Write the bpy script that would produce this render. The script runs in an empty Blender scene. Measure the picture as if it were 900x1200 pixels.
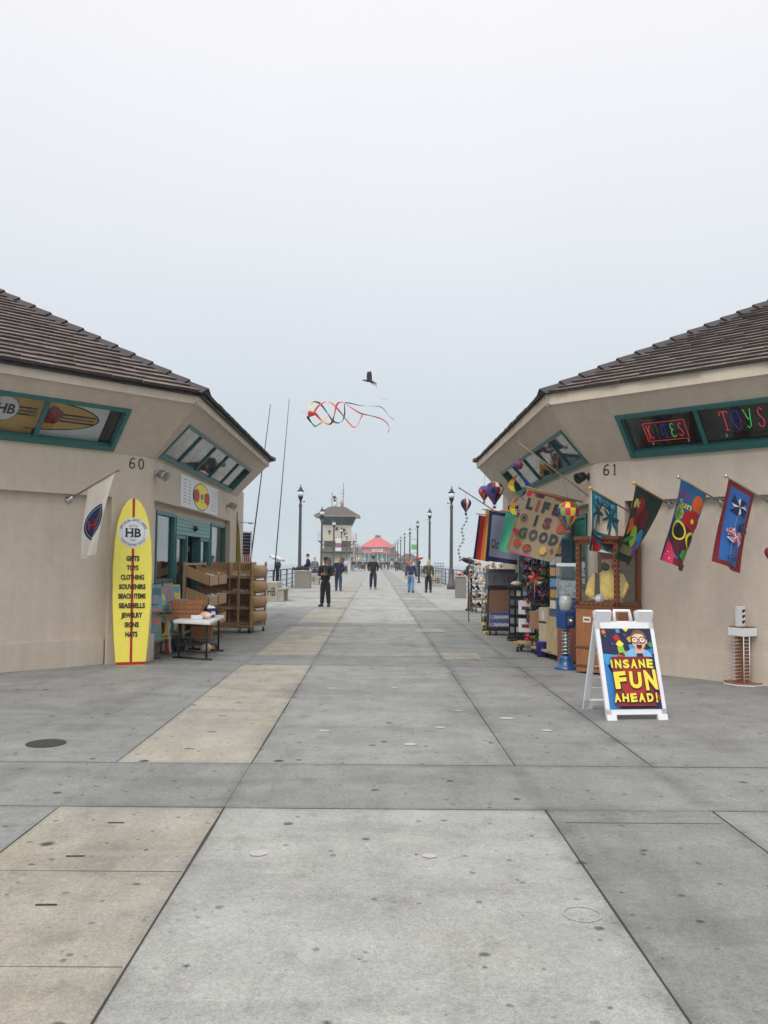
import bpy, bmesh, math, random
from mathutils import Vector, Matrix
from mathutils.geometry import tessellate_polygon
R=math.radians
rnd=random.Random(7)
sc=bpy.context.scene
col=sc.collection
# ---------------------------------------------------------------- camera
FPX=1005.0; EYE=Vector((0,0,1.55))
def cam_axes():
    roll=R(0.6); vx,vy=-10.0,-57.5
    c,s=math.cos(roll),math.sin(roll)
    ux,uy=vx*c-vy*s, vx*s+vy*c
    pitch=math.atan2(-uy,FPX); yaw=math.atan2(-ux,math.hypot(FPX,uy))
    F=Vector((math.sin(yaw)*math.cos(pitch),math.cos(yaw)*math.cos(pitch),math.sin(pitch)))
    R0=Vector((math.cos(yaw),-math.sin(yaw),0)); U0=R0.cross(F)
    return F, R0*c+U0*s, U0*c-R0*s
CF,CR,CU=cam_axes()
cd=bpy.data.cameras.new('camera'); cam=bpy.data.objects.new('camera',cd); col.objects.link(cam)
cd.sensor_fit='VERTICAL'; cd.sensor_height=24; cd.sensor_width=18; cd.lens=24*FPX/1200
cd.clip_start=0.05; cd.clip_end=6000
m=Matrix.Identity(4)
for i in range(3):
    m[i][0]=CR[i]; m[i][1]=CU[i]; m[i][2]=-CF[i]; m[i][3]=EYE[i]
cam.matrix_world=m
sc.camera=cam
# ---------------------------------------------------------------- world, sun, exposure
w=bpy.data.worlds.new('World'); sc.world=w; w.use_nodes=True
nt=w.node_tree; nt.nodes.clear()
out=nt.nodes.new('ShaderNodeOutputWorld')
sky=nt.nodes.new('ShaderNodeTexSky'); sky.sky_type='NISHITA'; sky.sun_disc=False
SUN_EL,SUN_AZ=R(52),R(200)
sky.sun_elevation=SUN_EL; sky.sun_rotation=SUN_AZ; sky.dust_density=4; sky.air_density=1
b1=nt.nodes.new('ShaderNodeBackground'); b1.inputs[1].default_value=0.07
nt.links.new(sky.outputs[0],b1.inputs[0])
tc=nt.nodes.new('ShaderNodeTexCoord'); sp=nt.nodes.new('ShaderNodeSeparateXYZ')
nt.links.new(tc.outputs['Generated'],sp.inputs[0])
cr=nt.nodes.new('ShaderNodeValToRGB')
el=cr.color_ramp.elements
el[0].position=0.0; el[0].color=(.63,.73,.795,1)
el[1].position=1.0; el[1].color=(1.75,1.75,1.76,1)
for p,c in ((.06,(.645,.735,.80,1)),(.17,(.715,.785,.85,1)),(.32,(.86,.893,.95,1)),(.52,(1.0,1.0,1.035,1)),(.62,(1.05,1.05,1.08,1))):
    e=el.new(p); e.color=c
nt.links.new(sp.outputs['Z'],cr.inputs[0])
# low, soft cloud mottling of the fog layer
nz=nt.nodes.new('ShaderNodeTexNoise'); nz.inputs['Scale'].default_value=1.6; nz.inputs['Detail'].default_value=4
nt.links.new(tc.outputs['Generated'],nz.inputs['Vector'])
mr=nt.nodes.new('ShaderNodeMapRange'); mr.inputs[3].default_value=.94; mr.inputs[4].default_value=1.06
nt.links.new(nz.outputs[0],mr.inputs[0])
b2=nt.nodes.new('ShaderNodeBackground')
nt.links.new(cr.outputs[0],b2.inputs[0]); nt.links.new(mr.outputs[0],b2.inputs[1])
mx=nt.nodes.new('ShaderNodeMixShader'); mx.inputs[0].default_value=.90
nt.links.new(b1.outputs[0],mx.inputs[1]); nt.links.new(b2.outputs[0],mx.inputs[2]); nt.links.new(mx.outputs[0],out.inputs[0])
sl=bpy.data.lights.new('sun','SUN'); sl.energy=1.5; sl.angle=R(30); sl.color=(1,.965,.92)
so=bpy.data.objects.new('sun',sl); col.objects.link(so)
sd=Vector((math.sin(SUN_AZ)*math.cos(SUN_EL),math.cos(SUN_AZ)*math.cos(SUN_EL),math.sin(SUN_EL)))
so.rotation_euler=sd.to_track_quat('Z','Y').to_euler(); so.location=(0,0,60)
sc.view_settings.view_transform='Standard'; sc.view_settings.look='None'
sc.view_settings.exposure=0.0; sc.view_settings.gamma=1; sc.view_settings.use_curve_mapping=False
HAZE=0.0006
sc.cycles.volume_bounces=1; sc.cycles.transparent_max_bounces=12; sc.cycles.max_bounces=6
# ---------------------------------------------------------------- pixel helpers (photo pixels -> points at real distances)
def ray(x,y): return CF+CR*((x-450)/FPX)-CU*((y-600)/FPX)
def onz(x,y,z=0.0):
    r=ray(x,y); return EYE+r*((z-EYE.z)/r.z)
def onY(x,y,Y):
    r=ray(x,y); return EYE+r*(Y/r.y)
def onX(x,y,X):
    r=ray(x,y); return EYE+r*(X/r.x)
def onpl(x,y,n,p):
    r=ray(x,y); return EYE+r*((p-EYE).dot(n)/r.dot(n))
# ---------------------------------------------------------------- materials
MATS={}
def S(h):  # sRGB 0-255 -> linear
    return tuple(((c/255)/12.92 if c/255<=.04045 else ((c/255+.055)/1.055)**2.4) for c in h)
def mat(name,rgb,rough=.6,metal=0.0,var=.12,scale=8.0,bump=0.0,bscale=60.0,spec=.5,emit=None,estr=1.0,coat=0.0,stretch=None,rand=0.0):
    if name in MATS: return MATS[name]
    m=bpy.data.materials.new(name); m.use_nodes=True; n=m.node_tree; b=n.nodes['Principled BSDF']
    b.inputs['Roughness'].default_value=rough; b.inputs['Metallic'].default_value=metal
    b.inputs['Specular IOR Level'].default_value=spec; b.inputs['Coat Weight'].default_value=coat
    t=n.nodes.new('ShaderNodeTexCoord'); mp=n.nodes.new('ShaderNodeMapping')
    n.links.new(t.outputs['Object'],mp.inputs[0])
    if stretch: mp.inputs['Scale'].default_value=stretch
    a=n.nodes.new('ShaderNodeTexNoise'); a.inputs['Scale'].default_value=scale; a.inputs['Detail'].default_value=5; a.inputs['Roughness'].default_value=.6
    n.links.new(mp.outputs[0],a.inputs['Vector'])
    r=n.nodes.new('ShaderNodeMapRange'); r.inputs[1].default_value=.25; r.inputs[2].default_value=.75
    r.inputs[3].default_value=1-var; r.inputs[4].default_value=1+var
    n.links.new(a.outputs[0],r.inputs[0])
    h=n.nodes.new('ShaderNodeVectorMath'); h.operation='SCALE'; h.inputs[0].default_value=rgb[:3]
    val=r.outputs[0]
    if rand:
        oi=n.nodes.new('ShaderNodeObjectInfo'); rr=n.nodes.new('ShaderNodeMapRange'); rr.inputs[3].default_value=1-rand; rr.inputs[4].default_value=1+rand
        n.links.new(oi.outputs['Random'],rr.inputs[0]); mm=n.nodes.new('ShaderNodeMath'); mm.operation='MULTIPLY'
        n.links.new(val,mm.inputs[0]); n.links.new(rr.outputs[0],mm.inputs[1]); val=mm.outputs[0]
    n.links.new(val,h.inputs['Scale']); n.links.new(h.outputs[0],b.inputs['Base Color'])
    if emit:
        b.inputs['Emission Color'].default_value=(*emit,1); b.inputs['Emission Strength'].default_value=estr
    if bump:
        a2=n.nodes.new('ShaderNodeTexNoise'); a2.inputs['Scale'].default_value=bscale; a2.inputs['Detail'].default_value=4
        n.links.new(mp.outputs[0],a2.inputs['Vector'])
        bp=n.nodes.new('ShaderNodeBump'); bp.inputs['Strength'].default_value=bump; bp.inputs['Distance'].default_value=.01
        n.links.new(a2.outputs[0],bp.inputs['Height']); n.links.new(bp.outputs[0],b.inputs['Normal'])
    MATS[name]=m; return m
def col8(name,h,**k): return mat(name,S(h),**k)
def concrete(name,rgb,var=.13,spot=1.0,mott=1.0):
    m=bpy.data.materials.new(name); m.use_nodes=True; n=m.node_tree; L=n.links; N=n.nodes
    b=N['Principled BSDF']; b.inputs['Specular IOR Level'].default_value=.3
    t=N.new('ShaderNodeTexCoord')
    def noise(sc_,det,lo,hi,a,b_,st=None,w=None):
        v=t.outputs['Object']
        if st:
            mp=N.new('ShaderNodeMapping'); mp.inputs['Scale'].default_value=st; L.new(v,mp.inputs[0]); v=mp.outputs[0]
        q=N.new('ShaderNodeTexNoise'); q.inputs['Scale'].default_value=sc_; q.inputs['Detail'].default_value=det; q.inputs['Roughness'].default_value=.62
        L.new(v,q.inputs['Vector']); r=N.new('ShaderNodeMapRange'); r.inputs[1].default_value=lo; r.inputs[2].default_value=hi; r.inputs[3].default_value=a; r.inputs[4].default_value=b_
        L.new(q.outputs[0],r.inputs[0]); return r.outputs[0]
    def mul(x,y):
        q=N.new('ShaderNodeMath'); q.operation='MULTIPLY'; L.new(x,q.inputs[0]); L.new(y,q.inputs[1]); return q.outputs[0]
    v=mul(noise(.55,6,.3,.7,1-var,1+var),noise(2.6,8,.3,.7,1-var*mott,1+var*mott))
    v=mul(v,noise(30,4,.25,.75,.87,1.13)); v=mul(v,noise(120,3,.25,.75,.74,1.26))
    v=mul(v,noise(1.0,6,.50,.72,1.0,.74,st=(1.6,.35,1))); v=mul(v,noise(.9,7,.52,.62,1.0,.86,st=(.5,1.7,1)))      # long drag stains
    def spots(scale,thr,dark,seed):
        vo=N.new('ShaderNodeTexVoronoi'); vo.voronoi_dimensions='2D'; vo.inputs['Scale'].default_value=scale; vo.inputs['Randomness'].default_value=1
        mp=N.new('ShaderNodeMapping'); mp.inputs['Location'].default_value=(seed,seed*2,0); L.new(t.outputs['Object'],mp.inputs[0])
        nn=N.new('ShaderNodeTexNoise'); nn.inputs['Scale'].default_value=25; L.new(mp.outputs[0],nn.inputs['Vector'])
        ad=N.new('ShaderNodeVectorMath'); ad.operation='MULTIPLY_ADD'; ad.inputs[1].default_value=(.03,.03,0); L.new(nn.outputs['Color'],ad.inputs[0]); L.new(mp.outputs[0],ad.inputs[2])
        L.new(ad.outputs[0],vo.inputs['Vector'])
        sx=N.new('ShaderNodeSeparateColor'); L.new(vo.outputs['Color'],sx.inputs[0])
        g=N.new('ShaderNodeMapRange'); g.inputs[1].default_value=.30; g.inputs[2].default_value=1.05; g.inputs[3].default_value=0; g.inputs[4].default_value=thr; L.new(sx.outputs[0],g.inputs[0])
        d=N.new('ShaderNodeMath'); d.operation='SUBTRACT'; L.new(vo.outputs['Distance'],d.inputs[0]); L.new(g.outputs[0],d.inputs[1])
        e=N.new('ShaderNodeMapRange'); e.inputs[1].default_value=-.012; e.inputs[2].default_value=.012; e.inputs[3].default_value=dark; e.inputs[4].default_value=1; L.new(d.outputs[0],e.inputs[0])
        return e.outputs[0]
    if spot:
        v=mul(v,spots(1.9,.062,.36,3.1)); v=mul(v,spots(4.2,.085,.54,9.7)); v=mul(v,spots(1.0,.040,.20,1.7)); v=mul(v,spots(7.5,.10,.80,5.2)); v=mul(v,noise(5,8,.56,.66,1.0,.86,st=(1,.8,1)))
    # grime that has collected along the open joints
    if spot:
        sx=N.new('ShaderNodeSeparateXYZ'); L.new(t.outputs['Object'],sx.inputs[0]); gn=noise(3.5,6,.3,.72,.0,1.0)
        for ax_,c_,w_,d_ in (('X',-.925,.10,.30),('X',1.08,.12,.34),('X',2.13,.12,.28),('X',-1.95,.06,.18),('Y',5.46,.09,.26),('Y',6.62,.12,.26),('Y',12.8,.2,.2),('Y',14.04,.2,.2)):
            a_=N.new('ShaderNodeMath'); a_.operation='SUBTRACT'; L.new(sx.outputs[ax_],a_.inputs[0]); a_.inputs[1].default_value=c_
            b_=N.new('ShaderNodeMath'); b_.operation='ABSOLUTE'; L.new(a_.outputs[0],b_.inputs[0])
            m_=N.new('ShaderNodeMapRange'); m_.interpolation_type='SMOOTHSTEP'; m_.inputs[2].default_value=w_; m_.inputs[3].default_value=d_; m_.inputs[4].default_value=0; L.new(b_.outputs[0],m_.inputs[0])
            k_=mul(m_.outputs[0],gn); s_=N.new('ShaderNodeMath'); s_.operation='SUBTRACT'; s_.inputs[0].default_value=1; L.new(k_,s_.inputs[1]); v=mul(v,s_.outputs[0])
    h=N.new('ShaderNodeVectorMath'); h.operation='SCALE'; h.inputs[0].default_value=rgb; L.new(v,h.inputs['Scale']); 
    hs=N.new('ShaderNodeHueSaturation'); L.new(h.outputs[0],hs.inputs['Color']); L.new(noise(.8,4,.3,.7,.6,1.5),hs.inputs['Saturation'])
    L.new(hs.outputs[0],b.inputs['Base Color'])
    L.new(noise(1.7,5,.3,.7,.62,.9),b.inputs['Roughness'])
    q=N.new('ShaderNodeTexNoise'); q.inputs['Scale'].default_value=120; q.inputs['Detail'].default_value=5; L.new(t.outputs['Object'],q.inputs['Vector'])
    bp=N.new('ShaderNodeBump'); bp.inputs['Strength'].default_value=.35; bp.inputs['Distance'].default_value=.006; L.new(q.outputs[0],bp.inputs['Height']); L.new(bp.outputs[0],b.inputs['Normal'])
    return m
def stucco_mat(name,rgb):
    m=bpy.data.materials.new(name); m.use_nodes=True; n=m.node_tree; L=n.links; N=n.nodes
    b=N['Principled BSDF']; b.inputs['Roughness'].default_value=.88; b.inputs['Specular IOR Level'].default_value=.2
    t=N.new('ShaderNodeTexCoord'); acc=None
    for sc_,lo,hi,st in ((.6,.95,1.05,(1,1,1)),(3.2,.97,1.03,(1,1,1)),(1.3,.94,1.03,(5,5,.3)),(45,.95,1.05,(1,1,1)),(9,.97,1.03,(1,1,1))):
        mp=N.new('ShaderNodeMapping'); mp.inputs['Scale'].default_value=st; L.new(t.outputs['Object'],mp.inputs[0])
        q=N.new('ShaderNodeTexNoise'); q.inputs['Scale'].default_value=sc_; q.inputs['Detail'].default_value=6; L.new(mp.outputs[0],q.inputs['Vector'])
        r=N.new('ShaderNodeMapRange'); r.inputs[1].default_value=.3; r.inputs[2].default_value=.7; r.inputs[3].default_value=lo; r.inputs[4].default_value=hi; L.new(q.outputs[0],r.inputs[0])
        if acc is None: acc=r.outputs[0]
        else:
            k=N.new('ShaderNodeMath'); k.operation='MULTIPLY'; L.new(acc,k.inputs[0]); L.new(r.outputs[0],k.inputs[1]); acc=k.outputs[0]
    h=N.new('ShaderNodeVectorMath'); h.operation='SCALE'; h.inputs[0].default_value=rgb; L.new(acc,h.inputs['Scale']); L.new(h.outputs[0],b.inputs['Base Color'])
    q=N.new('ShaderNodeTexNoise'); q.inputs['Scale'].default_value=90; q.inputs['Detail'].default_value=6; L.new(t.outputs['Object'],q.inputs['Vector'])
    bp=N.new('ShaderNodeBump'); bp.inputs['Strength'].default_value=.55; bp.inputs['Distance'].default_value=.008; L.new(q.outputs[0],bp.inputs['Height']); L.new(bp.outputs[0],b.inputs['Normal'])
    return m
def clear_glass(name,tint=(.85,.9,.9),refl=1.45):
    m=bpy.data.materials.new(name); m.use_nodes=True; n=m.node_tree; L=n.links; N=n.nodes; N.clear()
    o=N.new('ShaderNodeOutputMaterial'); tr=N.new('ShaderNodeBsdfTransparent'); tr.inputs[0].default_value=(*tint,1)
    gl=N.new('ShaderNodeBsdfGlossy'); gl.inputs['Roughness'].default_value=.03; lw=N.new('ShaderNodeLayerWeight'); lw.inputs[0].default_value=.5; pw=N.new('ShaderNodeMath'); pw.operation='POWER'; pw.inputs[1].default_value=3.2; L.new(lw.outputs['Facing'],pw.inputs[0])
    fr=N.new('ShaderNodeMapRange'); fr.inputs[3].default_value=((refl-1)/(refl+1))**2; fr.inputs[4].default_value=.85; L.new(pw.outputs[0],fr.inputs[0])
    mx=N.new('ShaderNodeMixShader'); L.new(fr.outputs[0],mx.inputs[0]); L.new(tr.outputs[0],mx.inputs[1]); L.new(gl.outputs[0],mx.inputs[2]); L.new(mx.outputs[0],o.inputs[0])
    return m
# ---------------------------------------------------------------- mesh builder
class Frame:
    def __init__(s,o,U,V,N=None):
        s.o=Vector(o); s.U=Vector(U).normalized(); s.V=Vector(V).normalized(); s.N=Vector(N).normalized() if N else s.U.cross(s.V).normalized()
    def p(s,u,v,n=0.0): return s.o+s.U*u+s.V*v+s.N*n
WORLD=Frame((0,0,0),(1,0,0),(0,0,1),(0,-1,0))   # u=x, v=z, n=-y
def zrot(o,a):  # frame standing at o; u to the right as seen from the front, n = outward front; a=0 faces -Y
    c,s=math.cos(a),math.sin(a); return Frame(o,(c,s,0),(0,0,1),(s,-c,0))
class MB:
    def __init__(s): s.v=[]; s.f=[]; s.m=[]; s.sm=[]; s.mats=[]
    def mi(s,m):
        if m not in s.mats: s.mats.append(m)
        return s.mats.index(m)
    def face(s,pts,m,smooth=False):
        b=len(s.v); s.v+= [Vector(p) for p in pts]; s.f.append(tuple(range(b,b+len(pts)))); s.m.append(s.mi(m)); s.sm.append(smooth)
    def idx(s,vs,fs,m,smooth=False):
        b=len(s.v); s.v+=[Vector(p) for p in vs]
        k=s.mi(m)
        for f in fs: s.f.append(tuple(i+b for i in f)); s.m.append(k); s.sm.append(smooth)
    def box(s,fr,u0,u1,v0,v1,n0,n1,m):
        P=[fr.p(u,v,n) for n in (n0,n1) for v in (v0,v1) for u in (u0,u1)]
        s.idx(P,[(0,2,3,1),(4,5,7,6),(0,1,5,4),(2,6,7,3),(0,4,6,2),(1,3,7,5)],m)
    def hexa(s,P,m): s.idx(P,[(0,2,3,1),(4,5,7,6),(0,1,5,4),(2,6,7,3),(0,4,6,2),(1,3,7,5)],m)
    def bar(s,a,b,w,h,m,up=(0,0,1)):
        a,b=Vector(a),Vector(b); d=(b-a).normalized(); up=Vector(up)
        if abs(d.dot(up))>.98: up=Vector((0,1,0))
        x=d.cross(up).normalized(); y=x.cross(d).normalized()
        P=[q+x*i*w/2+y*j*h/2 for q in (a,b) for j in (-1,1) for i in (-1,1)]
        s.hexa(P,m)
    def tube(s,pts,r,m,n=8,caps=True):
        pts=[Vector(p) for p in pts]; rs=r if isinstance(r,(list,tuple)) else [r]*len(pts)
        vs=[];fs=[];prev=None
        for i,p in enumerate(pts):
            d=(pts[min(i+1,len(pts)-1)]-pts[max(i-1,0)])
            if d.length<1e-9: d=Vector((0,0,1))
            d.normalize()
            if prev is None:
                a=Vector((0,0,1)) if abs(d.z)<.9 else Vector((1,0,0)); x=d.cross(a).normalized()
            else: x=(prev-d*prev.dot(d)).normalized()
            prev=x; y=d.cross(x)
            for k in range(n):
                t=2*math.pi*k/n; vs.append(p+x*math.cos(t)*rs[i]+y*math.sin(t)*rs[i])
        for i in range(len(pts)-1):
            for k in range(n):
                fs.append((i*n+k,i*n+(k+1)%n,(i+1)*n+(k+1)%n,(i+1)*n+k))
        s.idx(vs,fs,m,True)
        if caps:
            s.face([vs[k] for k in range(n)][::-1],m); s.face([vs[(len(pts)-1)*n+k] for k in range(n)],m)
    def lathe(s,o,prof,m,n=16,axis=(0,0,1),smooth=True,segmats=None):
        ax=Vector(axis).normalized(); a=Vector((1,0,0)) if abs(ax.x)<.9 else Vector((0,1,0)); x=ax.cross(a).normalized(); y=ax.cross(x)
        o=Vector(o); vs=[]
        for r,z in prof:
            for k in range(n):
                t=2*math.pi*k/n; vs.append(o+ax*z+(x*math.cos(t)+y*math.sin(t))*max(r,1e-4))
        b=len(s.v); s.v+=vs
        for i in range(len(prof)-1):
            for k in range(n):
                s.f.append((b+i*n+k,b+i*n+(k+1)%n,b+(i+1)*n+(k+1)%n,b+(i+1)*n+k)); s.sm.append(smooth)
                s.m.append(s.mi(segmats(i,k) if segmats else m))
        s.face([vs[k] for k in range(n)][::-1],m); s.face(vs[-n:],m)
    def ball(s,o,r,m,n=12,sq=(1,1,1)):
        o=Vector(o); vs=[];fs=[];h=n//2
        for i in range(h+1):
            for k in range(n):
                a=math.pi*i/h; t=2*math.pi*k/n
                vs.append(o+Vector((math.sin(a)*math.cos(t)*sq[0],math.sin(a)*math.sin(t)*sq[1],math.cos(a)*sq[2]))*r)
        for i in range(h):
            for k in range(n): fs.append((i*n+k,(i+1)*n+k,(i+1)*n+(k+1)%n,i*n+(k+1)%n))
        s.idx(vs,fs,m,True)
    def prism(s,fr,poly,n0,n1,m,mside=None):   # poly (u,v) extruded along N
        tr=tessellate_polygon([[Vector((u,v,0)) for u,v in poly]])
        a=[fr.p(u,v,n0) for u,v in poly]; b=[fr.p(u,v,n1) for u,v in poly]; k=len(poly)
        s.idx(b,[tuple(t) for t in tr],m); s.idx(a,[tuple(t)[::-1] for t in tr],m)
        s.idx(a+b,[(i,(i+1)%k,k+(i+1)%k,k+i) for i in range(k)],mside or m)
    # flat artwork laid on a surface given by f(u,v,off)
    def art(s,f,tris,off,m,maxe=.25):
        def rec(t,d):
            if d<7:
                e=[(t[(i+1)%3]-t[i]).length for i in range(3)]; j=e.index(max(e))
                if e[j]>maxe:
                    mid=(t[j]+t[(j+1)%3])/2
                    rec((t[j],mid,t[(j+2)%3]),d+1); rec((mid,t[(j+1)%3],t[(j+2)%3]),d+1); return
            s.face([f(q.x,q.y,off) for q in t],m)
        for t in tris: rec(t,0)
    def build(s,name,parent=None,label=None,bevel=0,kind=None):
        me=bpy.data.meshes.new(name)
        org=parent_origin(parent) if parent else Vector((0,0,0))
        me.from_pydata([v-org for v in s.v],[],s.f)
        for m in s.mats: me.materials.append(m)
        me.polygons.foreach_set('material_index',s.m); me.polygons.foreach_set('use_smooth',s.sm)
        me.update()
        bm=bmesh.new(); bm.from_mesh(me); bmesh.ops.remove_doubles(bm,verts=bm.verts,dist=1e-5); bmesh.ops.recalc_face_normals(bm,faces=bm.faces) if getattr(s,'recalc',True) else None; bm.to_mesh(me); bm.free()
        o=bpy.data.objects.new(name,me); col.objects.link(o)
        if parent: o.parent=parent
        ORG[o.name]=org
        if bevel:
            md=o.modifiers.new('bevel','BEVEL'); md.width=bevel; md.segments=2; md.limit_method='ANGLE'; md.angle_limit=R(40)
        if label: o['label']=label
        if kind: o['kind']=kind
        return o
ORG={}
def parent_origin(p):
    return ORG.get(p.name,Vector((0,0,0)))
def thing(name,loc,label,cat,group=None,kind=None):
    o=bpy.data.objects.new(name,None); col.objects.link(o); o.location=loc; o.empty_display_size=.1
    ORG[o.name]=Vector(loc)
    if label: o['label']=label
    if cat: o['category']=cat
    if group: o['group']=group
    if kind: o['kind']=kind
    return o
def sub(o,parent):    # register a mesh part as parent of sub-parts (its own origin = its thing's origin)
    ORG[o.name]=parent_origin(parent); return o
class SubP: pass
def tag(o,label,cat,group=None):
    o['label']=label; o['category']=cat
    if group: o['group']=group
    return o
def single(mb,name,loc,label,cat,group=None,bevel=0):   # one-mesh thing with its origin at loc
    loc=Vector(loc); mb.v=[v-loc for v in mb.v]; o=mb.build(name,None,bevel=bevel); o.location=loc; ORG[o.name]=loc.copy(); return tag(o,label,cat,group)
def dup(root,loc,label=None,rz=None,group=None,scale=None):
    def cp(o,par):
        c=o.copy(); col.objects.link(c); c.parent=par
        for ch in o.children: cp(ch,c)
        return c
    r=cp(root,None); r.location=loc
    if rz is not None: r.rotation_euler=(0,0,rz)
    if label: r['label']=label
    if group: r['group']=group
    if scale: r.scale=scale
    return r
# 2-D shapes -> triangles
def tri(poly):
    P=[Vector((x,y,0)) for x,y in poly]
    return [tuple(P[i] for i in t) for t in tessellate_polygon([P])]
def rect(u0,u1,v0,v1): return tri([(u0,v0),(u1,v0),(u1,v1),(u0,v1)])
def ell(cx,cy,rx,ry,n=20,rot=0,a0=0,a1=360):
    pts=[]; full=(a1-a0>=360); N=n if full else n+1
    for k in range(N):
        t=R(a0+(a1-a0)*k/n); x,y=rx*math.cos(t),ry*math.sin(t); c,s=math.cos(R(rot)),math.sin(R(rot)); pts.append((cx+x*c-y*s,cy+x*s+y*c))
    if not full: pts.append((cx,cy))
    return tri(pts)
def ring(cx,cy,rx,ry,w,n=24):
    T=[]
    for k in range(n):
        q=[]
        for t,ww in ((k,0),(k+1,0),(k+1,w),(k,w)):
            a=2*math.pi*t/n; q.append(Vector((cx+(rx-ww)*math.cos(a),cy+(ry-ww)*math.sin(a),0)))
        T+=[(q[0],q[1],q[2]),(q[0],q[2],q[3])]
    return T
def stroke(pts,w):
    T=[]
    for a,b in zip(pts,pts[1:]):
        a=Vector((*a,0)); b=Vector((*b,0)); d=b-a
        if d.length<1e-6: continue
        d.normalize(); n=Vector((-d.y,d.x,0))*w/2; e=d*w*.3
        q=[a-n-e,b-n+e,b+n+e,a+n-e]; T+=[(q[0],q[1],q[2]),(q[0],q[2],q[3])]
    return T
def flower(cx,cy,r,petals=5,w=.5,rot=0):
    T=[]
    for k in range(petals):
        a=rot+360*k/petals; T+=ell(cx+r*.5*math.cos(R(a)),cy+r*.5*math.sin(R(a)),r*.52,r*w,12,a)
    return T
def xf(T,dx=0,dy=0,rot=0,sx=1,sy=1,shear=0):
    c,s=math.cos(R(rot)),math.sin(R(rot))
    def g(p):
        x,y=p.x*sx+p.y*shear,p.y*sy; return Vector((x*c-y*s+dx,x*s+y*c+dy,0))
    return [tuple(g(p) for p in t) for t in T]
_tc={}
def text(sx,h,bold=0.0,wid=None,space=1.0):   # triangles centred on 0,0; cap height h
    key=(sx,bold,space)
    if key not in _tc:
        cu=bpy.data.curves.new('t','FONT'); cu.body=sx; cu.size=1; cu.offset=bold; cu.resolution_u=3; cu.align_x='LEFT'; cu.space_character=space; cu.fill_mode='FRONT'
        ob=bpy.data.objects.new('t',cu); col.objects.link(ob); dg=bpy.context.evaluated_depsgraph_get(); dg.update()
        me=bpy.data.meshes.new_from_object(ob.evaluated_get(dg)); me.calc_loop_triangles()
        T=[tuple(Vector((me.vertices[i].co.x,me.vertices[i].co.y,0)) for i in t.vertices) for t in me.loop_triangles]
        bpy.data.objects.remove(ob); bpy.data.meshes.remove(me); bpy.data.curves.remove(cu)
        xs=[p.x for t in T for p in t]; ys=[p.y for t in T for p in t]
        if sx!='H' and ('H',bold,1.0) not in _tc: text('H',1,bold)
        yy=(min(ys),max(ys)) if (sx=='H' or sx in '-!') else _tc[('H',bold,1.0)][3:5]
        _tc[key]=(T,min(xs),max(xs),yy[0],yy[1])
    T,x0,x1,y0,y1=_tc[key]; k=h/max(y1-y0,.01)
    kx=k if wid is None else wid/(x1-x0)
    return [tuple(Vector(((p.x-(x0+x1)/2)*kx,(p.y-(y0+y1)/2)*k,0)) for p in t) for t in T]
def arc_text(s,cx,cy,r,h,a0,a1,bold=.01,inside=False):
    T=[]; n=len(s)
    for i,ch in enumerate(s):
        if ch==' ': continue
        a=a0+(a1-a0)*(i+.5)/n
        T+=xf(text(ch,h,bold),cx+r*math.cos(R(a)),cy+r*math.sin(R(a)),(a-90) if not inside else (a+90))
    return T
def flat(fr): return lambda u,v,o=0.0: fr.p(u,v,o)
# ---------------------------------------------------------------- shared materials
M_conc=concrete('deck_concrete',(.240,.241,.233)); M_light=concrete('pale_concrete',(.352,.350,.330)); M_tan=concrete('tan_concrete',(.345,.322,.275),var=.13)
M_mid=concrete('mid_concrete',(.272,.273,.262)); M_dk=concrete('grey_concrete',(.235,.238,.230))
M_joint=col8('joint_dirt',(58,56,52),rough=.9); M_bench=concrete('cast_concrete',(.42,.39,.33),spot=0)
M_wall=stucco_mat('taupe_stucco',(.585,.505,.415)); M_wall2=stucco_mat('fascia_paint',(.66,.57,.46))
M_teal=mat('teal_paint',(.035,.150,.145),rough=.45,var=.1); M_tealL=mat('pale_teal_paint',(.10,.30,.28),rough=.45,var=.1)
M_dark=mat('dark_interior',(.018,.017,.018),rough=.9); M_black=mat('black_paint',(.012,.012,.014),rough=.45); M_white=mat('white_plastic',(.78,.78,.78),rough=.4,var=.04)
M_metal=mat('galvanised_metal',(.42,.43,.43),rough=.4,metal=.8); M_glass=clear_glass('window_glass',(.95,.97,.96),refl=1.75); M_glassdim=clear_glass('tinted_glass',(.62,.68,.68),2.1)
M_steel=mat('brushed_steel',(.55,.56,.57),rough=.3,metal=.9)
def wood(name,rgb,st=(1,1,9),rough=.55,var=.28): return mat(name,rgb,rough=rough,var=var,scale=5,bump=.25,bscale=30,stretch=st)
M_wood=wood('shelf_wood',(.43,.26,.125),st=(9,9,1)); M_woodD=wood('cabinet_wood',(.34,.135,.055),st=(6,6,1)); M_pole=wood('pole_wood',(.32,.20,.11))
TILES=[mat('roof_tile_'+n,c,rough=.85,var=.25,scale=12,bump=.5,bscale=40) for n,c in (('brown',(.160,.122,.106)),('grey',(.180,.145,.130)),('umber',(.142,.106,.092)),('pale',(.205,.168,.150)))]
M_lip=mat('tile_edge_shade',(.060,.046,.042),rough=.8,var=.3); M_cap=mat('ridge_tile',(.052,.043,.046),rough=.7,var=.2,bump=.4); M_gutter=mat('gutter_black',(.022,.020,.024),rough=.5)  # lip colour is darkened tile brown, painting in the shadows between tile rows
def box_struct(name,x0,x1,y0,y1,z0,z1,m,kind='structure',mat_top=None):
    b=MB(); b.box(Frame((0,0,0),(1,0,0),(0,1,0)),x0,x1,y0,y1,z0,z1,m); o=b.build(name); 
    if kind: o['kind']=kind
    return o
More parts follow.
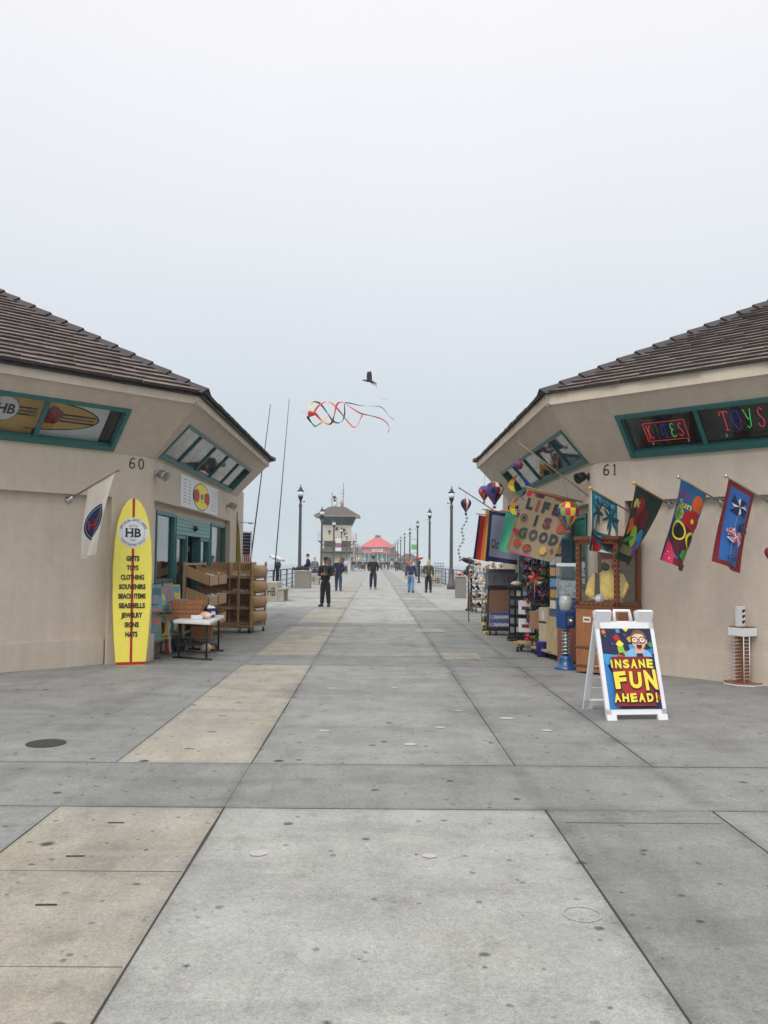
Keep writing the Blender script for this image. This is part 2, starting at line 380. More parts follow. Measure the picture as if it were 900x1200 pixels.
# ---------------------------------------------------------------- ground and sea
M_sea=bpy.data.materials.new('sea_water'); M_sea.use_nodes=True; n=M_sea.node_tree; b=n.nodes['Principled BSDF']
b.inputs['Base Color'].default_value=(.10,.15,.17,1); b.inputs['Roughness'].default_value=.22
t=n.nodes.new('ShaderNodeTexCoord'); q=n.nodes.new('ShaderNodeTexNoise'); q.inputs['Scale'].default_value=.25; q.inputs['Detail'].default_value=8
mp=n.nodes.new('ShaderNodeMapping'); mp.inputs['Scale'].default_value=(.5,1.6,1); n.links.new(t.outputs['Object'],mp.inputs[0]); n.links.new(mp.outputs[0],q.inputs['Vector'])
bp=n.nodes.new('ShaderNodeBump'); bp.inputs['Strength'].default_value=1; bp.inputs['Distance'].default_value=1.2; n.links.new(q.outputs[0],bp.inputs['Height']); n.links.new(bp.outputs[0],b.inputs['Normal'])
b_=MB(); N=64; b_.face([(2350*math.cos(2*math.pi*k/N),2350*math.sin(2*math.pi*k/N),-9) for k in range(N)],M_sea); o=b_.build('sea'); o['kind']='structure'
XL=[-24,-4.35,-1.95,-.93,1.08,2.13,4.55,24]
box_struct('pier_plaza',-24,24,-25,27.6,-.9,0,M_conc)
box_struct('pier_deck',-4.95,4.95,27.605,330,-.9,0,M_light)
pl=MB(); fr=Frame((0,0,0),(1,0,0),(0,1,0))
# slab sheets (each poured in its own shade), 4 mm proud of the deck
per=7.42
def slab(x0,x1,y0,y1,m,z=.004): pl.face([(x0+.002,y0+.002,z),(x1-.002,y0+.002,z),(x1-.002,y1-.002,z),(x0+.002,y1-.002,z)],m)
rows=[(-2.0,5.46)]+[(6.62+per*k,12.80+per*k) for k in range(0,40)]
strips=[(5.46,6.62)]+[(12.80+per*k,14.04+per*k) for k in range(0,39)]
for i,(a,bb) in enumerate(rows):
    far=a>27
    X=[-4.9,-1.95,-.93,1.08,2.13,4.9] if far else XL
    for j in range(len(X)-1):
        x0,x1=X[j],X[j+1]; m=M_conc
        if far:
            m={0:M_light,1:M_tan if i<9 else M_light,2:M_light,3:M_mid,4:M_light}[j]
        else:
            if j==2: m=M_tan
            if j==3: m=M_light if i==0 else (M_mid if i in(1,2,) else M_light)
            if j==4: m=M_dk if i==0 else M_conc
            if j==5: m=M_mid if i==0 else M_conc
            if i==3 and j in(2,): m=M_tan
        slab(x0,x1,a,bb,m)
for i,(a,bb) in enumerate(strips):
    far=a>27
    slab(-4.9 if far else -24,-.93,a,bb,M_mid if far else M_dk); slab(-.93,1.08,a,bb,M_light if far else M_dk) if far else slab(-.93,4.55,a,bb,M_dk)
    if far: slab(1.08,4.9,a,bb,M_light)
    else: slab(4.55,24,a,bb,M_dk)
slabs=pl.build('paving_slabs'); slabs['kind']='structure'
# joints: dark dirt-filled gaps (the deck below is darker in them)
jt=MB()
def jl(x0,y0,x1,y1,w):
    a=Vector((x0,y0,0)); b2_=Vector((x1,y1,0)); d=(b2_-a); L=d.length; d.normalize(); nn=Vector((-d.y,d.x,0)); k=max(2,int(L/.5)); lv=[];rv=[]
    for i in range(k+1):
        p=a+d*L*i/k; ww=w*rnd.uniform(.2,.95)/2; lv.append(p+nn*ww+Vector((0,0,.006))); rv.append(p-nn*ww+Vector((0,0,.006)))
    for i in range(k): jt.face([lv[i],lv[i+1],rv[i+1],rv[i]],M_joint)
for x,y0,y1,wd in ((-.925,-2,5.46,.024),(-.925,6.62,12.8,.018),(1.08,-2,5.46,.02),(1.08,6.62,12.8,.014),(2.13,3,5.46,.014),(2.13,6.62,12.8,.018),(-1.95,-2,5.46,.012),(-1.95,6.62,12.8,.010),(-.925,14.04,20.2,.012),(1.08,14.04,20.2,.012),(-.925,20.2,60,.014),(1.08,20.2,60,.016),(2.13,14.04,27,.014)): jl(x,y0,x,y1,wd)
for y,x0,x1,wd in ((5.46,-6,-1.95,.014),(5.46,-1.95,-.93,.012),(5.45,-.93,1.1,.008),(5.46,2.13,8,.016),(6.62,-12,1.08,.014),(6.62,2.13,12,.018),(6.62,1.08,2.13,.007),(5.2,1.15,2.1,.008),(12.8,-1.95,-.93,.01),(12.8,-8,4,.006),(14.04,-6,4,.008),(20.2,-5,4,.008),(21.46,-5,5,.008),(27.6,-4.9,4.9,.03)): jl(x0,y,x1,y,wd)
for y,x0,x1 in ((4.35,-1.94,-.94),(3.35,-1.94,-.94),(1.9,-1.94,-.94),(9.8,-1.94,-.94)): jl(x0,y,x1,y,.006)
o=jt.build('paving_joints'); o['kind']='structure'
# small inlaid patches, lifting slots, manhole
dt=MB()
M_slot=col8('slot_rust',(52,42,34),rough=.8)
for x,y in ((-1.50,5.12),(-1.54,4.55),(-1.45,3.92),(-1.50,3.2),(-1.5,2.6),(-1.5,7.1),(-1.45,7.8),(-1.5,8.6),(-1.47,9.4),(-1.5,10.2),(-1.46,11),(-1.5,11.8)):
    wd=.095 if y<6 else .075; dt.face([(x-wd/2,y,.008),(x+wd/2,y+.004,.008),(x+wd/2,y+.018,.008),(x-wd/2,y+.014,.008)],M_slot)
for x0,x1,y0,y1 in ((.90,1.55,18.9,19.9),(1.10,1.72,13.72,14.62)):
    dt.face([(x0,y0,.008),(x1,y0,.008),(x1,y1,.008),(x0,y1,.008)],M_tan)
M_patch=concrete('patch_concrete',(.44,.43,.41),var=.06,spot=0)
for x,y,r in ((-.60,4.62,.05),(.31,7.35,.06),(.62,8.1,.05),(.88,9.0,.05),(-.45,7.9,.055),(-.52,10.5,.05),(.25,10.6,.05),(.75,12.0,.05),(-.4,12.2,.05),(1.6,8.0,.05),(.30,4.6,.04),(1.32,8.6,.07)):
    dt.face([(x+r*math.cos(k*.5236)*rnd.uniform(.85,1.1),y+r*.9*math.sin(k*.5236),.008) for k in range(12)],M_patch)
o=dt.build('paving_inlays'); o['kind']='structure'
mh=MB(); p=onz(54,872); M_iron=mat('cast_iron',(.035,.033,.032),rough=.7,bump=.6,bscale=50)
mh.lathe((p.x,p.y,.004),[(.16,0),(.16,.006),(.145,.008),(0.001,.008)],M_iron,24); single(mh,'manhole_cover',(p.x,p.y,0),'small round dark iron cover set in the grey paving at left','manhole cover')
# a faint trowelled ring in the pale slab
rg=MB(); p=onz(682,1073); rg.art(flat(Frame((p.x,p.y,.0085),(1,0,0),(0,1,0))),ring(0,0,.085,.085,.006),0,M_patch); o=rg.build('paving_ring'); o['kind']='structure'
# ---------------------------------------------------------------- haze
hz=MB(); vm=bpy.data.materials.new('sea_fog'); vm.use_nodes=True; n=vm.node_tree; n.nodes.clear(); oo=n.nodes.new('ShaderNodeOutputMaterial'); pv=n.nodes.new('ShaderNodeVolumePrincipled')
pv.inputs['Color'].default_value=(.90,.94,.97,1); pv.inputs['Density'].default_value=HAZE; pv.inputs['Anisotropy'].default_value=0
n.links.new(pv.outputs[0],oo.inputs['Volume'])
hz.box(WORLD,-2400,2400,-10,24,-2400,2400,vm)
if HAZE>0:
    o=hz.build('haze'); o['kind']='stuff'
# ---------------------------------------------------------------- shop pavilions
BL={-1:dict(Xw=-3.44,C=16.6,zsb=3.1,d=.70,ze=3.88),1:dict(Xw=3.22,C=16.0,zsb=3.04,d=.70,ze=3.86)}
SQ=2**.5
class Bld:
    def __init__(b,s):
        P=BL[s]; b.s=s; b.__dict__.update(P); b.o=Vector((b.Xw,b.C-s*b.Xw,0)); b.run=7.95; b.Rw=b.run*1.2071
        b.c=Vector((b.Xw+s*b.Rw,b.o.y+b.run/2,0))
        b.dr={'side':Vector((0,1,0)),'front':Vector((s,-1,0))/SQ}; b.nn={'side':Vector((-s,0,0)),'front':Vector((-s,-1,0))/SQ}
        b.sg={'side':-s,'front':s}   # u = sg * t (u runs to the viewer's right)
    def fr(b,k): return Frame(b.o,b.dr[k]*b.sg[k],(0,0,1),b.nn[k])
    def sl(b,k):
        V=(b.nn[k]*b.d+Vector((0,0,b.ze-b.zsb))); b.slen=V.length
        return Frame(b.o+Vector((0,0,b.zsb)),b.dr[k]*b.sg[k],V)
    def u(b,k,t0,t1): a,c=b.sg[k]*t0,b.sg[k]*t1; return min(a,c),max(a,c)
    def vz(b,z): return (z-b.zsb)*b.slen/(b.ze-b.zsb)
    def oct(b,Rr,z,j): # j-th corner; faces: 0 = side face centre angle
        a=(0 if b.s<0 else math.pi)+ (22.5+45*j)*math.pi/180
        rr=Rr/math.cos(math.pi/8); return Vector((b.c.x+rr*math.cos(a),b.c.y+rr*math.sin(a),z))
def pavilion(s,label,cat,digits):
    b=Bld(s); T=thing('shop_building',b.o,label,cat)
    # ----- lower walls
    W=MB(); zb=2.46
    def path(off,tf,ts,lo):  # plan outline from far front to far side with rounded corner
        o,df,ds,nf,ns=b.o,b.dr['front'],b.dr['side'],b.nn['front'],b.nn['side']
        bis=(nf+ns).normalized(); co=o+bis*(off/math.cos(math.pi/8)); rr=.30+off; tt=max(rr,.02)*math.tan(math.pi/8)
        pts=[o+df*tf+nf*off]
        cc=co-bis*(max(rr,.02)/math.cos(math.pi/8))
        for k in range(7):
            nrm=(nf*(1-k/6)+ns*(k/6)).normalized(); pts.append(cc+nrm*max(rr,.02))
        pts.append(o+ds*ts+ns*off); return pts
    def wallstrip(z0,z1,tf,ts,off=0,th=.28,m=None):
        A=path(off,tf,ts,0); B_=path(off-th,tf,ts,0); k=len(A); m=m or M_wall
        vs=[Vector((p.x,p.y,z)) for z in (z0,z1) for p in A+B_]
        fs=[]
        for i in range(k-1):
            fs+=[(i,i+1,2*k+i+1,2*k+i),(k+i,3*k+i,3*k+i+1,k+i+1),(2*k+i,2*k+i+1,3*k+i+1,3*k+i),(i,k+i,k+i+1,i+1)]
        fs+=[(0,2*k,3*k,k),(k-1,2*k-1,4*k-1,3*k-1)]
        bb=len(W.v); W.idx(vs,fs,m)
        for j in range(len(fs)):
            if j<(k-1)*4 and j%4 in(0,): W.sm[-len(fs)+j]=1<j//4<k-2 and False
    wallstrip(zb,b.zsb,9,7.5)
    wallstrip(0,zb,.66 if s<0 else .55,.15)
    wallstrip(0,.40,.70 if s<0 else .58,.15,off=.05,th=.06)
    F=b.fr('front'); u0,u1=b.u('front',.6,9); W.box(F,u0,u1,0,zb,-.28,-.10,M_wall)          # recessed bay
    u0,u1=b.u('front',.7,9); W.box(F,u0,u1,0,.38,-.10,-.045,M_wall)
    G=b.fr('side'); u0,u1=b.u('side',7.13,7.5); W.box(G,u0,u1,0,zb,-.28,0,M_wall)
    u0,u1=b.u('side',.15,2.05); W.box(G,u0,u1,0,1.15,-.28,-.12,M_wall)
    u0,u1=b.u('side',5.3,7.13); W.box(G,u0,u1,0,.9,-.28,-.12,M_wall)
    u0,u1=b.u('side',.15,7.13); W.box(G,u0,u1,2.32,zb-.002,-.28,-.12,M_wall)
    u0,u1=b.u('side',.15,.72); W.box(G,u0,u1,1.15,2.32,-.28,-.12,M_wall)
    # other (plain) faces of the octagon
    for j in range(8):
        p,q=b.oct(b.Rw,0,j-1),b.oct(b.Rw,0,j); mid=(p+q)/2
        if (mid-(b.o+b.dr['side']*b.run/2)).length<.5 or (mid-(b.o+b.dr['front']*b.run/2)).length<.5: continue
        U=(q-p).normalized(); f=Frame(p,U,(0,0,1),(mid-b.c).normalized()); W.box(f,0,(q-p).length,0,b.zsb,-.25,0,M_wall)
    W.build('wall',T)
    # darker return pier at the far corner
    Q=MB(); Q.box(G,*b.u('side',7.5,9.1),0,3.3,-.3,.0 if s<0 else -.02,M_wall); Q.build('corner_pier',T,bevel=.01)
    # ----- flared upper wall + eave soffit, window holes
    U_=MB()
    k8=b.d
    def slantface(kind,holes):
        f=b.sl(kind); L=b.slen
        # trapezoid in (t,v): t from 0 - shrink .. run
        sh=.4142*b.d
        # split in columns around the holes
        t0b,t1b=0,b.run; 
        vs0,vs1=b.vz(holes[0][2]),b.vz(holes[0][3])
        h0=min(h[0] for h in holes); h1=max(h[1] for h in holes)
        def q(pts): U_.face([f.p(b.sg[kind]*t,v,0) for t,v in pts],M_wall)
        lin=lambda v: -sh*v/L
        end=lambda v: b.run+sh*v/L
        q([(0,0),(h0,0),(h0,L),(-sh,L)]); q([(h1,0),(end(0),0),(end(L),L),(h1,L)])
        q([(h0,0),(h1,0),(h1,vs0),(h0,vs0)]); q([(h0,vs1),(h1,vs1),(h1,L),(h0,L)])
        # reveals
        dpt=-.14
        def rv(a,c): U_.face([f.p(b.sg[kind]*a[0],a[1],0),f.p(b.sg[kind]*c[0],c[1],0),f.p(b.sg[kind]*c[0],c[1],dpt),f.p(b.sg[kind]*a[0],a[1],dpt)],M_wall)
        rv((h0,vs0),(h1,vs0)); rv((h0,vs1),(h1,vs1)); rv((h0,vs0),(h0,vs1)); rv((h1,vs0),(h1,vs1))
        return f,h0,h1,vs0,vs1
    wf=(.68,6.6,b.zsb+.035,3.70 if s<0 else 3.63); ws=(.22 if s<0 else .06,6.95 if s<0 else 6.3,b.zsb+.03,3.66 if s<0 else 3.56)
    info={'front':slantface('front',[wf]),'side':slantface('side',[ws])}
    for j in range(8):
        p,q=b.oct(b.Rw,b.zsb,j-1),b.oct(b.Rw,b.zsb,j); p2,q2=b.oct(b.Rw+b.d,b.ze,j-1),b.oct(b.Rw+b.d,b.ze,j); mid=(p+q)/2; mid.z=0
        if (mid-(b.o+b.dr['side']*b.run/2)).length<.5 or (mid-(b.o+b.dr['front']*b.run/2)).length<.5: continue
        U_.face([p,q,q2,p2],M_wall)
    # ledge under the flare sits flush on the wall band: interior floor so no light leaks
    U_.face([b.oct(b.Rw-.05,b.zsb-.01,j) for j in range(8)],M_dark)
    U_.recalc=False
    U_.build('flared_wall',T)
    FA=MB(); RR=b.Rw+b.d
    for j in range(8):
        p,q=b.oct(RR,b.ze,j-1),b.oct(RR,b.ze,j); U=(q-p).normalized(); f=Frame(p,U,(0,0,1),((p+q)/2-Vector((b.c.x,b.c.y,b.ze))).normalized()); L=(q-p).length
        a=.05*math.tan(math.pi/8)
        FA.prism(Frame(p+Vector((0,0,0)),U,f.N,(0,0,1)),[(0,0),(L,0),(L+a,.05),(-a,.05)],0,.16,M_wall2)
        FA.face([f.p(0,0,0),f.p(L,0,0),f.p(L-.2,0,-.3),f.p(.2,0,-.3)],M_wall2)
    FA.build('fascia',T)
    # ----- roof
    apex=Vector((b.c.x,b.c.y,0)); pitch=math.tan(R(27.2 if s<0 else 24.8)); Re=RR+(.12 if s<0 else .06); ze=b.ze+.17; apex.z=ze+Re*pitch
    RF=MB(); rr_=random.Random(5 if s<0 else 11)
    for j in range(8):
        p,q=b.oct(Re,ze,j-1),b.oct(Re,ze,j); U=(q-p).normalized(); mid=(p+q)/2; V=(apex-mid).normalized(); f=Frame(mid,U,V); Ls=(apex-mid).length; half=(q-p).length/2
        if f.N.z<0: f=Frame(mid,-U,V)
        RF.face([p,q,apex],TILES[2]); 
        ncam=(mid-EYE); vis=abs(mid.y-b.o.y)<9 and (-s*(mid.x-b.c.x))>2.0
        if not vis: continue
        ex=.225; nc=int(Ls/ex)
        for i in range(nc):
            v0=i*ex-.03; v1=v0+ex+.05; hw=half*(1-max(v0,0)/Ls); x=-hw-(rr_.random()*.3 if i else .1)
            while x<hw:
                wd=rr_.uniform(.20,.34); a=max(x,-hw); c=min(x+wd,hw); x+=wd
                if c-a<.02: continue
                vv=v0-rr_.choice([0,.018])-rr_.uniform(0,.006); hh=rr_.uniform(.040,.048); ccr=half*(1-v1/Ls)
                a2=max(a,-ccr); c2=min(c,ccr)
                if c2<a2+.01: a2=c2=max(min((a+c)/2,ccr),-ccr); a2-=.004; c2+=.004
                P=[f.p(a+.004,vv,0),f.p(c-.004,vv,0),f.p(a2+.004,v1,0),f.p(c2-.004,v1,0),f.p(a+.004,vv,hh),f.p(c-.004,vv,hh),f.p(a2+.004,v1,.006),f.p(c2-.004,v1,.006)]
                bb=len(RF.v); mm=rr_.choices(TILES,[4,3,3,1.6])[0]
                RF.idx(P,[(4,5,7,6),(0,4,6,2),(1,3,7,5)],mm); RF.idx(P,[(0,1,5,4)],M_lip)
    RF.recalc=False
    rf=RF.build('roof',T)
    GU=MB()
    for j in range(8):
        p,q=b.oct(Re-.012,ze,j-1),b.oct(Re-.012,ze,j); U=(q-p).normalized(); f=Frame(p,U,(0,0,1),((p+q)/2-Vector((b.c.x,b.c.y,ze))).normalized()); L=(q-p).length
        GU.prism(Frame(p,U,f.N,(0,0,1)),[(0,0),(L,0),(L-.03,-.08),(.03,-.08)],-.05,.018,M_gutter)
    GU.build('drip_edge',rf)
    for j in range(8):
        e=b.oct(Re,ze,j)
        if (-s*(e.x-b.c.x))<1: continue
        d=(apex-e); L=d.length; d.normalize(); side=d.cross(Vector((0,0,1))).normalized(); up=side.cross(d); C=MB(); k=0
        while k*.38<L-.4:
            a=e+d*(k*.38-.06)+up*.055; c=e+d*(k*.38+.40)+up*.02
            hw0,hw1=.13,.11
            P=[a-side*hw0-up*.05,a+side*hw0-up*.05,c-side*hw1-up*.05,c+side*hw1-up*.05]; Pt=[a+up*.045,c+up*.045]
            C.idx(P+Pt,[(0,4,5,2),(1,3,5,4),(0,1,4)],M_cap)
            # thickness lip
            C.idx([a-side*hw0-up*.05,a+up*.045,a+side*hw0-up*.05,a-side*hw0-up*.085,a+up*.005,a+side*hw0-up*.085],[(0,1,4,3),(1,2,5,4)],M_cap)
            k+=1
        C.recalc=False
        C.build('hip_cap',rf)
    # ----- flared windows
    def slwin(kind,nm,n_m,glassm):
        M_room=M_roomp if kind=='side' else globals()['M_room']
        f,h0,h1,v0,v1=info[kind]; w_=MB(); fw=.075
        lo,hi=b.u(kind,h0,h1)
        w_.box(f,lo,hi,v0,v0+fw,-.10,.022,M_teal); w_.box(f,lo,hi,v1-fw*.8,v1,-.10,.022,M_teal)
        w_.box(f,lo,lo+fw*.8,v0+fw,v1-fw*.8,-.10,.022,M_teal); w_.box(f,hi-fw*.8,hi,v0+fw,v1-fw*.8,-.10,.022,M_teal)
        for t in n_m:
            uu=b.sg[kind]*t; w_.box(f,uu-.03,uu+.03,v0+fw,v1-fw*.8,-.06,-.03,M_teal)
        wo=w_.build('window',T,bevel=.004)
        g=MB(); g.face([f.p(lo+.02,v0+.02,-.06),f.p(hi-.02,v0+.02,-.06),f.p(hi-.02,v1-.02,-.06),f.p(lo+.02,v1-.02,-.06)],glassm); g.build('pane',wo)
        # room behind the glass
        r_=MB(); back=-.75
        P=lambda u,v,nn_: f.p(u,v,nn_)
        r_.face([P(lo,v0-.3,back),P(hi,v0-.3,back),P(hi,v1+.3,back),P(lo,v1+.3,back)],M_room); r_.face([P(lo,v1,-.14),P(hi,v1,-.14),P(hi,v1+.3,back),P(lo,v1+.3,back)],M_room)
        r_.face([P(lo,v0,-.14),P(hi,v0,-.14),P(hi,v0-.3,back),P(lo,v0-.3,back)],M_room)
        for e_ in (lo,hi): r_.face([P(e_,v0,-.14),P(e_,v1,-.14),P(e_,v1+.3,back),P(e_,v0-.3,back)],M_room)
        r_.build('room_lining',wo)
        return f,lo,hi,v0,v1,wo
    ff=slwin('front','',([1.86,3.05,4.2,5.4] if s<0 else [1.80,3.0,4.2,5.4]),M_glass)
    fs_=slwin('side','',([1.55,2.9,4.25,5.6] if s<0 else [1.3,2.55,3.8,5.05]),M_glasspale)
    # ----- storefront in the side wall
    M_rm=M_room
    def glazed(t0,t1,z0,z1,nm='window',m=None,fw=.06,fm=None):
        w_=MB(); lo,hi=b.u('side',t0,t1); fm=fm or M_teal
        w_.box(G,lo,hi,z0,z0+fw,-.2,-.10,fm); w_.box(G,lo,hi,z1-fw,z1,-.2,-.10,fm); w_.box(G,lo,lo+fw,z0+fw,z1-fw,-.2,-.10,fm); w_.box(G,hi-fw,hi,z0+fw,z1-fw,-.2,-.10,fm)
        o=w_.build(nm,T,bevel=.003)
        g=MB(); g.box(G,lo+fw*.5,hi-fw*.5,z0+fw*.5,z1-fw*.5,-.165,-.155,m or M_glassdim); g.build('pane',o); return o
    glazed(.74,2.03,1.15,2.34)
    glazed(2.12,2.95,.02,1.98); glazed(4.2,5.12,.02,1.98)
    glazed(5.36,7.1,.9,2.34)
    D=MB(); lo,hi=b.u('side',2.08,5.16); D.box(G,lo,hi,1.99,2.31,-.19,-.09,M_tealL)
    for zz in (2.06,2.13,2.2,2.26): D.box(G,lo,hi,zz,zz+.012,-.09,-.082,M_teal)
    for t in (2.08,5.14,2.95,4.2):
        a,c=b.u('side',t-.035,t+.035); D.box(G,a,c,0,1.99,-.20,-.085,M_teal)
    a,c=b.u('side',3.75,4.2); D.box(G,a,c,0,1.985,-.22,-.205,M_teal) if False else None
    for t in (3.45,3.5,4.18): 
        a,c=b.u('side',t-.02,t+.02); D.box(G,a,c,0,1.985,-.26,-.21,M_teal)
    a,c=b.u('side',3.47,3.71); D.lathe(G.p(b.sg['side']*3.55,2.14,-.09),[(.05,0),(.055,.03),(.03,.07),(.001,.08)],M_black,12,axis=G.N)
    D.build('door_frame',T,bevel=.003)
    # shop interior: dark room with a few goods racks
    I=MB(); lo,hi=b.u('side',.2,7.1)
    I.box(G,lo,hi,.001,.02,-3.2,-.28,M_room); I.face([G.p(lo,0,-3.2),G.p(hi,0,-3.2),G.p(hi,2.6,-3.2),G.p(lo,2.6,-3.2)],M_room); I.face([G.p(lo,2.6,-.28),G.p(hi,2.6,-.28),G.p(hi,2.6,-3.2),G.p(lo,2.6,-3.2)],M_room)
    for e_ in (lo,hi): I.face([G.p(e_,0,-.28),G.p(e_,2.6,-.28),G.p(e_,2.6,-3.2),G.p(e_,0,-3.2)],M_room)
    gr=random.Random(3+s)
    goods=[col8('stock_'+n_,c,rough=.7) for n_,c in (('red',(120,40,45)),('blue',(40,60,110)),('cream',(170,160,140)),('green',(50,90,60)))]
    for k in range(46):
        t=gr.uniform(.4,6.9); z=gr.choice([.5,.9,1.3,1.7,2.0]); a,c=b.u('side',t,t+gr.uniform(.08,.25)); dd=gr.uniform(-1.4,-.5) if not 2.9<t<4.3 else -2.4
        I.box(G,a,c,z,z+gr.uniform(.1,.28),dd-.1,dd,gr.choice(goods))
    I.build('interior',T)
    # house number
    Nn=MB(); f=b.fr('front'); t=.275 if s<0 else .325; M_num=mat('number_black',(.02,.018,.016),rough=.5)
    def glyph(ch,u,v,h,wd):
        sh=[]
        if ch=='0': sh+=ring(0,0,wd/2,h/2,wd*.2)
        if ch=='6': sh+=ring(0,-h*.2,wd/2,h*.3,wd*.2)+stroke([(-wd*.40,-h*.2),(-wd*.38,h*.1),(-wd*.15,h*.38),(wd*.2,h*.47),(wd*.38,h*.40)],wd*.17)
        if ch=='1': sh+=rect(-wd*.09,wd*.09,-h/2,h/2)+rect(-wd*.3,wd*.3,-h/2,-h*.45)+stroke([(-wd*.28,h*.33),(0,h*.47)],wd*.12)
        Nn.art(flat(Frame(f.p(u,v,.006),f.U,f.V,f.N)),sh,0,M_num,9)
    H_=.165; zc=2.985 if s<0 else 2.93
    if s<0: glyph('6',-t-.075,zc,H_,.10); glyph('0',-t+.075,zc,H_,.10)
    else: glyph('6',t-.07,zc,H_,.10); glyph('1',t+.07,zc,H_,.10)
    Nn.build('house_number',T)
    # wall lamps (bulkhead spot on an arm)
    for t,z in (((.14,2.86),(6.62,2.80)) if s<0 else ((.13,2.86),(6.6,2.8))):
        l=MB(); u=b.sg['side']*t; l.lathe(G.p(u,z,0),[(.055,0),(.055,.02),(.02,.025),(.02,.07)],M_metal if s<0 else M_black,14,axis=G.N)
        c=G.p(u,z,.10); ax=(G.N*.8+Vector((0,-.4,-.35))).normalized(); l.lathe(c-ax*.05,[(.03,0),(.065,.02),(.075,.10),(.085,.15),(.07,.152),(.05,.13)],M_metal if s<0 else M_black,16,axis=ax)
        l.build('wall_lamp',T)
    # little sensor at the eave corner
    l=MB(); e=b.oct(RR,b.ze,(-1 if s<0 else 0)); cpos=b.o+(b.nn['front']+b.nn['side']).normalized()*(b.d/math.cos(math.pi/8))+Vector((0,-.02,b.ze+.02))
    l.ball(cpos,.045,M_metal,10); l.tube([cpos,cpos+Vector((-s*.03,-.07,-.03))],.03,M_metal); l.build('eave_sensor',T)
    return b,T,ff,fs_
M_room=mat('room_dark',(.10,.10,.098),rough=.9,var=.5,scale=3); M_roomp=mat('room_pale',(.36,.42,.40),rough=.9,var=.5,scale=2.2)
M_glasspale=clear_glass('pale_window_glass',(.80,.88,.86),1.9)
bL,TL,ffL,fsL=pavilion(-1,'taupe stucco shop numbered 60 with flared eaves and brown tile roof on the left','shop','60')
bR,TR,ffR,fsR=pavilion(1,'taupe stucco shop numbered 61 with neon signs in its upper windows on the right','shop','61')
# ================================================================ LEFT SHOP ARTWORK AND GOODS
C_=lambda n,h,**k: col8('art_'+n,h,rough=k.pop('rough',.6),var=k.pop('var',.06),**k)
A_white=C_('white',(222,224,226)); A_black=C_('black',(26,26,30)); A_navy=C_('navy',(28,32,80)); A_red=C_('red',(176,34,38)); A_yel=C_('yellow',(240,222,70)); A_orange=C_('orange',(226,110,40))
A_green=C_('green',(60,150,70)); A_lime=C_('lime',(140,190,60)); A_blue=C_('blue',(38,84,170)); A_sky=C_('skyblue',(50,130,190)); A_teal=C_('teal',(20,110,130)); A_pink=C_('pink',(220,50,100)); A_mag=C_('magenta',(190,40,130))
A_purple=C_('purple',(96,50,130)); A_cream=C_('cream',(225,214,190)); A_maroon=C_('maroon',(128,24,36)); A_skin=C_('skin',(226,172,140)); A_brown=C_('brown',(110,70,44)); A_gold=C_('gold',(214,166,60)); A_lblue=C_('lightblue',(120,180,220)); A_grey=C_('grey',(120,128,140)); A_dgreen=C_('darkgreen',(14,50,44)); A_sand=C_('sand',(205,190,160)); A_peach=C_('peach',(232,180,130)); A_tan=C_('tan',(202,158,84)); A_mint=C_('mint',(70,170,140))
A_violet=C_('lilac',(160,120,190))
# posters behind the front upper window of shop 60: printed longboard art
f=ffL[0]; wo=ffL[5]; lo,hi,v0,v1=ffL[1:5]
def lin(a,b_,t): return a+(b_-a)*t
po=MB(); H=v1-v0
PF=flat(Frame(f.p(0,0,-.20),f.U,f.V,f.N)); vm_=(v0+v1)/2
# panel 1 (right pane) t .75..1.80  -> u = -t
po.face([PF(-1.80,v0,0),PF(-.86,v0,0),PF(-.86,v1,0),PF(-1.80,v1,0)],A_white)
def board_art(cx,half,rot=0):
    po.art(PF,ell(cx,vm_,half,H*.36,36),.004,A_black,.3); po.art(PF,ell(cx,vm_,half-.02,H*.33,36),.007,A_tan,.3)
po.art(PF,xf(ell(0,0,1.02,H*.34,36,0,-90,90),-1.98,vm_-.03),.004,A_black,.3); po.art(PF,xf(ell(0,0,.99,H*.315,36,0,-90,90),-1.98,vm_-.03),.007,A_tan,.3)
for dv in (-.065,-.01,.045): po.art(PF,rect(-1.62,-1.03,vm_-.03+dv-.016,vm_-.03+dv+.016),.010,A_black if dv!=-.01 else A_brown)
po.art(PF,flower(-1.66,vm_-.02,.15,5,.55,20),.013,A_maroon); po.art(PF,ell(-1.66,vm_-.02,.05,.05),.016,A_red)
po.face([PF(-3.0,v0,0),PF(-1.86,v0,0),PF(-1.86,v1,0),PF(-3.0,v1,0)],A_tan)
for dv in (-.065,-.01,.045): po.art(PF,rect(-2.9,-1.87,vm_+dv-.016,vm_+dv+.016),.007,A_black if dv!=-.01 else A_brown)
po.art(PF,rect(-3.0,-1.87,v1-.12,v1-.095),.007,A_black)
po.art(PF,rect(-3.0,-1.87,v1-.09,v1),.007,A_white)
po.art(PF,ell(-2.33,vm_,.2,.2,30),.012,A_white); po.art(PF,ring(-2.33,vm_,.2,.2,.012,30),.015,A_grey)
po.art(PF,xf(text('HB',.16,.03,.24),-2.30,vm_),.018,A_black); po.art(PF,xf(ell(0,0,.022,.085),-2.44,vm_+.07,-12),.02,A_gold)
po.build('window_poster',wo)
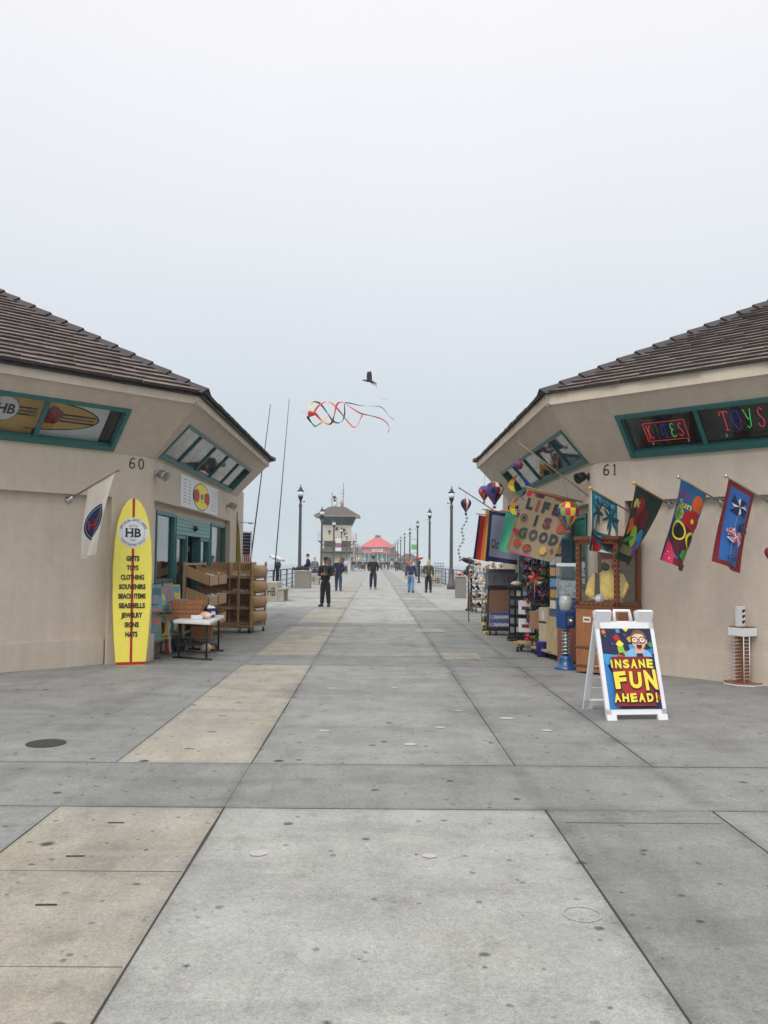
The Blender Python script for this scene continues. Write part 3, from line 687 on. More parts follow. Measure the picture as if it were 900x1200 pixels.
# ---- HB flag
def cloth(name,parent,C,mat_,amp=.03,ph=0.0,art=None,n=(14,22),fold=2.2):
    # C: corners top-left, top-right, bottom-left, bottom-right as seen from the camera side
    TLc,TRc,BLc,BRc=[Vector(c) for c in C]
    nrm=((TRc-TLc).cross(TLc-BLc)).normalized()
    if nrm.dot(EYE-TLc)<0: nrm=-nrm
    wv=lambda u,v: amp*v**.7*math.sin(2*math.pi*(fold*u*.5+.35*v)+ph)+amp*.4*v*math.sin(7*u+3*v+ph)
    def f(u,v,o=0.0):   # v=1 at the top
        d=1-v; p=TLc*(1-u)*(1-d)+TRc*u*(1-d)+BLc*(1-u)*d+BRc*u*d
        return p+nrm*(wv(u,d)+o)
    b=MB()
    nu,nv=n
    g=[[f(i/nu,j/nv,.0006) for i in range(nu+1)] for j in range(nv+1)]; h=[[f(i/nu,j/nv,-.0015) for i in range(nu+1)] for j in range(nv+1)]
    for G_ in (g,h):
        vs=[p for r_ in G_ for p in r_]; b.idx(vs,[(j*(nu+1)+i,j*(nu+1)+i+1,(j+1)*(nu+1)+i+1,(j+1)*(nu+1)+i) for j in range(nv) for i in range(nu)],mat_,True)
    L=[.0026]
    def A(tr_,m,e=.09): b.art(f,tr_,L[0],m,e); L[0]+=.0014
    if art: art(A)
    b.recalc=False
    return b.build(name,parent),f
fb=b_=bL.fr('front')
brk=onpl(80,586,bL.nn['front'],bL.o-bL.nn['front']*.10); tip=onpl(138,551,bL.nn['front'],bL.o+bL.nn['front']*.95)
T=thing('shop_flag',brk,'white flag with a dark blue oval emblem on a wooden pole at the left shop','flag')
p=MB(); p.tube([brk,tip],.014,M_pole,8); p.ball(tip,.026,M_pole,8); p.build('pole',T)
p=MB(); p.lathe(brk-bL.nn['front']*.0,[(.05,0),(.05,.012),(.028,.02),(.024,.12),(.0,.12)],M_steel,12,axis=(tip-brk)); p.build('bracket',T)
def hbart(A):
    A(ell(.52,.44,.46,.24,30),A_navy); A(ring(.52,.44,.41,.212,.010,30),A_lblue); A(xf(text('HB',.13,.012,.46),.42,.44),A_red); A(xf(ell(0,0,.05,.16),.72,.45),A_gold)
tl=brk.lerp(tip,.42); tr=brk.lerp(tip,.96)
cloth('cloth',T,(tl,tr,onY(96,655,tl.y+.15),onY(111,650,tl.y-.05)),C_('flag_white',(214,208,198)),.05,.5,hbart)
# ---- yellow surfboard sign
base=Vector((-3.54,12.60,.0)); fr=zrot(base,R(22)); lean=Vector((0,0,1))*math.cos(R(4))-fr.N*math.sin(R(4)); fr=Frame(base+fr.N*.02,fr.U,lean)
T=thing('surfboard_sign',base,'tall yellow surfboard sign listing gifts and toys, leaning on the corner of the left shop','sign')
prof=[(0,.205),(.05,.215),(.4,.245),(.9,.272),(1.4,.280),(1.8,.262),(2.1,.222),(2.28,.165),(2.39,.10),(2.44,.045),(2.455,.0)]
poly=[(w_,z) for z,w_ in prof]+[(-w_,z) for z,w_ in prof[::-1][1:]]
M_bd=mat('board_yellow',(.90,.78,.10),rough=.3,var=.04,coat=.3)
b=MB(); b.prism(fr,poly,-.05,0,M_bd); b.build('board',T,bevel=.014)
b=MB(); PF=flat(fr)
b.art(PF,rect(-.018,.018,2.16,2.447),.002,A_red); b.art(PF,rect(-.018,.018,.05,1.70),.002,A_red); b.art(PF,tri([(-.205,.01),(.205,.01),(.213,.052),(-.213,.052)]),.003,A_red)
b.art(PF,ell(0,1.94,.215,.225,36),.004,A_white); b.art(PF,ring(0,1.94,.165,.175,.004,36),.006,A_grey)
b.build('stripe',T)
b=MB(); b.art(PF,xf(text('HB',.13,.028,.22),0,1.935),.008,A_black)
for sx_,ww in ((-1,.22),(1,.22)): pass
for u_ in (-.095,-.035,.03): b.art(PF,rect(u_-.022,u_+.022,1.868,1.876)+rect(u_-.022,u_+.022,1.994,2.002),.008,A_black)
b.art(PF,arc_text('OFFICIAL GIFT STORE',0,1.94,.19,.032,165,15),.008,A_black); b.art(PF,arc_text('HUNTINGTON BEACH',0,1.94,.19,.026,208,332,.006,True),.008,A_navy)
b.art(PF,xf(text('Surf City',.036,.004,.12),0,2.04),.008,A_grey); b.art(PF,xf(text('Store',.03,.004,.07),0,1.83),.008,A_grey)
for i,(s_,ww) in enumerate((('GIFTS',.185),('TOYS',.165),('CLOTHING',.33),('SOUVENIRS',.375),('BEACH ITEMS',.385),('SEASHELLS',.37),('JEWELRY',.30),('SIGNS',.20),('HATS',.17))):
    b.art(PF,xf(text(s_,.074,.042,ww),0,1.555-i*.138),.009,A_black)
b.build('lettering',T)
# ---- banner over the left door
G=bL.fr('side'); T=thing('shop_banner',G.p(3.5,2.5,.02),'white banner with a yellow oval and red hibiscus above the left shop door','banner')
b=MB(); PF=flat(G); b.box(G,1.83,5.30,2.48,3.045,.004,.022,A_white)
b.art(PF,ell(3.62,2.76,.80,.262,36),.025,A_black,.5); b.art(PF,ell(3.62,2.76,.755,.247,36),.028,A_yel,.5)
for sx in (-1,1):
    for dv in (-.06,0,.06): b.art(PF,rect(3.62+min(sx*.25,sx*.76),3.62+max(sx*.25,sx*.76),2.76+dv-.012,2.76+dv+.012),.030,A_navy)
    for k in range(5): b.art(PF,ell(3.62+sx*.50+.13*math.cos(R(72*k)),2.76+.07*math.sin(R(72*k)),.15,.058,12,0),.033+.001*k,A_red)
b.art(PF,xf(text('HB',.11,.02,.22),3.62,2.765),.034,A_teal); b.art(PF,rect(3.5,3.74,2.66,2.668),.034,A_teal)
for k in range(8):
    for cx in (2.15,2.55,4.72,5.05):
        z=2.56+k*.058; ww=rnd.uniform(.12,.26); b.art(PF,rect(cx-ww/2,cx+ww/2,z,z+.013),.025,A_grey)
b.recalc=False; b.build('banner_panel',T)
# ---- book/print rack by the wall
T=thing('print_rack',(-3.25,14.0,0),'low rack of bright beach prints against the wall between surfboard sign and table','rack')
b=MB()
for y in (13.38,14.2,15.05):
    b.tube([(-3.50,y,0),(-3.50,y,1.2)],.012,M_black,6); b.tube([(-3.50,y,.02),(-3.30,y,.02)],.012,M_black,6)
for z in (.25,.72,1.15): b.tube([(-3.50,13.38,z),(-3.50,15.05,z)],.008,M_black,6); 
for z in (.22,.68): b.tube([(-3.36,13.38,z),(-3.36,15.05,z)],.008,M_black,6)
b.build('frame',T)
pal=[C_('pr_yellow',(200,186,96)),C_('pr_sky',(96,140,170)),C_('pr_cream',(190,182,160)),C_('pr_green',(110,140,100)),C_('pr_rose',(176,120,110)),C_('pr_teal',(60,110,120)),C_('pr_grey',(130,140,144)),A_sand]
pr=random.Random(4)
for r_,z in enumerate((.26,.72)):
    for k in range(4):
        y=13.36+k*.42; a=Vector((-3.50,y,z)); U=Vector((.17,.26,0)).normalized(); V=Vector((-.05,.10,.42)).normalized(); fq=Frame(a,U,V)
        b=MB(); bg=pr.choice(pal); b.box(fq,0,.29,0,.40,-.008,0,bg); PF=flat(fq)
        b.art(PF,rect(.02,.27,.26,.38),.002,pr.choice(pal)); b.art(PF,ell(.15,.18,.07,.10),.004,pr.choice(pal+[A_black])); b.art(PF,stroke([(.06,.07+.1*pr.random()),(.12,.12),(.2,.10+.1*pr.random())],.012),.005,pr.choice([A_brown,A_black,A_grey])); b.art(PF,rect(.02,.27,.02,.06),.006,pr.choice(pal))
        b.recalc=False
        o=single(b,'art_print',a,'printed beach picture, %s from the surfboard sign in the %s row of the low rack'%(['first','second','third','fourth'][k],['lower','upper'][r_]),'picture','prints in the low rack by the left wall')
b=MB(); fq=Frame((-3.36,13.98,.02),(.2,.98,0),(-.1,0,1)); b.box(fq,0,.09,0,.5,-.01,0,A_red); b.box(fq,.14,.2,0,.45,-.01,0,A_cream); single(b,'bookmark_card',(-3.36,13.98,0),'narrow red and cream card standing under the prints by the left wall','card')
# ---- folding table
TZ=.60; c0=onz(203,727,TZ); c1=onz(246,729,TZ); c2=onz(263,721,TZ)
U=(c1-c0); tw=U.length; U.normalize(); V=(c2-c1); td=max(V.length,.8); V.normalize(); c3=c0+V*td
T=thing('folding_table',((c0+c2)/2).to_2d().to_3d(),'white topped folding table with black metal legs holding the wooden crate','table')
b=MB(); fq=Frame(c0,U,V); poly=[(0,0),(tw,0),((c2-c0).dot(U),td),((c2-c0).dot(U)-tw,td)]
fz=Frame(c0-Vector((0,0,.045)),Vector((1,0,0)),Vector((0,1,0)))
pw=[c0,c1,c1+V*td,c0+V*td]; b.prism(fz,[((q-c0).x,(q-c0).y) for q in pw],0,.045,M_white); b.build('table_top',T,bevel=.008)
for e in (.10,.90):
    b=MB(); m0=c0.lerp(c1,.12)+V*td*e; m1=c0.lerp(c1,.88)+V*td*e; 
    for q in (m0,m1): b.tube([(q.x,q.y,TZ-.04),(q.x,q.y,.03)],.016,M_black,8)
    b.tube([(m0.x,m0.y,.30),(m1.x,m1.y,.30)],.013,M_black,8); ex=(m1-m0).normalized()*.10
    b.tube([(m0.x-ex.x,m0.y-ex.y,.018),(m1.x+ex.x,m1.y+ex.y,.018)],.018,M_black,8); b.tube([(m0.x,m0.y,.13),(m1.x,m1.y,.13)],.013,M_black,8); b.build('leg',T)
def crate(o,a,w_,d,h,m,nm,label,slats=3,cat='crate',grp=None,flare=.03,open_=True):
    fq=zrot(o,a); b=MB(); t_=.014
    for i in range(slats):
        z0=h*i/slats+.003; z1=h*(i+1)/slats-.003; e=flare*(i+.5)/slats
        b.box(fq,-w_/2-e,w_/2+e,z0,z1,d/2+e,d/2+e+t_,m); b.box(fq,-w_/2-e,w_/2+e,z0,z1,-d/2-e-t_,-d/2-e,m)
        b.box(fq,-w_/2-e-t_,-w_/2-e,z0,z1,-d/2-e,d/2+e,m); b.box(fq,w_/2+e,w_/2+e+t_,z0,z1,-d/2-e,d/2+e,m)
    b.box(fq,-w_/2,w_/2,0,.012,-d/2,d/2,m)
    return single(b,nm,o,label,cat,grp,bevel=.003)
cc=onz(219,724,TZ+.005); crate(Vector((cc.x,cc.y+.12,TZ+.002)),R(5),.44,.30,.29,M_woodD,'wooden_crate','flared brown wooden crate on the white folding table',4)
def blob(name,o,sz,m,label,cat,seed=0,group=None,n=10,m2=None):
    rr_=random.Random(seed); b=MB(); o=Vector(o); vs=[];fs=[];h=6
    for i in range(h+1):
        for k in range(n):
            a=math.pi*i/h; t=2*math.pi*k/n; q=1+rr_.uniform(-.16,.16)
            vs.append(o+Vector((math.sin(a)*math.cos(t)*sz[0]*q,math.sin(a)*math.sin(t)*sz[1]*q,sz[2]+math.cos(a)*sz[2]*q)))
    for i in range(h):
        for k in range(n): fs.append((i*n+k,(i+1)*n+k,(i+1)*n+(k+1)%n,i*n+(k+1)%n))
    b.idx(vs,fs,m,True)
    if m2:
        for k in range(len(b.m)):
            if rr_.random()<.3: b.m[k]=b.mi(m2)
    return single(b,name,o,label,cat,group)
q=c1.lerp(c2,.35)-U*.18; q2=q+V*.30
blob('towel_bundle',(q2.x,q2.y+.1,TZ+.002),(.13,.12,.10),A_navy,'navy and white folded towel bundle at the far end of the white folding table','towel',3,m2=A_white)
blob('shell_bag',(q.x-.02,q.y+.02,TZ+.002),(.10,.08,.055),A_peach,'peach net bag of shells on the white folding table','bag',5,m2=A_white)
b=MB(); fq=zrot((q.x-.14,q.y-.03,TZ+.002),R(10)); b.box(fq,-.09,.09,0,.06,-.05,.05,A_white); single(b,'white_box',(q.x-.14,q.y,TZ),'small white box on the near edge of the white folding table','box',bevel=.004)
b=MB(); cc2=cc+Vector((-.08,.10,.16)); b.box(zrot(cc2,R(-20)),-.07,.07,0,.14,-.01,.01,A_lblue); single(b,'price_card',cc2,'pale blue card standing up out of the brown crate','card')
crate(Vector((cc.x+.15,cc.y+.5,.24)),R(5),.28,.26,.20,M_woodD,'wooden_crate','brown wooden crate on the low shelf underneath the folding table',4)
b=MB(); o_=Vector((cc.x+.05,cc.y+.55,0)); fq=zrot(o_,R(5)); b.box(fq,-.30,.34,.12,.145,-.14,.14,A_brown); 
for u_ in (-.28,.32):
    for n_ in (-.12,.12): b.box(fq,u_-.015,u_+.015,0,.12,n_-.015,n_+.015,A_brown)
single(b,'low_shelf',o_,'low wooden shelf on the ground under the folding table','shelf')
blob('dark_bag',(cc.x-.25,cc.y+.55,.0),(.13,.13,.13),col8('bag_dark',(40,52,70)),'dark blue bag on the ground beneath the folding table','bag',8)
blob('shell_bag',(cc.x+.24,cc.y+.42,.0),(.10,.08,.08),A_cream,'pale net bag on the ground under the folding table','bag',9,m2=A_peach)
# ---- wooden display shelving
def casters(parent,pts):
    for q in pts:
        b=MB(); q=Vector(q); b.lathe(q+Vector((-.018,0,.045)),[(.045,0),(.045,.036)],M_black,12,axis=(1,0,0)); b.bar(q+Vector((0,0,.05)),q+Vector((0,0,.11)),.05,.03,M_steel); b.build('caster',parent)
def bins(name,o,a,w_,d,h,cols_,rows_,label,backw=True):
    T=thing(name,o,label,'shelf'); fq=zrot(o,a); b=MB(); t_=.022; z0=.13
    for i in range(cols_+1):
        u_=-w_/2+w_*i/cols_; b.box(fq,u_-t_/2,u_+t_/2,z0,h,-d,-.0,M_wood) if i in(0,cols_) else b.box(fq,u_-.009,u_+.009,z0+.05,h-.02,-d+.01,-.03,M_wood)
    b.box(fq,-w_/2+.01,w_/2-.01,z0+.01,h-.01,-d-.0,-d+.012,M_wood)
    b.box(fq,-w_/2,w_/2,z0-.03,z0+.02,-d,.0,M_wood); b.build('frame',T,bevel=.003)
    rh=(h-z0-.04)/rows_
    cs=[]
    for r_ in range(rows_):
        zz=z0+.03+rh*r_; b=MB()
        # sloped tray with a front lip
        P=[fq.p(u_,v_,n_) for (v_,n_) in ((zz+.0,0),(zz+rh*.45,-d+.02)) for u_ in (-w_/2+.011,w_/2-.011)]
        Pt=[p_+Vector((0,0,.014)) for p_ in P]; b.hexa([P[0],P[1],P[2],P[3],Pt[0],Pt[1],Pt[2],Pt[3]],M_wood)
        b.box(fq,-w_/2+.011,w_/2-.011,zz-.005,zz+.055,-.002,.014,M_wood); b.build('tray',T,bevel=.002)
        for c in range(cols_): cs.append((fq,-w_/2+w_*(c+.5)/cols_,zz+.03,-.08,rh,r_,c))
    casters(T,[fq.p(u_,0,n_) for u_ in (-w_/2+.06,w_/2-.06) for n_ in (-d+.05,-.05)])
    return T,cs
fo=Vector((-3.11,18.35,0)); T,cs=bins('display_shelf',fo,R(-3),.98,.42,1.50,2,4,'brown wooden display shelf of eight sloped bins facing the walkway at left')
M_shell=col8('shell_white',(225,215,200)); M_shellp=col8('shell_peach',(214,160,120))
def pile(fq,u_,v_,n_,k,w_,mats,name,label,cat,group=None,sz=.03):
    b=MB(); c=fq.p(u_,v_,n_)
    for i in range(k):
        p_=fq.p(u_+rnd.uniform(-w_,w_),v_+rnd.uniform(0,sz*1.6),n_+rnd.uniform(-.05,.05)); b.ball(p_,rnd.uniform(.6,1.2)*sz,rnd.choice(mats),6,(rnd.uniform(.7,1.4),rnd.uniform(.7,1.4),rnd.uniform(.5,.9)))
    return single(b,name,c,label,cat,group)
for fq,u_,v_,n_,rh,r_,c in cs:
    if (r_,c)==(2,1): pile(fq,u_,v_,n_,46,.17,[M_shell,A_white],'shell_pile','large heap of white shells in the upper right bins of the display shelf','shells',sz=.032)
    elif (r_,c)==(3,1): pile(fq,u_,v_,n_,14,.17,[M_shell,A_white],'shell_pile','few white shells in the topmost right bin of the display shelf','shells',sz=.03)
    elif (r_,c) in((1,1),(0,1),(2,0)): pile(fq,u_,v_,n_,6,.15,[M_shellp,M_shell],'shell_pile','handful of small shells in the %s of the display shelf'%{(1,1):'right bin one above the bottom',(0,1):'bottom right bin',(2,0):'left bin one below the top'}[(r_,c)],'shells','small handfuls of shells in the display shelf',sz=.022)
# end unit with curved bins
a0=Vector((-2.60,18.15,0)); a1=Vector((-2.40,18.85,0)); o=(a0+a1)/2; ang=math.atan2((a1-a0).y,(a1-a0).x)
T=thing('end_display_unit',o,'narrow wooden end unit of four rounded bins on casters, rightmost of the left shelves','shelf'); fq=zrot(o,ang); w_=(a1-a0).length
fq=Frame(o,fq.U,(0,0,1),fq.N)
b=MB()
for u_ in (-w_/2,w_/2):
    for n_ in (-.3,0): b.box(fq,u_-.022,u_+.022,.13,1.5,n_-.02,n_+.02,M_wood)
b.box(fq,-w_/2,w_/2,.13,.17,-.3,0,M_wood); b.box(fq,-w_/2,w_/2,1.46,1.5,-.3,-.26,M_wood); b.build('frame',T,bevel=.003)
for r_ in range(4):
    b=MB(); zc=.34+r_*.32; pts=[]
    for k in range(9):
        aa=R(-100+200*k/8); pts.append((zc+.135*math.sin(aa),-.04+.10*math.cos(aa)))
    for (z_a,n_a),(z_b,n_b) in zip(pts,pts[1:]): b.face([fq.p(-w_/2+.022,z_a,n_a),fq.p(w_/2-.022,z_a,n_a),fq.p(w_/2-.022,z_b,n_b),fq.p(-w_/2+.022,z_b,n_b)],M_wood,True)
    for u_ in (-w_/2+.022,w_/2-.022): b.face([fq.p(u_,z_,n_) for z_,n_ in pts],M_wood)
    b.box(fq,-w_/2+.022,w_/2-.022,zc-.15,zc-.135,-.28,.02,M_wood); b.build('bin',T)
casters(T,[fq.p(u_,0,n_) for u_ in (-w_/2+.03,w_/2-.03) for n_ in (-.27,-.02)])
# side unit along the wall with tilted bins
o=Vector((-3.22,16.1,0)); T=thing('side_bin_rack',o,'wooden rack of tilted bins of shells standing in front of the left shop door','shelf')
b=MB()
for y in (15.25,17.1):
    for x in (-3.38,): b.box(WORLD,x-.02,x+.02,.0,1.5,-y-.02,-y+.02,M_wood)
for z in (.25,1.46): b.bar((-3.38,15.25,z),(-3.38,17.1,z),.03,.04,M_wood)
for y in (15.25,17.1): b.bar((-3.38,y,.05),(-2.98,y,.05),.04,.04,M_wood)
b.build('frame',T,bevel=.003)
k=0
for z in (.50,.86,1.24):
    for y0 in (15.3,16.22):
        b=MB(); x0,x1=-3.36,-2.94; h=.2; dz=-.17
        P=lambda x,y,zz: Vector((x,y,z+zz+dz*(x-x0)/(x1-x0)))
        for ya,yb in ((y0,y0+.014),(y0+.84,y0+.854)): b.hexa([P(x0,ya,0),P(x1,ya,0),P(x0,ya,h),P(x1,ya,h),P(x0,yb,0),P(x1,yb,0),P(x0,yb,h),P(x1,yb,h)],M_wood)
        b.hexa([P(x1-.014,y0,0),P(x1,y0,0),P(x1-.014,y0,h*.9),P(x1,y0,h*.9),P(x1-.014,y0+.85,0),P(x1,y0+.85,0),P(x1-.014,y0+.85,h*.9),P(x1,y0+.85,h*.9)],M_wood)
        b.hexa([P(x0,y0,0),P(x1,y0,0),P(x0,y0,.012),P(x1,y0,.012),P(x0,y0+.85,0),P(x1,y0+.85,0),P(x0,y0+.85,.012),P(x1,y0+.85,.012)],M_wood)
        b.build('bin',T,bevel=.002)
        if z>.6:
            c=P(-3.1,y0+.35,.10); mm=[[M_shellp,A_maroon,M_shell],[A_white,A_lblue,M_shellp]][int(z<1)]
            bb=MB()
            for i in range(22): bb.ball(c+Vector((rnd.uniform(-.14,.14),rnd.uniform(-.25,.4),rnd.uniform(0,.05))),rnd.uniform(.02,.05),rnd.choice(mm),6,(1.3,1,.6))
            single(bb,'shell_pile',c,['pile of peach and maroon shells in a near top bin of the tilted rack','pile of peach and maroon shells in the far top bin of the tilted rack','pile of white and blue trinkets in the near lower bin of the tilted rack','pile of white and blue trinkets in the far lower bin of the tilted rack'][ (0 if z>1 else 2)+(0 if y0<16 else 1)],'shells')
# ---- feather flag, US flag, arm at the far end of the left shop
o=Vector((-3.3,22.6,0)); o=onY(276,700,21.0); o.z=0
T=thing('feather_banner',o,'narrow olive yellow feather banner at the far corner of the left shop','banner'); b=MB(); top=onY(274,600,21.0)
b.tube([o,(o.x,o.y,top.z)],.012,M_black,6); b.build('pole',T)
b=MB(); f1=Frame(o,(1,0,0),(0,0,1),(0,-1,0)); zt=top.z-.15; b.prism(f1,[(.01,.75),(.14,.8),(.12,1.4),(.06,zt-.25),(.01,zt)],-.004,.004,col8('olive_cloth',(150,132,40))); b.build('cloth',T)
Y=23.0; TLc=onY(283.5,624,Y); TRc=onY(294,624.5,Y); BLc=onY(282,672,Y); BRc=onY(292.5,672,Y)
T=thing('national_flag',(TLc.x,Y,0),'american flag hanging upright behind the wooden shelves on the left','flag')
b=MB(); b.tube([(TRc.x+.02,Y,0),(TRc.x+.02,Y,TRc.z+.06)],.014,M_metal,6); b.tube([(TLc.x-.02,Y,TLc.z+.02),(TRc.x+.03,Y,TRc.z+.02)],.01,M_metal,6); b.build('pole',T)
def usart(A):
    for k in range(4): A(rect(.1+k*.23,.1+k*.23+.12,0,.5),A_red)
    A(rect(0,1,.47,1),A_navy)
    for j in range(6):
        for i in range(5 if j%2 else 4): A(ell(.12+i*.19+(0 if j%2 else .09),.53+j*.08,.045,.014,5),A_white)
cloth('cloth',T,(TLc,TRc,BLc,BRc),A_white,.02,0,usart,n=(8,14))
a=onY(274,611,21.6); c=onY(294,613,21.6); T=thing('wall_arm_light',a,'thin metal arm lamp sticking out past the far corner of the left shop','lamp')
b=MB(); b.tube([a,c],.012,M_metal,6); b.tube([a,(a.x,a.y,a.z-.9)],.012,M_metal,6); b.build('arm',T); b=MB(); b.ball(c,.05,M_white,8,(1.6,1,.6)); b.build('lamp_head',T)
# ---- tall thin poles (kite poles)
for (xb,yb),(xt,yt),Yp,lab in (((293,662),(317,474),27.0,'tall thin leaning kite pole, the left one of two behind the left shop'),((323,655),(339,467),34.0,'tall thin leaning kite pole beside the viewer, the right one of two')):
    B0=onY(xb,yb,Yp); T0=onY(xt,yt,Yp); d=(T0-B0).normalized(); g=B0-d*(B0.z/d.z); b=MB(); b.tube([g,g.lerp(T0,.5),T0],[.026,.020,.010],M_black,7); b.lathe(g,[(.09,0),(.09,.03),(.06,.05),(.05,.4),(.04,.4)],M_black,10); single(b,'kite_pole',g,lab,'pole')
# ================================================================ RIGHT SHOP
nf=bR.nn['front']; 
# neon signs behind the upper front window
f=ffR[0]; wo=ffR[5]; lo,hi,v0,v1=ffR[1:5]
def neon(name,h): 
    c=S(h); m=mat('neon_'+name,c,emit=c,estr=.5,var=0); return m
N_red=neon('red',(236,60,70)); N_grn=neon('green',(60,225,110)); N_blue=neon('blue',(40,46,190)); N_dim=neon('dim',(70,50,60))
GL={'K':[[(.12,1),(.22,.5),(.05,0),(-.02,.06)],[(.75,.98),(.62,1),(.2,.5),(.45,.12),(.7,.0),(.8,.1)]],
'I':[[(.25,1),(.6,1)],[(.42,1),(.38,0)],[(.15,0),(.6,0)]],
'T':[[(.02,.8),(.08,1),(.9,1),(.95,.9)],[(.5,1),(.45,0)],[(.25,0),(.65,0)]],
'E':[[(.75,.92),(.5,1),(.25,.9),(.25,.6),(.5,.53)],[(.5,.53),(.2,.45),(.12,.2),(.3,0),(.6,0),(.8,.12)]],
'S':[[(.78,.88),(.55,1),(.3,.88),(.3,.65),(.6,.45),(.68,.2),(.45,0),(.15,.05),(.08,.2)]],
'O':[[(.45+.38*math.cos(k*.524),.5+.5*math.sin(k*.524)) for k in range(13)]],
'Y':[[(.02,.95),(.12,1),(.2,.8),(.4,.45),(.6,.55)],[(.8,1),(.6,.45),(.5,.1),(.25,0),(.15,.12)]]}
def neonsign(T_,u0,u1,vb,vt,word,cols_,border,label):
    n0=-.16
    T=thing('neon_sign',f.p((u0+u1)/2,(vb+vt)/2,n0),label,'sign'); b=MB(); b.box(f,u0,u1,vb,vt,n0-.03,n0,A_black); b.build('backing',T)
    b=MB(); b.box(f,u0+.06,u0+.075,vb-.05,vb,n0-.02,n0,A_white);b.box(f,u1-.075,u1-.06,vb-.05,vb,n0-.02,n0,A_white); b.build('stand_off',T)
    W=(u1-u0)-.10; cw=W/len(word)
    for i,ch in enumerate(word):
        b=MB()
        for L in GL[ch]: b.tube([f.p(u0+.05+cw*(i+.08+x*.8),vb+.07+(vt-vb-.14)*y,n0+.02) for x,y in L],.0048,cols_[i],6)
        b.build('neon_letter',T)
    if border:
        b=MB(); e=.03; q=[(u0+e,vb+e),(u1-e,vb+e),(u1-e,vt-e),(u0+e,vt-e)]
        for i in range(4): b.tube([f.p(*q[i],n0+.02),f.p(*q[(i+1)%4],n0+.02)],.0042,N_red,6)
        b.build('neon_border',T)
vv0=v0+.10
neonsign(TR,.92,1.58,vv0+.03,vv0+.39,'KITES',[N_red,N_dim,N_blue,N_grn,N_red],True,'neon sign reading KITES in a red tube border in the upper window of shop 61')
neonsign(TR,1.98,2.70,vv0+.05,vv0+.48,'TOYS',[N_red,N_blue,N_grn,N_red],False,'neon sign reading TOYS on a black board in the upper window of shop 61')
# lit ceiling spot seen in the window
b=MB(); c=onpl(733,505,f.N,f.p(0,0,-.42)); M_lamp=mat('lamp_glow',(1,1,.95),emit=(1,.97,.9),estr=5,var=0); b.ball(c,.045,M_lamp,12); o=single(b,'ceiling_spot',c,'lit white spot lamp behind the glass left of the TOYS sign','lamp')
b=MB(); c=onpl(752,478,f.N,f.p(0,0,-.42)); b.ball(c,.05,M_lamp,10,(1.5,.7,.3)); single(b,'ceiling_spot',c,'lit flat ceiling lamp behind the glass above the TOYS sign','lamp')
# ---- four banner flags on poles along the front wall
def frontflag(tip_px,brk_px,cor,m,art,label,off=.9,amp=.05,ph=0,pm=None,fold=2.2,ys=(0,0)):
    tip=onpl(*tip_px,nf,bR.o+nf*off); br=onpl(*brk_px,nf,bR.o-nf*.10)
    T=thing('banner_flag',br,label,'flag',None); b=MB(); b.tube([br,tip],.012,pm or M_pole,8); b.build('pole',T); b=MB(); b.ball(tip,.026,A_gold if pm is None else M_steel,10); b.build('finial',T)
    b=MB(); b.lathe(br,[(.045,0),(.045,.012),(.022,.02),(.02,.10),(0,.1)],M_steel,10,axis=(tip-br)); b.build('bracket',T)
    # top corners lie on the pole
    d=(br-tip); 
    def on(px):  # point of the pole under a photo pixel column
        best=min((abs(pr_(tip+d*k/200)-px),k) for k in range(201)); return tip+d*best[1]/200
    def pr_(p): q=p-EYE; return 450+FPX*q.dot(CR)/q.dot(CF)
    tl=on(cor[0][0]); tr=on(cor[1][0]); bl=onY(*cor[2],tl.y+ys[0]); brr=onY(*cor[3],tr.y+ys[1])
    c,ff=cloth('cloth',T,(tl,tr,bl,brr),m,amp,ph,art,fold=fold); return T
def welcome(A):
    A(rect(0,.035,0,1),A_cream); A(rect(.965,1,.0,1),A_cream); A(xf(rect(-.5,.5,-.5,.5),.5,.56,0,.86,.50),C_('welcome_mid',(84,150,160)))
    A(xf(text('WELCOME',.085,.02,.78),.5,.90),A_lblue); A(ell(.5,.72,.26,.10),A_cream); A(tri([(.10,.36),(.16,.62),(.34,.70),(.66,.70),(.84,.62),(.90,.34)]),A_cream)
    for cx,cy in ((.27,.68),(.72,.68)):
        A(stroke([(cx-.04,.30),(cx+.02,.5),(cx,cy)],.045),C_('palm_teal',(14,84,104)))
        for a in range(0,360,51): A(xf(ell(.13,0,.13,.028,8),cx,cy,a,1,1),C_('palm_teal',(14,84,104)))
    A(rect(.04,.96,.26,.34),A_teal); A(stroke([(.1,.3),(.5,.27),(.9,.31)],.02),A_lblue)
    A(tri([(.04,0),(.04,.2),(.35,.10),(.6,.02),(.8,0)]),A_cream)
    for cx,cy,r in ((.12,.17,.14),(.34,.08,.15),(.84,.12,.15)): A(xf(flower(0,0,1,5,.6,20),cx,cy,0,r*1.15,r*.55),A_red if cx<.8 else A_mag); A(ell(cx,cy,.03,.015),A_orange)
frontflag((691.5,572),(748,606),((692.5,573),(724,584),(687,644),(720,650)),A_teal,lambda A:welcome(A),'teal welcome flag with two palm trees and red hibiscus, leftmost of the four front flags',off=.95,ys=(0,0))
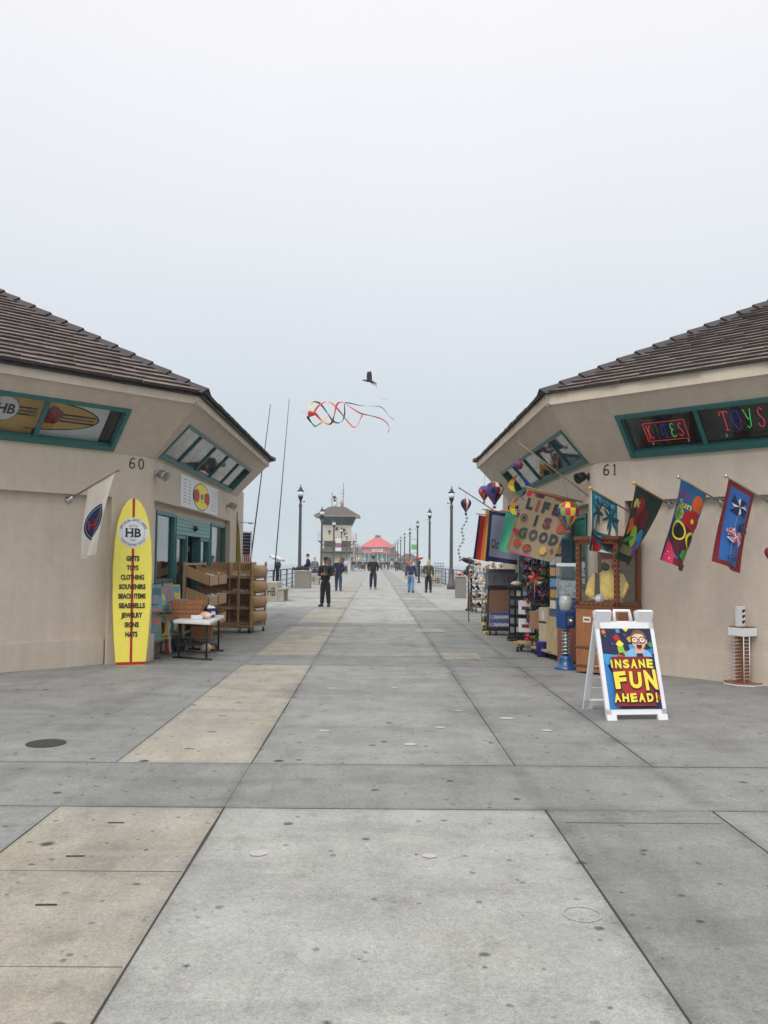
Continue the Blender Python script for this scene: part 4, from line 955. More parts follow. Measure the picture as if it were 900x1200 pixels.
def parrot(A):
    A(ell(.47,.60,.22,.17,20,15),A_maroon); A(ell(.37,.79,.17,.10,18),A_red); A(ell(.30,.78,.05,.045),A_white); A(ell(.14,.77,.10,.065,16,20),A_yel); A(ell(.22,.72,.05,.035),A_black); A(ell(.31,.79,.015,.012,8),A_black)
    A(ell(.62,.64,.11,.16,16,-8),C_('wine',(100,20,40))); A(ell(.50,.37,.08,.15,14,8),A_lime); A(ell(.66,.36,.08,.14,14,-4),A_sky)
    A(ell(.60,.22,.06,.12,12,-10),A_blue); A(stroke([(.58,.3),(.68,.08)],.035),A_red)
    A(xf(flower(0,0,1,5,.55,10),.20,.47,0,.23,.12),A_orange); A(ell(.20,.47,.04,.02),A_red)
    A(ell(.35,.30,.18,.035,12,20),A_green); A(rect(.12,.55,.10,.22),C_('khaki',(120,112,70))); A(stroke([(.1,.16),(.1,.25)],.06),A_cream)
frontflag((743,566),(786,592),((745,567),(777,583),(723,653),(737,664)),A_dgreen,parrot,'dark green flag with a red parrot and orange hibiscus, second from the left',amp=.05,ph=1,off=.95)
def funsun(A):
    A(rect(0,1,.93,1),C_('band_blue',(30,110,160)))
    A(xf(text('Fun',.075,.016,.40),.27,.86),A_mag); A(xf(text('Sun',.085,.018,.44),.36,.745),A_yel)
    A(ell(.77,.81,.20,.11),A_orange); A(ell(.22,.62,.17,.085),A_white); A(ell(.22,.62,.15,.073),A_lime); 
    for a in range(0,180,45): A(xf(rect(-.14,.14,-.005,.005),.22,.62,a),A_green)
    A(xf(flower(0,0,1,5,.6,0),.66,.58,0,.30,.135),A_red); A(ell(.64,.58,.05,.03),A_yel)
    A(ell(.50,.30,.42,.20,24,-12),C_('plum',(84,34,50))); A(tri([(0,0),(0,.30),(.22,.22),(.42,0)]),A_pink); A(rect(.3,1,0,.08),A_maroon)
    A(ell(.30,.42,.21,.115,20,-6),A_yel); A(ell(.31,.415,.155,.09,20,-6),A_black); A(ell(.72,.34,.21,.11,20,-6),A_yel); A(ell(.73,.335,.16,.088,20,-6),A_black)
    A(xf(flower(0,0,1,6,.5,15),.62,.14,0,.20,.085),A_green)
    for x,y in ((.06,.2),(.14,.12),(.07,.08),(.2,.05)): A(ell(x,y,.015,.01,6),A_white)
frontflag((795,559),(847,590),((798,561),(828,580),(778,656),(802,670)),C_('flag_blue',(46,112,164)),funsun,'blue summer flag with sunglasses, orange slice and hibiscus, third from the left',ph=2,pm=M_metal,amp=.045)
def pinw(A):
    A(rect(.13,.87,.055,.93),C_('flag_mid',(44,104,178)))
    def pw(cx,cy,r,ca,cb,rot):
        for k in range(4):
            a=rot+90*k; p=lambda rr_,aa:(cx+rr_*math.cos(R(aa))*1.0,cy+rr_*math.sin(R(aa))*.42)
            A(tri([(cx,cy),p(r,a),p(r*.75,a+50)]),ca); A(tri([(cx,cy),p(r*.75,a+50),p(r*.5,a+75)]),cb)
            if ca is not A_navy:
                for q_ in (.45,.7): A(stroke([p(r*q_,a+4),p(r*q_*.8,a+46)],.012),A_red)
        for k in range(5):
            if ca is A_navy: A(ell(cx+r*.5*math.cos(R(k*80+rot)),cy+r*.2*math.sin(R(k*80+rot)),.012,.006,5),A_white)
    A(stroke([(.48,.68),(.38,.12)],.012),A_lblue); A(stroke([(.36,.33),(.42,.12)],.010),A_lblue); A(stroke([(.74,.48),(.62,.15)],.010),A_lblue)
    pw(.50,.74,.34,A_navy,A_white,35); pw(.72,.49,.24,A_navy,A_maroon,80); pw(.42,.36,.26,A_white,A_pink,15); pw(.22,.40,.13,A_white,A_pink,60)
    A(xf(text('Celebrate',.055,.008,.62),.5,.10),A_navy)
frontflag((851,558),(905,591),((854,560),(884,576),(837,658),(868,672)),A_maroon,pinw,'maroon bordered blue flag with patriotic pinwheels, rightmost of the four front flags',ph=3,pm=M_metal,amp=.035)
# ---- LIFE IS GOOD banner on a pole from the side wall
def pole_thing(name,a,c,label,cat='pole',r=.011,m=None):
    b=MB(); b.tube([a,c],r,m or M_pole,8); b.ball(c,r*1.8,m or M_pole,8); return single(b,name,a,label,cat)
def lig(A):
    A(rect(.03,.97,.95,.975),A_maroon); 
    A(ell(.28,.93,.10,.035),A_maroon); A(ell(.30,.935,.07,.025),A_navy); A(ell(.75,.94,.16,.02),A_brown); A(flower(.06,.93,.05),A_red)
    for s_,cx,cc_ in (('L',.14,C_('ink1',(40,44,60))),('I',.30,C_('ink2',(132,64,50))),('F',.47,C_('ink3',(40,56,50))),('E',.69,C_('plum2',(60,30,50)))): A(xf(text(s_,.17,.06,.055 if s_=='I' else .14),cx,.78),cc_)
    for s_,cx,cc_ in (('I',.36,C_('ink1',(40,44,60))),('S',.60,C_('ink4',(96,44,50)))): A(xf(text(s_,.17,.06,.055 if s_=='I' else .16),cx,.555),cc_)
    for s_,cx,cc_ in (('G',.17,C_('ink5',(48,76,50))),('O',.40,C_('slate',(60,66,74))),('O',.62,C_('slate2',(50,50,60))),('D',.84,C_('ink3',(40,56,50)))): A(xf(text(s_,.165,.06,.18),cx,.335),cc_)
    A(ring(.10,.56,.075,.06,.02,18),A_brown); A(ell(.10,.56,.03,.025),A_navy); A(xf(flower(0,0,1,5,.6),.90,.52,0,.09,.07),C_('rust',(170,70,40))); A(ring(.36,.12,.09,.065,.025,18),A_maroon); A(ell(.36,.12,.035,.027),A_red)
    A(xf(flower(0,0,1,5,.6),.12,.17,0,.08,.06),C_('rust',(170,70,40))); A(xf(flower(0,0,1,6,.4),.70,.14,0,.08,.07),A_tan); A(ell(.88,.17,.035,.03),A_brown); A(rect(0,.5,0,.02),A_mag); A(xf(flower(0,0,1,5,.6),.03,.33,0,.05,.05),A_red)
Yp=13.3; a=onX(689,590,bR.Xw); a.y=Yp; a=onY(689,590,Yp); c=onY(614,570,Yp)
T=thing('slogan_banner',a,'beige banner reading LIFE IS GOOD hanging beside the right shop door','banner'); b=MB(); b.tube([a,c],.012,M_pole,8); b.build('pole',T)
cloth('cloth',T,(onY(618,572,Yp),onY(676,586,Yp),onY(596,647,Yp+.1),onY(647,659,Yp-.05)),C_('life_beige',(148,131,104)),.02,1.2,lig,fold=1.6)
# peach flag edge and teal flag behind it
def sideflag(label,Yp,tipx,tipy,wallx,wally,cor,m,art=None,amp=.02,ph=0,nm='garden_flag'):
    a=onY(wallx,wally,Yp); c=onY(tipx,tipy,Yp); T=thing(nm,a,label,'flag'); b=MB(); b.tube([a,c],.012,M_pole,8); b.build('pole',T)
    cloth('cloth',T,[onY(*q,Yp+i*.02) for i,q in enumerate(cor)],m,amp,ph,art); return T
def peach(A): A(rect(0,1,.9,1),A_purple); A(tri([(0,.55),(.6,.9),(1,.6),(.5,.35)]),A_purple); A(xf(text('I',.2,.03,.12),.3,.2),A_orange)
sideflag('peach flag with purple shapes just showing left of the beige slogan banner',14.6,603,597,640,603,((606,601),(632,604),(593.5,644),(622,652)),C_('peach_dull',(186,140,98)),peach,.015,1)
sideflag('plain sea green flag hanging between the dog flag and the slogan banner',16.4,587,598,640,608,((593,600),(622,603),(584,645),(612,652)),A_mint,None,.03,2)
def dog(A):
    A(rect(.10,1,.09,.93),C_('flagcloth_grey',(138,142,164))); A(xf(text('Dog',.16,.006,.36),.34,.36),A_black); A(stroke([(.14,.30),(.22,.27),(.5,.27),(.56,.24)],.012),A_black)
sideflag('grey flag with navy border and the word Dog in script, beside the rainbow flag',18.0,569,597,628,606,((573.5,598.5),(610,604),(568.5,656.5),(606,662)),A_navy,dog,.02,0)
def rainb(A):
    for k,m_ in enumerate((A_navy,A_red,A_red,A_orange,A_gold,A_black,A_green)): A(rect(k/7,(k+1)/7,0,1),m_)
sideflag('vertical striped flag of red, orange and gold, farthest out on the right shop',18.9,558,602,625,610,((561,603.5),(579,606.5),(554.5,655),(574,658.5)),A_red,rainb,.02,1)
sideflag('black and gold flag behind the striped flag on the right shop',19.4,565,597,630,604,((569,598),(586,601),(565,656),(583,659)),A_gold,lambda A:A(rect(.35,1,0,.94),A_black),.02,2)
# ---- hot-air balloon spinners
def balloon(name,c,r,mats,label,tail=False,hang=None,gores=12):
    T=thing(name,c,label,'wind spinner'); b=MB()
    prof=[(0.001,-1.55),(.16,-1.5),(.30,-1.2),(.60,-.80),(.86,-.38),(.99,.05),(.97,.35),(.80,.68),(.52,.88),(.22,.975),(.001,1.0)]
    b.lathe(c,[(a*r,z*r) for a,z in prof],mats[0],gores*2,segmats=lambda i,k: mats[(k//2+ (i//2)*(len(mats)>4))%len(mats)]); b.build('envelope',T)
    b=MB(); b.lathe(Vector(c)+Vector((0,0,-1.95*r)),[(.16*r,0),(.2*r,.25*r)],mats[-1],10); 
    for k in range(4): q=Vector(c)+Vector((math.cos(k*1.57)*.17*r,math.sin(k*1.57)*.17*r,0)); b.tube([q+Vector((0,0,-1.7*r)),q+Vector((0,0,-1.45*r))],.003,A_black,4)
    b.build('basket',T)
    if hang: b=MB(); b.tube([Vector(c)+Vector((0,0,r)),hang],.003,A_grey,4); b.build('thread',T)
    if tail:
        b=MB(); p_=Vector(c)+Vector((0,0,-1.95*r)); pts=[p_]; 
        for k in range(14): pts.append(p_+Vector((.035*math.sin(k*1.1)-.012*k,0,-.075*k)))
        b.tube(pts,.004,A_grey,4)
        for k,q in enumerate(pts[1:]):
            b.face([q,q+Vector((.03,.01,.015)),q+Vector((.02,0,-.03))],A_navy if k%2 else A_black); b.face([q,q+Vector((-.03,.01,.005)),q+Vector((-.012,0,-.03))],A_black)
        b.recalc=False; b.build('tail',T)
    return T
longbase=onY(693,584,12.9); longtip=onY(607,518,13.9)
pole_thing('display_pole',longbase,longtip,'long slanting wooden pole running up from the right shop wall to the eave')
lt=lambda px: longbase+(longtip-longbase)*((693-px)/(693-607))
h=lt(662); balloon('balloon_spinner',onY(666,600,h.y-.05),.168,[A_yel,A_red,A_green,A_sky,A_orange,A_blue,A_lime,A_pink],'rainbow zigzag balloon spinner hanging in front of the slogan banner',hang=h)
pa=onY(600,612,18.3); pc=onY(538.5,572,18.3)
pole_thing('display_pole',pa,pc,'dark slanting pole sticking out past the striped flag, holding small balloon spinners',m=C_('dark_wood',(80,64,56)))
balloon('balloon_spinner',onY(546,590.5,18.2),.115,[A_navy,A_maroon,A_white,A_black],'small dark red and blue balloon spinner with a long tail, farthest left',tail=True,hang=onY(545,577,18.2))
balloon('balloon_spinner',onY(567.5,576,18.4),.13,[A_red,A_orange,A_purple,A_blue,A_red],'red balloon spinner hanging partly behind the star striped one',hang=onY(568,545,18.4))
T=balloon('balloon_spinner',onY(579.5,575,17.2),.185,[A_blue,A_navy,A_maroon,A_cream,A_navy,A_red],'blue and red balloon spinner with white stars, largest of the left three',hang=onY(579.5,540,17.2))
o=onX(900,650,5.2); balloon('balloon_spinner',onY(903.5,648,10.2),.075,[A_maroon,A_black,A_navy,A_maroon],'dark red balloon spinner cut off at the right edge of the photo',hang=onY(903.5,618,10.2))
# ---- twisting spiral wind spinner
Yp=14.4; T=thing('spiral_spinner',onY(610,575,Yp),'rainbow spiral wind spinner with a pink and purple ball on top, under the right eave','wind spinner')
c=onY(608,545,Yp); b=MB(); b.lathe(c-Vector((0,0,.08)),[(.001,0),(.05,.02),(.08,.08),(.05,.14),(.001,.16)],A_mag,16,segmats=lambda i,k:(A_mag,A_purple,A_red,A_blue)[k//4]); b.build('ball',T)
b=MB(); b.tube([c+Vector((0,0,.08)),(c.x,c.y,3.75)],.003,A_grey,4); b.build('thread',T)
for half,(ys,ye) in enumerate(((556,582),(582,610))):
    for sgn in (-1,1):
        b=MB(); n=16; cols5=[A_orange,A_gold,A_yel,A_green] if sgn<0 else [A_blue,A_blue,A_green,A_purple]
        for k in range(n):
            seg=[]
            for kk in (k,k+1):
                t=kk/n; px=608+(1.5)*half+sgn*(9*math.sin(math.pi*t)+1) + 2*t; py=ys+(ye-ys)*t; p_=onY(px,py,Yp+sgn*.06*math.sin(math.pi*t)); wv=.045*math.sin(math.pi*min(max(t,.06),.94))+.006; seg.append((p_-Vector((wv,0,0)),p_+Vector((wv,.04,0))))
            m_=cols5[min(3,int(k/n*4))]; b.face([seg[0][0],seg[1][0],seg[1][1],seg[0][1]],m_,True)
            b.face([seg[0][0]+Vector((0,.004,0)),seg[0][1]+Vector((0,.004,0)),seg[1][1]+Vector((0,.004,0)),seg[1][0]+Vector((0,.004,0))],m_,True)
        b.recalc=False; b.build('blade',T)
# ---- fortune teller cabinet
cn=Vector((3.32,11.75,0)); e1=Vector((-1,1,0))/SQ; e2=Vector((1,1,0))/SQ; wd=.66
T=thing('fortune_cabinet',cn+(e1+e2)*wd/2,'orange wooden fortune teller cabinet with a glass case holding a figure in yellow','arcade cabinet')
ff=Frame(cn+e1*wd,-e1,(0,0,1),-e2)   # face towards the walkway: u runs right to the near corner
b=MB(); b.box(ff,0,wd,.03,.93,-wd,0,M_woodD); b.build('base_cabinet',T,bevel=.006)
b=MB(); 
for z in (.36,.92,.10): b=MB(); b.box(ff,-.012,wd+.012,z,z+.03,-wd-.012,.012,A_brown); b.build('trim_band',T,bevel=.003)
def beads(fr,u0,u1,v0,v1,n_):
    b=MB(); L=max(abs(u1-u0),abs(v1-v0)); k=int(L/.035)
    for i in range(k):
        t=(i+.5)/k; u,v=u0+(u1-u0)*t,v0+(v1-v0)*t; b.ball(fr.p(u,v,n_),.010,C_('bead_gold',(170,120,66)) if i%2 else C_('bead_dark',(58,34,26)),6)
    return b
b=MB(); M_gf=col8('gilt_wood',(116,66,42),rough=.5)
for u_ in (0,wd-.06):
    for n_ in (0,-wd+.06): b.box(ff,u_,u_+.06,.95,1.88,n_-.06,n_,M_gf)
for z in (.95,1.82): b.box(ff,0,wd,z,z+.06,-.06,0,M_gf); b.box(ff,0,wd,z,z+.06,-wd,-wd+.06,M_gf); b.box(ff,0,.06,z,z+.06,-wd,0,M_gf); b.box(ff,wd-.06,wd,z,z+.06,-wd,0,M_gf)
b.box(ff,-.02,wd+.02,1.88,1.93,-wd-.02,.02,M_gf); b.box(ff,.06,wd-.06,.96,1.8,-wd+.03,-wd+.05,col8('cabinet_back',(66,76,60)))
b.build('case_frame',T,bevel=.004)
for (u0,u1,v0,v1) in ((.03,.03,1.0,1.82),(wd-.03,wd-.03,1.0,1.82),(.05,wd-.05,.98,.98),(.05,wd-.05,1.85,1.85),(.02,wd-.02,1.90,1.90)): beads(ff,u0,u1,v0,v1,.012).build('beading',T)
fs2=Frame(cn,(SQ/2,SQ/2,0),(0,0,1),(SQ/2,-SQ/2,0))
for (u0,u1,v0,v1) in ((.03,.03,1.0,1.82),(.05,wd-.05,.98,.98)): beads(fs2,u0,u1,v0,v1,.012).build('beading',T)
b=MB(); b.box(ff,.06,wd-.06,1.01,1.82,-.035,-.03,M_glass); b.box(fs2,.06,wd-.06,1.01,1.82,-.035,-.03,M_glass); b.build('glass_panel',T)
b=MB(); b.box(ff,.12,.24,.72,.80,.001,.006,A_cream); b.box(ff,.14,.22,.75,.77,.006,.008,A_dgreen); b.build('notice_plate',T)
b=MB(); b.lathe(ff.p(.56,.60,0),[(.03,0),(.03,.012),(.012,.014),(.012,.03)],M_black,12,axis=ff.N); b.box(ff,.50,.58,.68,.80,0,.02,M_steel); b.build('coin_slot',T)
# figure in the case (upper body)
g=cn+(e1+e2)*wd*.5; b=MB(); gy=Vector((0,0,1)); M_yb=col8('blouse_yellow',(250,214,124),rough=.8,var=.2); 
b.lathe(g+Vector((0,0,.97)),[(.20,0),(.19,.12),(.20,.26),(.185,.38),(.10,.46),(.055,.50),(.05,.54)],M_yb,16)
F2=Frame(g,-e1,(0,0,1),-e2)
for s_ in (-1,1): b.tube([F2.p(s_*.17,1.37,0),F2.p(s_*.25,1.24,.02),F2.p(s_*.24,1.12,.10),F2.p(s_*.12,1.06,.20)],[.07,.075,.07,.05],M_yb,10)
b.build('figure_body',T)
b=MB(); b.prism(Frame(g-e2*.205,-e1,(0,0,1),-e2),[(-.10,.98),(-.02,.98),(-.03,1.40),(-.09,1.42)],-.01,.006,C_('vest',(70,74,80))); b.build('figure_vest',T)
b=MB(); hc=F2.p(0,1.60,.02); b.ball(hc,.10,A_skin,14,(.85,.9,1.15)); b.ball(hc+Vector((0,0,.06)),.112,A_maroon,12,(1,1,.7)); b.ball(hc-e2*.05+Vector((0,0,-.09)),.06,A_black,10,(1,.8,1.2)); b.ball(hc-e2*.10+Vector((0,0,-.01)),.018,A_skin,8)
for s_ in (-1,1): b.ball(hc-e2*.085-e1*s_*.035+Vector((0,0,.015)),.012,A_black,6); b.ball(F2.p(s_*.10,1.05,.22),.035,A_skin,8,(1.2,1.2,.7))
b.build('figure_head',T)
b=MB(); b.ball(F2.p(.0,1.05,.24),.075,C_('crystal',(190,196,200),rough=.1),14); b.lathe(F2.p(0,.97,.24),[(.06,0),(.035,.03)],A_brown,12); b.build('crystal_ball',T)
# ---- gumball machine on a spiral column
M_nb=mat('machine_navy',(.02,.06,.16),rough=.35); M_mb=mat('machine_blue',(.010,.070,.23),rough=.35,coat=.3); o=Vector((2.80,12.62,0)); T=thing('gumball_machine',o,'blue spiral gumball machine with a clear globe beside the wooden cabinet','vending machine')
b=MB(); b.lathe(o,[(.17,0),(.17,.025),(.12,.05),(.09,.15),(.082,.20)],M_mb,24); b.build('base',T)
b=MB(); b.lathe(o,[(.025,.2),(.025,.60)],M_steel,10); 
pts=[o+Vector((.055*math.cos(k*.6),.055*math.sin(k*.6),.2+k*.0048)) for k in range(84)]; b.tube(pts,.011,M_steel,6); b.build('spiral_track',T)
b=MB(); b.lathe(o,[(.058,.2),(.058,.6)],M_glass,20); b.build('clear_column',T)
b=MB(); fq=zrot(o,R(25)); b.box(fq,-.10,.10,.60,.84,-.10,.10,M_mb); b.build('coin_box',T,bevel=.01)
b=MB(); b.box(fq,-.045,.045,.65,.77,.10,.115,M_steel); b.lathe(fq.p(0,.71,.115),[(.03,0),(.03,.02),(.008,.022),(.008,.04)],M_steel,12,axis=fq.N); b.build('coin_mechanism',T)
b=MB(); b.lathe(o,[(.06,.84),(.085,.88),(.10,.96),(.088,1.04),(.05,1.08)],mat('globe_plastic',(.45,.46,.46),rough=.15,var=.3,scale=22),24); b.build('globe',T)
b=MB(); b.lathe(o,[(.055,1.075),(.06,1.09),(.04,1.10),(.02,1.105)],A_grey,20); b.build('lid',T)
# white header card machine behind
o=Vector((2.98,13.25,0)); T=thing('capsule_machine',o,'tall blue capsule vending machine with clear top boxes behind the gumball machine','vending machine'); fq=zrot(o,R(70)); fq=zrot(o,R(-20))
b=MB(); b.box(fq,-.15,.15,.05,.60,-.15,.15,C_('vend_red',(140,84,72))); b.build('cabinet',T,bevel=.01)
b=MB(); b.box(fq,-.16,.16,.60,.98,-.16,.16,M_nb); b.build('coin_section',T,bevel=.01)
b=MB(); 
for z0,z1 in ((.98,1.02),(1.50,1.55)): b.box(fq,-.16,.16,z0,z1,-.16,.16,M_nb if z0<1.2 else A_white)
for u_ in (-.155,.135):
    for n_ in (-.155,.135): b.box(fq,u_,u_+.02,1.02,1.5,n_,n_+.02,A_grey)
b.box(fq,-.14,.14,1.02,1.28,-.14,.13,mat('capsules',(.42,.43,.46),rough=.3,var=.6,scale=26)); b.build('display_case',T)
b=MB(); b.box(fq,-.14,.14,1.02,1.5,.145,.15,M_glass); b.build('glass_panel',T)
b=MB(); b.box(fq,-.07,.07,.66,.86,.16,.175,M_steel); b.lathe(fq.p(0,.76,.175),[(.03,0),(.03,.02)],M_steel,12,axis=fq.N); b.build('coin_mechanism',T)
# blue post frame + tall postcard tower on a wheeled base
def cart(o,a,w_,d,m,nm,label,cat='dolly',z=.10,cst=True):
    T=thing(nm,o,label,cat); fq=zrot(o,a); b=MB(); b.box(fq,-w_/2,w_/2,z,z+.04,-d/2,d/2,m); b.build('platform',T,bevel=.004)
    casters(T,[fq.p(u_,0,n_) for u_ in (-w_/2+.06,w_/2-.06) for n_ in (-d/2+.06,d/2-.06)]) if cst else None
    return T,fq
M_ply=wood('plywood',(.46,.35,.20),st=(5,5,1))
T,fq=cart(Vector((2.98,13.85,0)),R(-80),1.15,.36,M_ply,'wheeled_dolly','plywood dolly with casters carrying the tall postcard tower')
o=Vector((2.98,13.75,.14)); fq=zrot(o,R(-66)); T=thing('postcard_tower',o,'tall grey blue postcard tower with plywood foot beside the pinwheels','rack'); M_gb=col8('tower_greyblue',(74,92,120))
b=MB(); b.box(fq,-.17,.17,.30,1.78,-.05,.10,M_gb); b.build('tower_panel',T,bevel=.004)
b=MB(); b.box(fq,-.18,.18,0,.55,-.16,.16,M_ply); b.build('foot_box',T,bevel=.004)
b=MB()
for i in range(6):
    for k in range(2): z=.68+i*.175; b.box(fq,-.15+k*.155,-.01+k*.155,z,z+.13,.102,.112,[A_cream,A_tan,A_lblue,A_peach,A_white,A_sand][(i+k*2)%6])
b.recalc=False
b.build('postcards',T)
b=MB()
for z in (.5,1.15): b.box(fq,-.175,.175,z,z+.03,-.105,.105,A_black)
b.build('strap',T)
o=Vector((2.92,14.45,0)); T,fq=cart(o,R(-75),.5,.42,M_ply,'wheeled_dolly','smaller plywood dolly under the pale upright cartons')
b=MB(); fq=zrot(o+Vector((0,0,.14)),R(-70)); b.box(fq,-.15,.15,0,.66,-.10,.10,C_('carton_pale',(200,186,156))); b.box(fq,-.152,.152,.40,.43,-.102,.102,A_black); b.box(fq,-.05,.02,.46,.6,.10,.104,A_white); b.recalc=False; single(b,'tall_carton',o+Vector((0,0,.14)),'tall pale carton with a black strap standing on the small dolly','carton')
# pinwheel rack
o=Vector((2.96,15.3,0)); T=thing('pinwheel_rack',o,'dark wire rack crowded with shiny pinwheels beside the right shop door','rack'); b=MB()
for x in (-.32,.32):
    for y in (-.5,.5): b.tube([o+Vector((x*.8,y,.10)),o+Vector((x*.8,y,1.62))],.012,M_black,6)
for z in (.15,.5,.9,1.3,1.6):
    for x in (-.24,.24): b.tube([o+Vector((x,-.5,z)),o+Vector((x,.5,z))],.008,M_black,6)
    for y in (-.5,0,.5): b.tube([o+Vector((-.256,y,z)),o+Vector((.256,y,z))],.008,M_black,6)
b.build('wire_frame',T); casters(T,[o+Vector((x,y,0)) for x in (-.25,.25) for y in (-.47,.47)])
foil=[C_('foil_'+n_,tuple(int(v*.72) for v in c),rough=.25,metal=.4) for n_,c in (('red',(190,36,50)),('purple',(92,44,130)),('blue',(40,60,170)),('green',(30,110,80)),('magenta',(170,40,110)),('teal',(20,90,110)),('gold',(190,140,50)))]
def pinwheel(c,r,ms,label,group,fr_=None,petals=6,rot=0,stick=.3):
    fq=fr_ or zrot(c,R(rnd.uniform(-50,10))); T=thing('pinwheel',c,label,'pinwheel',group); b=MB()
    for k in range(petals):
        a=R(rot+360*k/petals); a2=a+R(360/petals*.78); am=(a+a2)/2; p_=lambda rr_,aa,n_: fq.p(rr_*math.cos(aa),rr_*math.sin(aa),n_)
        m_=ms[k%len(ms)]; b.face([p_(0,a,.01),p_(r*.62,a,.0),p_(r,am,.012),p_(r*.62,a2,.03)],m_); b.face([p_(0,a,.008),p_(r*.62,a2,.028),p_(r,am,.010),p_(r*.62,a,-.002)],m_)
    b.recalc=False; b.build('vanes',T)
    b=MB(); b.ball(fq.p(0,0,.03),r*.13,A_black,6); b.tube([fq.p(0,0,0),fq.p(0,0,-.0)+Vector((0,.03,-stick))],.005,A_white,5); b.build('stick',T); return T
pr=random.Random(12)
for k in range(84):
    z=pr.uniform(.50,1.66); y=14.85+pr.uniform(0,.9); x=2.72+pr.uniform(-.06,.14) if pr.random()<.6 else 2.70+pr.uniform(0,.5)
    if x>2.86: y=14.74+pr.uniform(-.05,.1)
    c_=Vector((x,y,z)); ms=pr.sample(foil,2); nm_=lambda m_:m_.name.split('_')[-1]; pinwheel(c_,pr.uniform(.06,.105),ms,'%s and %s foil pinwheel in the %s part of the wire rack'%(nm_(ms[0]),nm_(ms[1]),['lowest','lower middle','upper middle','topmost'][min(3,int((z-.5)/.29))]),'foil pinwheels crowding the wire rack',petals=pr.choice([6,8]),rot=pr.uniform(0,60),stick=.12)
c_=onY(626.5,676.5,14.5); pinwheel(c_,.115,[A_red,A_orange,C_('coral',(236,90,80))],'large red and orange petal pinwheel at the front left of the wire rack',None,zrot(c_,R(-10)),6,30,.35)
# crates and boxes at the foot of the pinwheel rack
b=MB(); o=Vector((2.80,14.85,.0)); fq=zrot(o,R(-15)); b.box(fq,-.12,.12,.42,.72,-.10,.10,C_('cardboard',(166,128,90))); single(b,'cardboard_box',o+Vector((0,0,.42)),'tan cardboard box in the lower part of the pinwheel rack','box',bevel=.004)
for z,l in ((.30,'white printed carton, the lower of two left of the tan box'),(.62,'white printed carton, the upper of two left of the tan box')):
    b=MB(); o=Vector((2.76,15.6,z)); fq=zrot(o,R(-20)); b.box(fq,-.14,.14,0,.24,-.10,.10,A_white); b.box(fq,-.08,.05,.08,.14,.10,.104,A_maroon); b.recalc=False; single(b,'printed_carton',o,l,'carton')
    b2=MB(); b2.box(fq,-.17,.17,-.02,-.002,-.12,.12,M_black); b2.recalc=False
    for u_ in (-.16,.14): b2.box(fq,u_,u_+.02,-z,-.02,-.02,.02,M_black)
    single(b2,'carton_shelf',o,('dark shelf carrying the lower printed carton' if z<.5 else 'dark shelf carrying the upper printed carton'),'shelf')
T,fq=cart(Vector((2.66,15.0,0)),R(-30),.42,.30,M_wood,'wheeled_dolly','low wooden dolly with red flowers on it in front of the pinwheel rack',z=.14)
T=thing('flower_bunch',(2.71,14.85,.18),'bunch of red and pink paper flowers lying on the low wooden dolly','flowers')
b=MB()
for k in range(9): b.ball((2.71+pr.uniform(-.1,.1),14.85+pr.uniform(-.1,.1),.24+pr.uniform(0,.08)),.035,pr.choice([A_red,A_pink,A_maroon]),6,(1.2,1.2,.7))
b.build('petals',T); b=MB()
for k in range(8): b.tube([(2.76,14.8,.20),(2.76+pr.uniform(-.12,.08),14.8+pr.uniform(-.1,.1),.30)],.01,A_green,5)
b.build('leaves',T)
b=MB(); o=Vector((2.76,14.25,0)); b.lathe(o,[(.075,0),(.10,.24),(.105,.25)],M_mb if False else C_('tub_purple',(52,54,140)),16); single(b,'plastic_tub',o,'small violet blue plastic tub on the ground beside the pale carton','tub')
# ---- grid rack of bottles / goods behind
o=Vector((3.02,17.0,0)); T=thing('gridwall_rack',o,'dark grid rack of small packets between black display cart and pinwheels','rack'); b=MB(); fq=zrot(o,R(-12))
for i in range(7): b.tube([fq.p(-.36+i*.12,.08,0),fq.p(-.36+i*.12,1.05,0)],.009,M_black,5)
for i in range(9): b.tube([fq.p(-.38,.12+i*.115,.0),fq.p(.38,.12+i*.115,.0)],.007,M_black,5)
b.box(fq,-.40,.40,.04,.08,-.2,.12,M_black); b.box(fq,-.36,.36,.1,1.0,-.2,-.05,C_('packet_dark',(48,52,60))); b.build('wire_grid',T)
for i in range(5):
    for j in range(6):
        c_=fq.p(-.30+j*.12,.17+i*.18,.03); b=MB(); f2=Frame(c_,fq.U,fq.V,fq.N); b.box(f2,-.04,.04,0,.11,0,.03,pr.choice([A_grey,A_lblue,A_sand,C_('packet_grey',(90,96,104)),C_('packet_blue',(60,74,100))])); single(b,'packet',c_,'packet in the %s row of the grid rack, %s from the left'%(['bottom','second','third','fourth','top'][i],['first','second','third','fourth','fifth','sixth'][j]),'packet','packets on the dark grid rack')
o=fq.p(0,1.06,0)
b=MB(); f2=Frame(o,fq.U,fq.V,fq.N); b.box(f2,-.4,.4,0,.02,-.2,.14,M_black); single(b,'rack_shelf',o,'flat dark shelf board on top of the grid rack','shelf')
for k,(u_,m_) in enumerate(((-.22,A_cream),(.02,A_sand),(.24,M_shell))): blob('seashell',f2.p(u_,.02,0),(.11,.08,.05),m_,['large cream seashell on top of the grid rack, left one','large sand coloured seashell on top of the grid rack, middle one','large white seashell on top of the grid rack, right one'][k],'seashell',20+k)
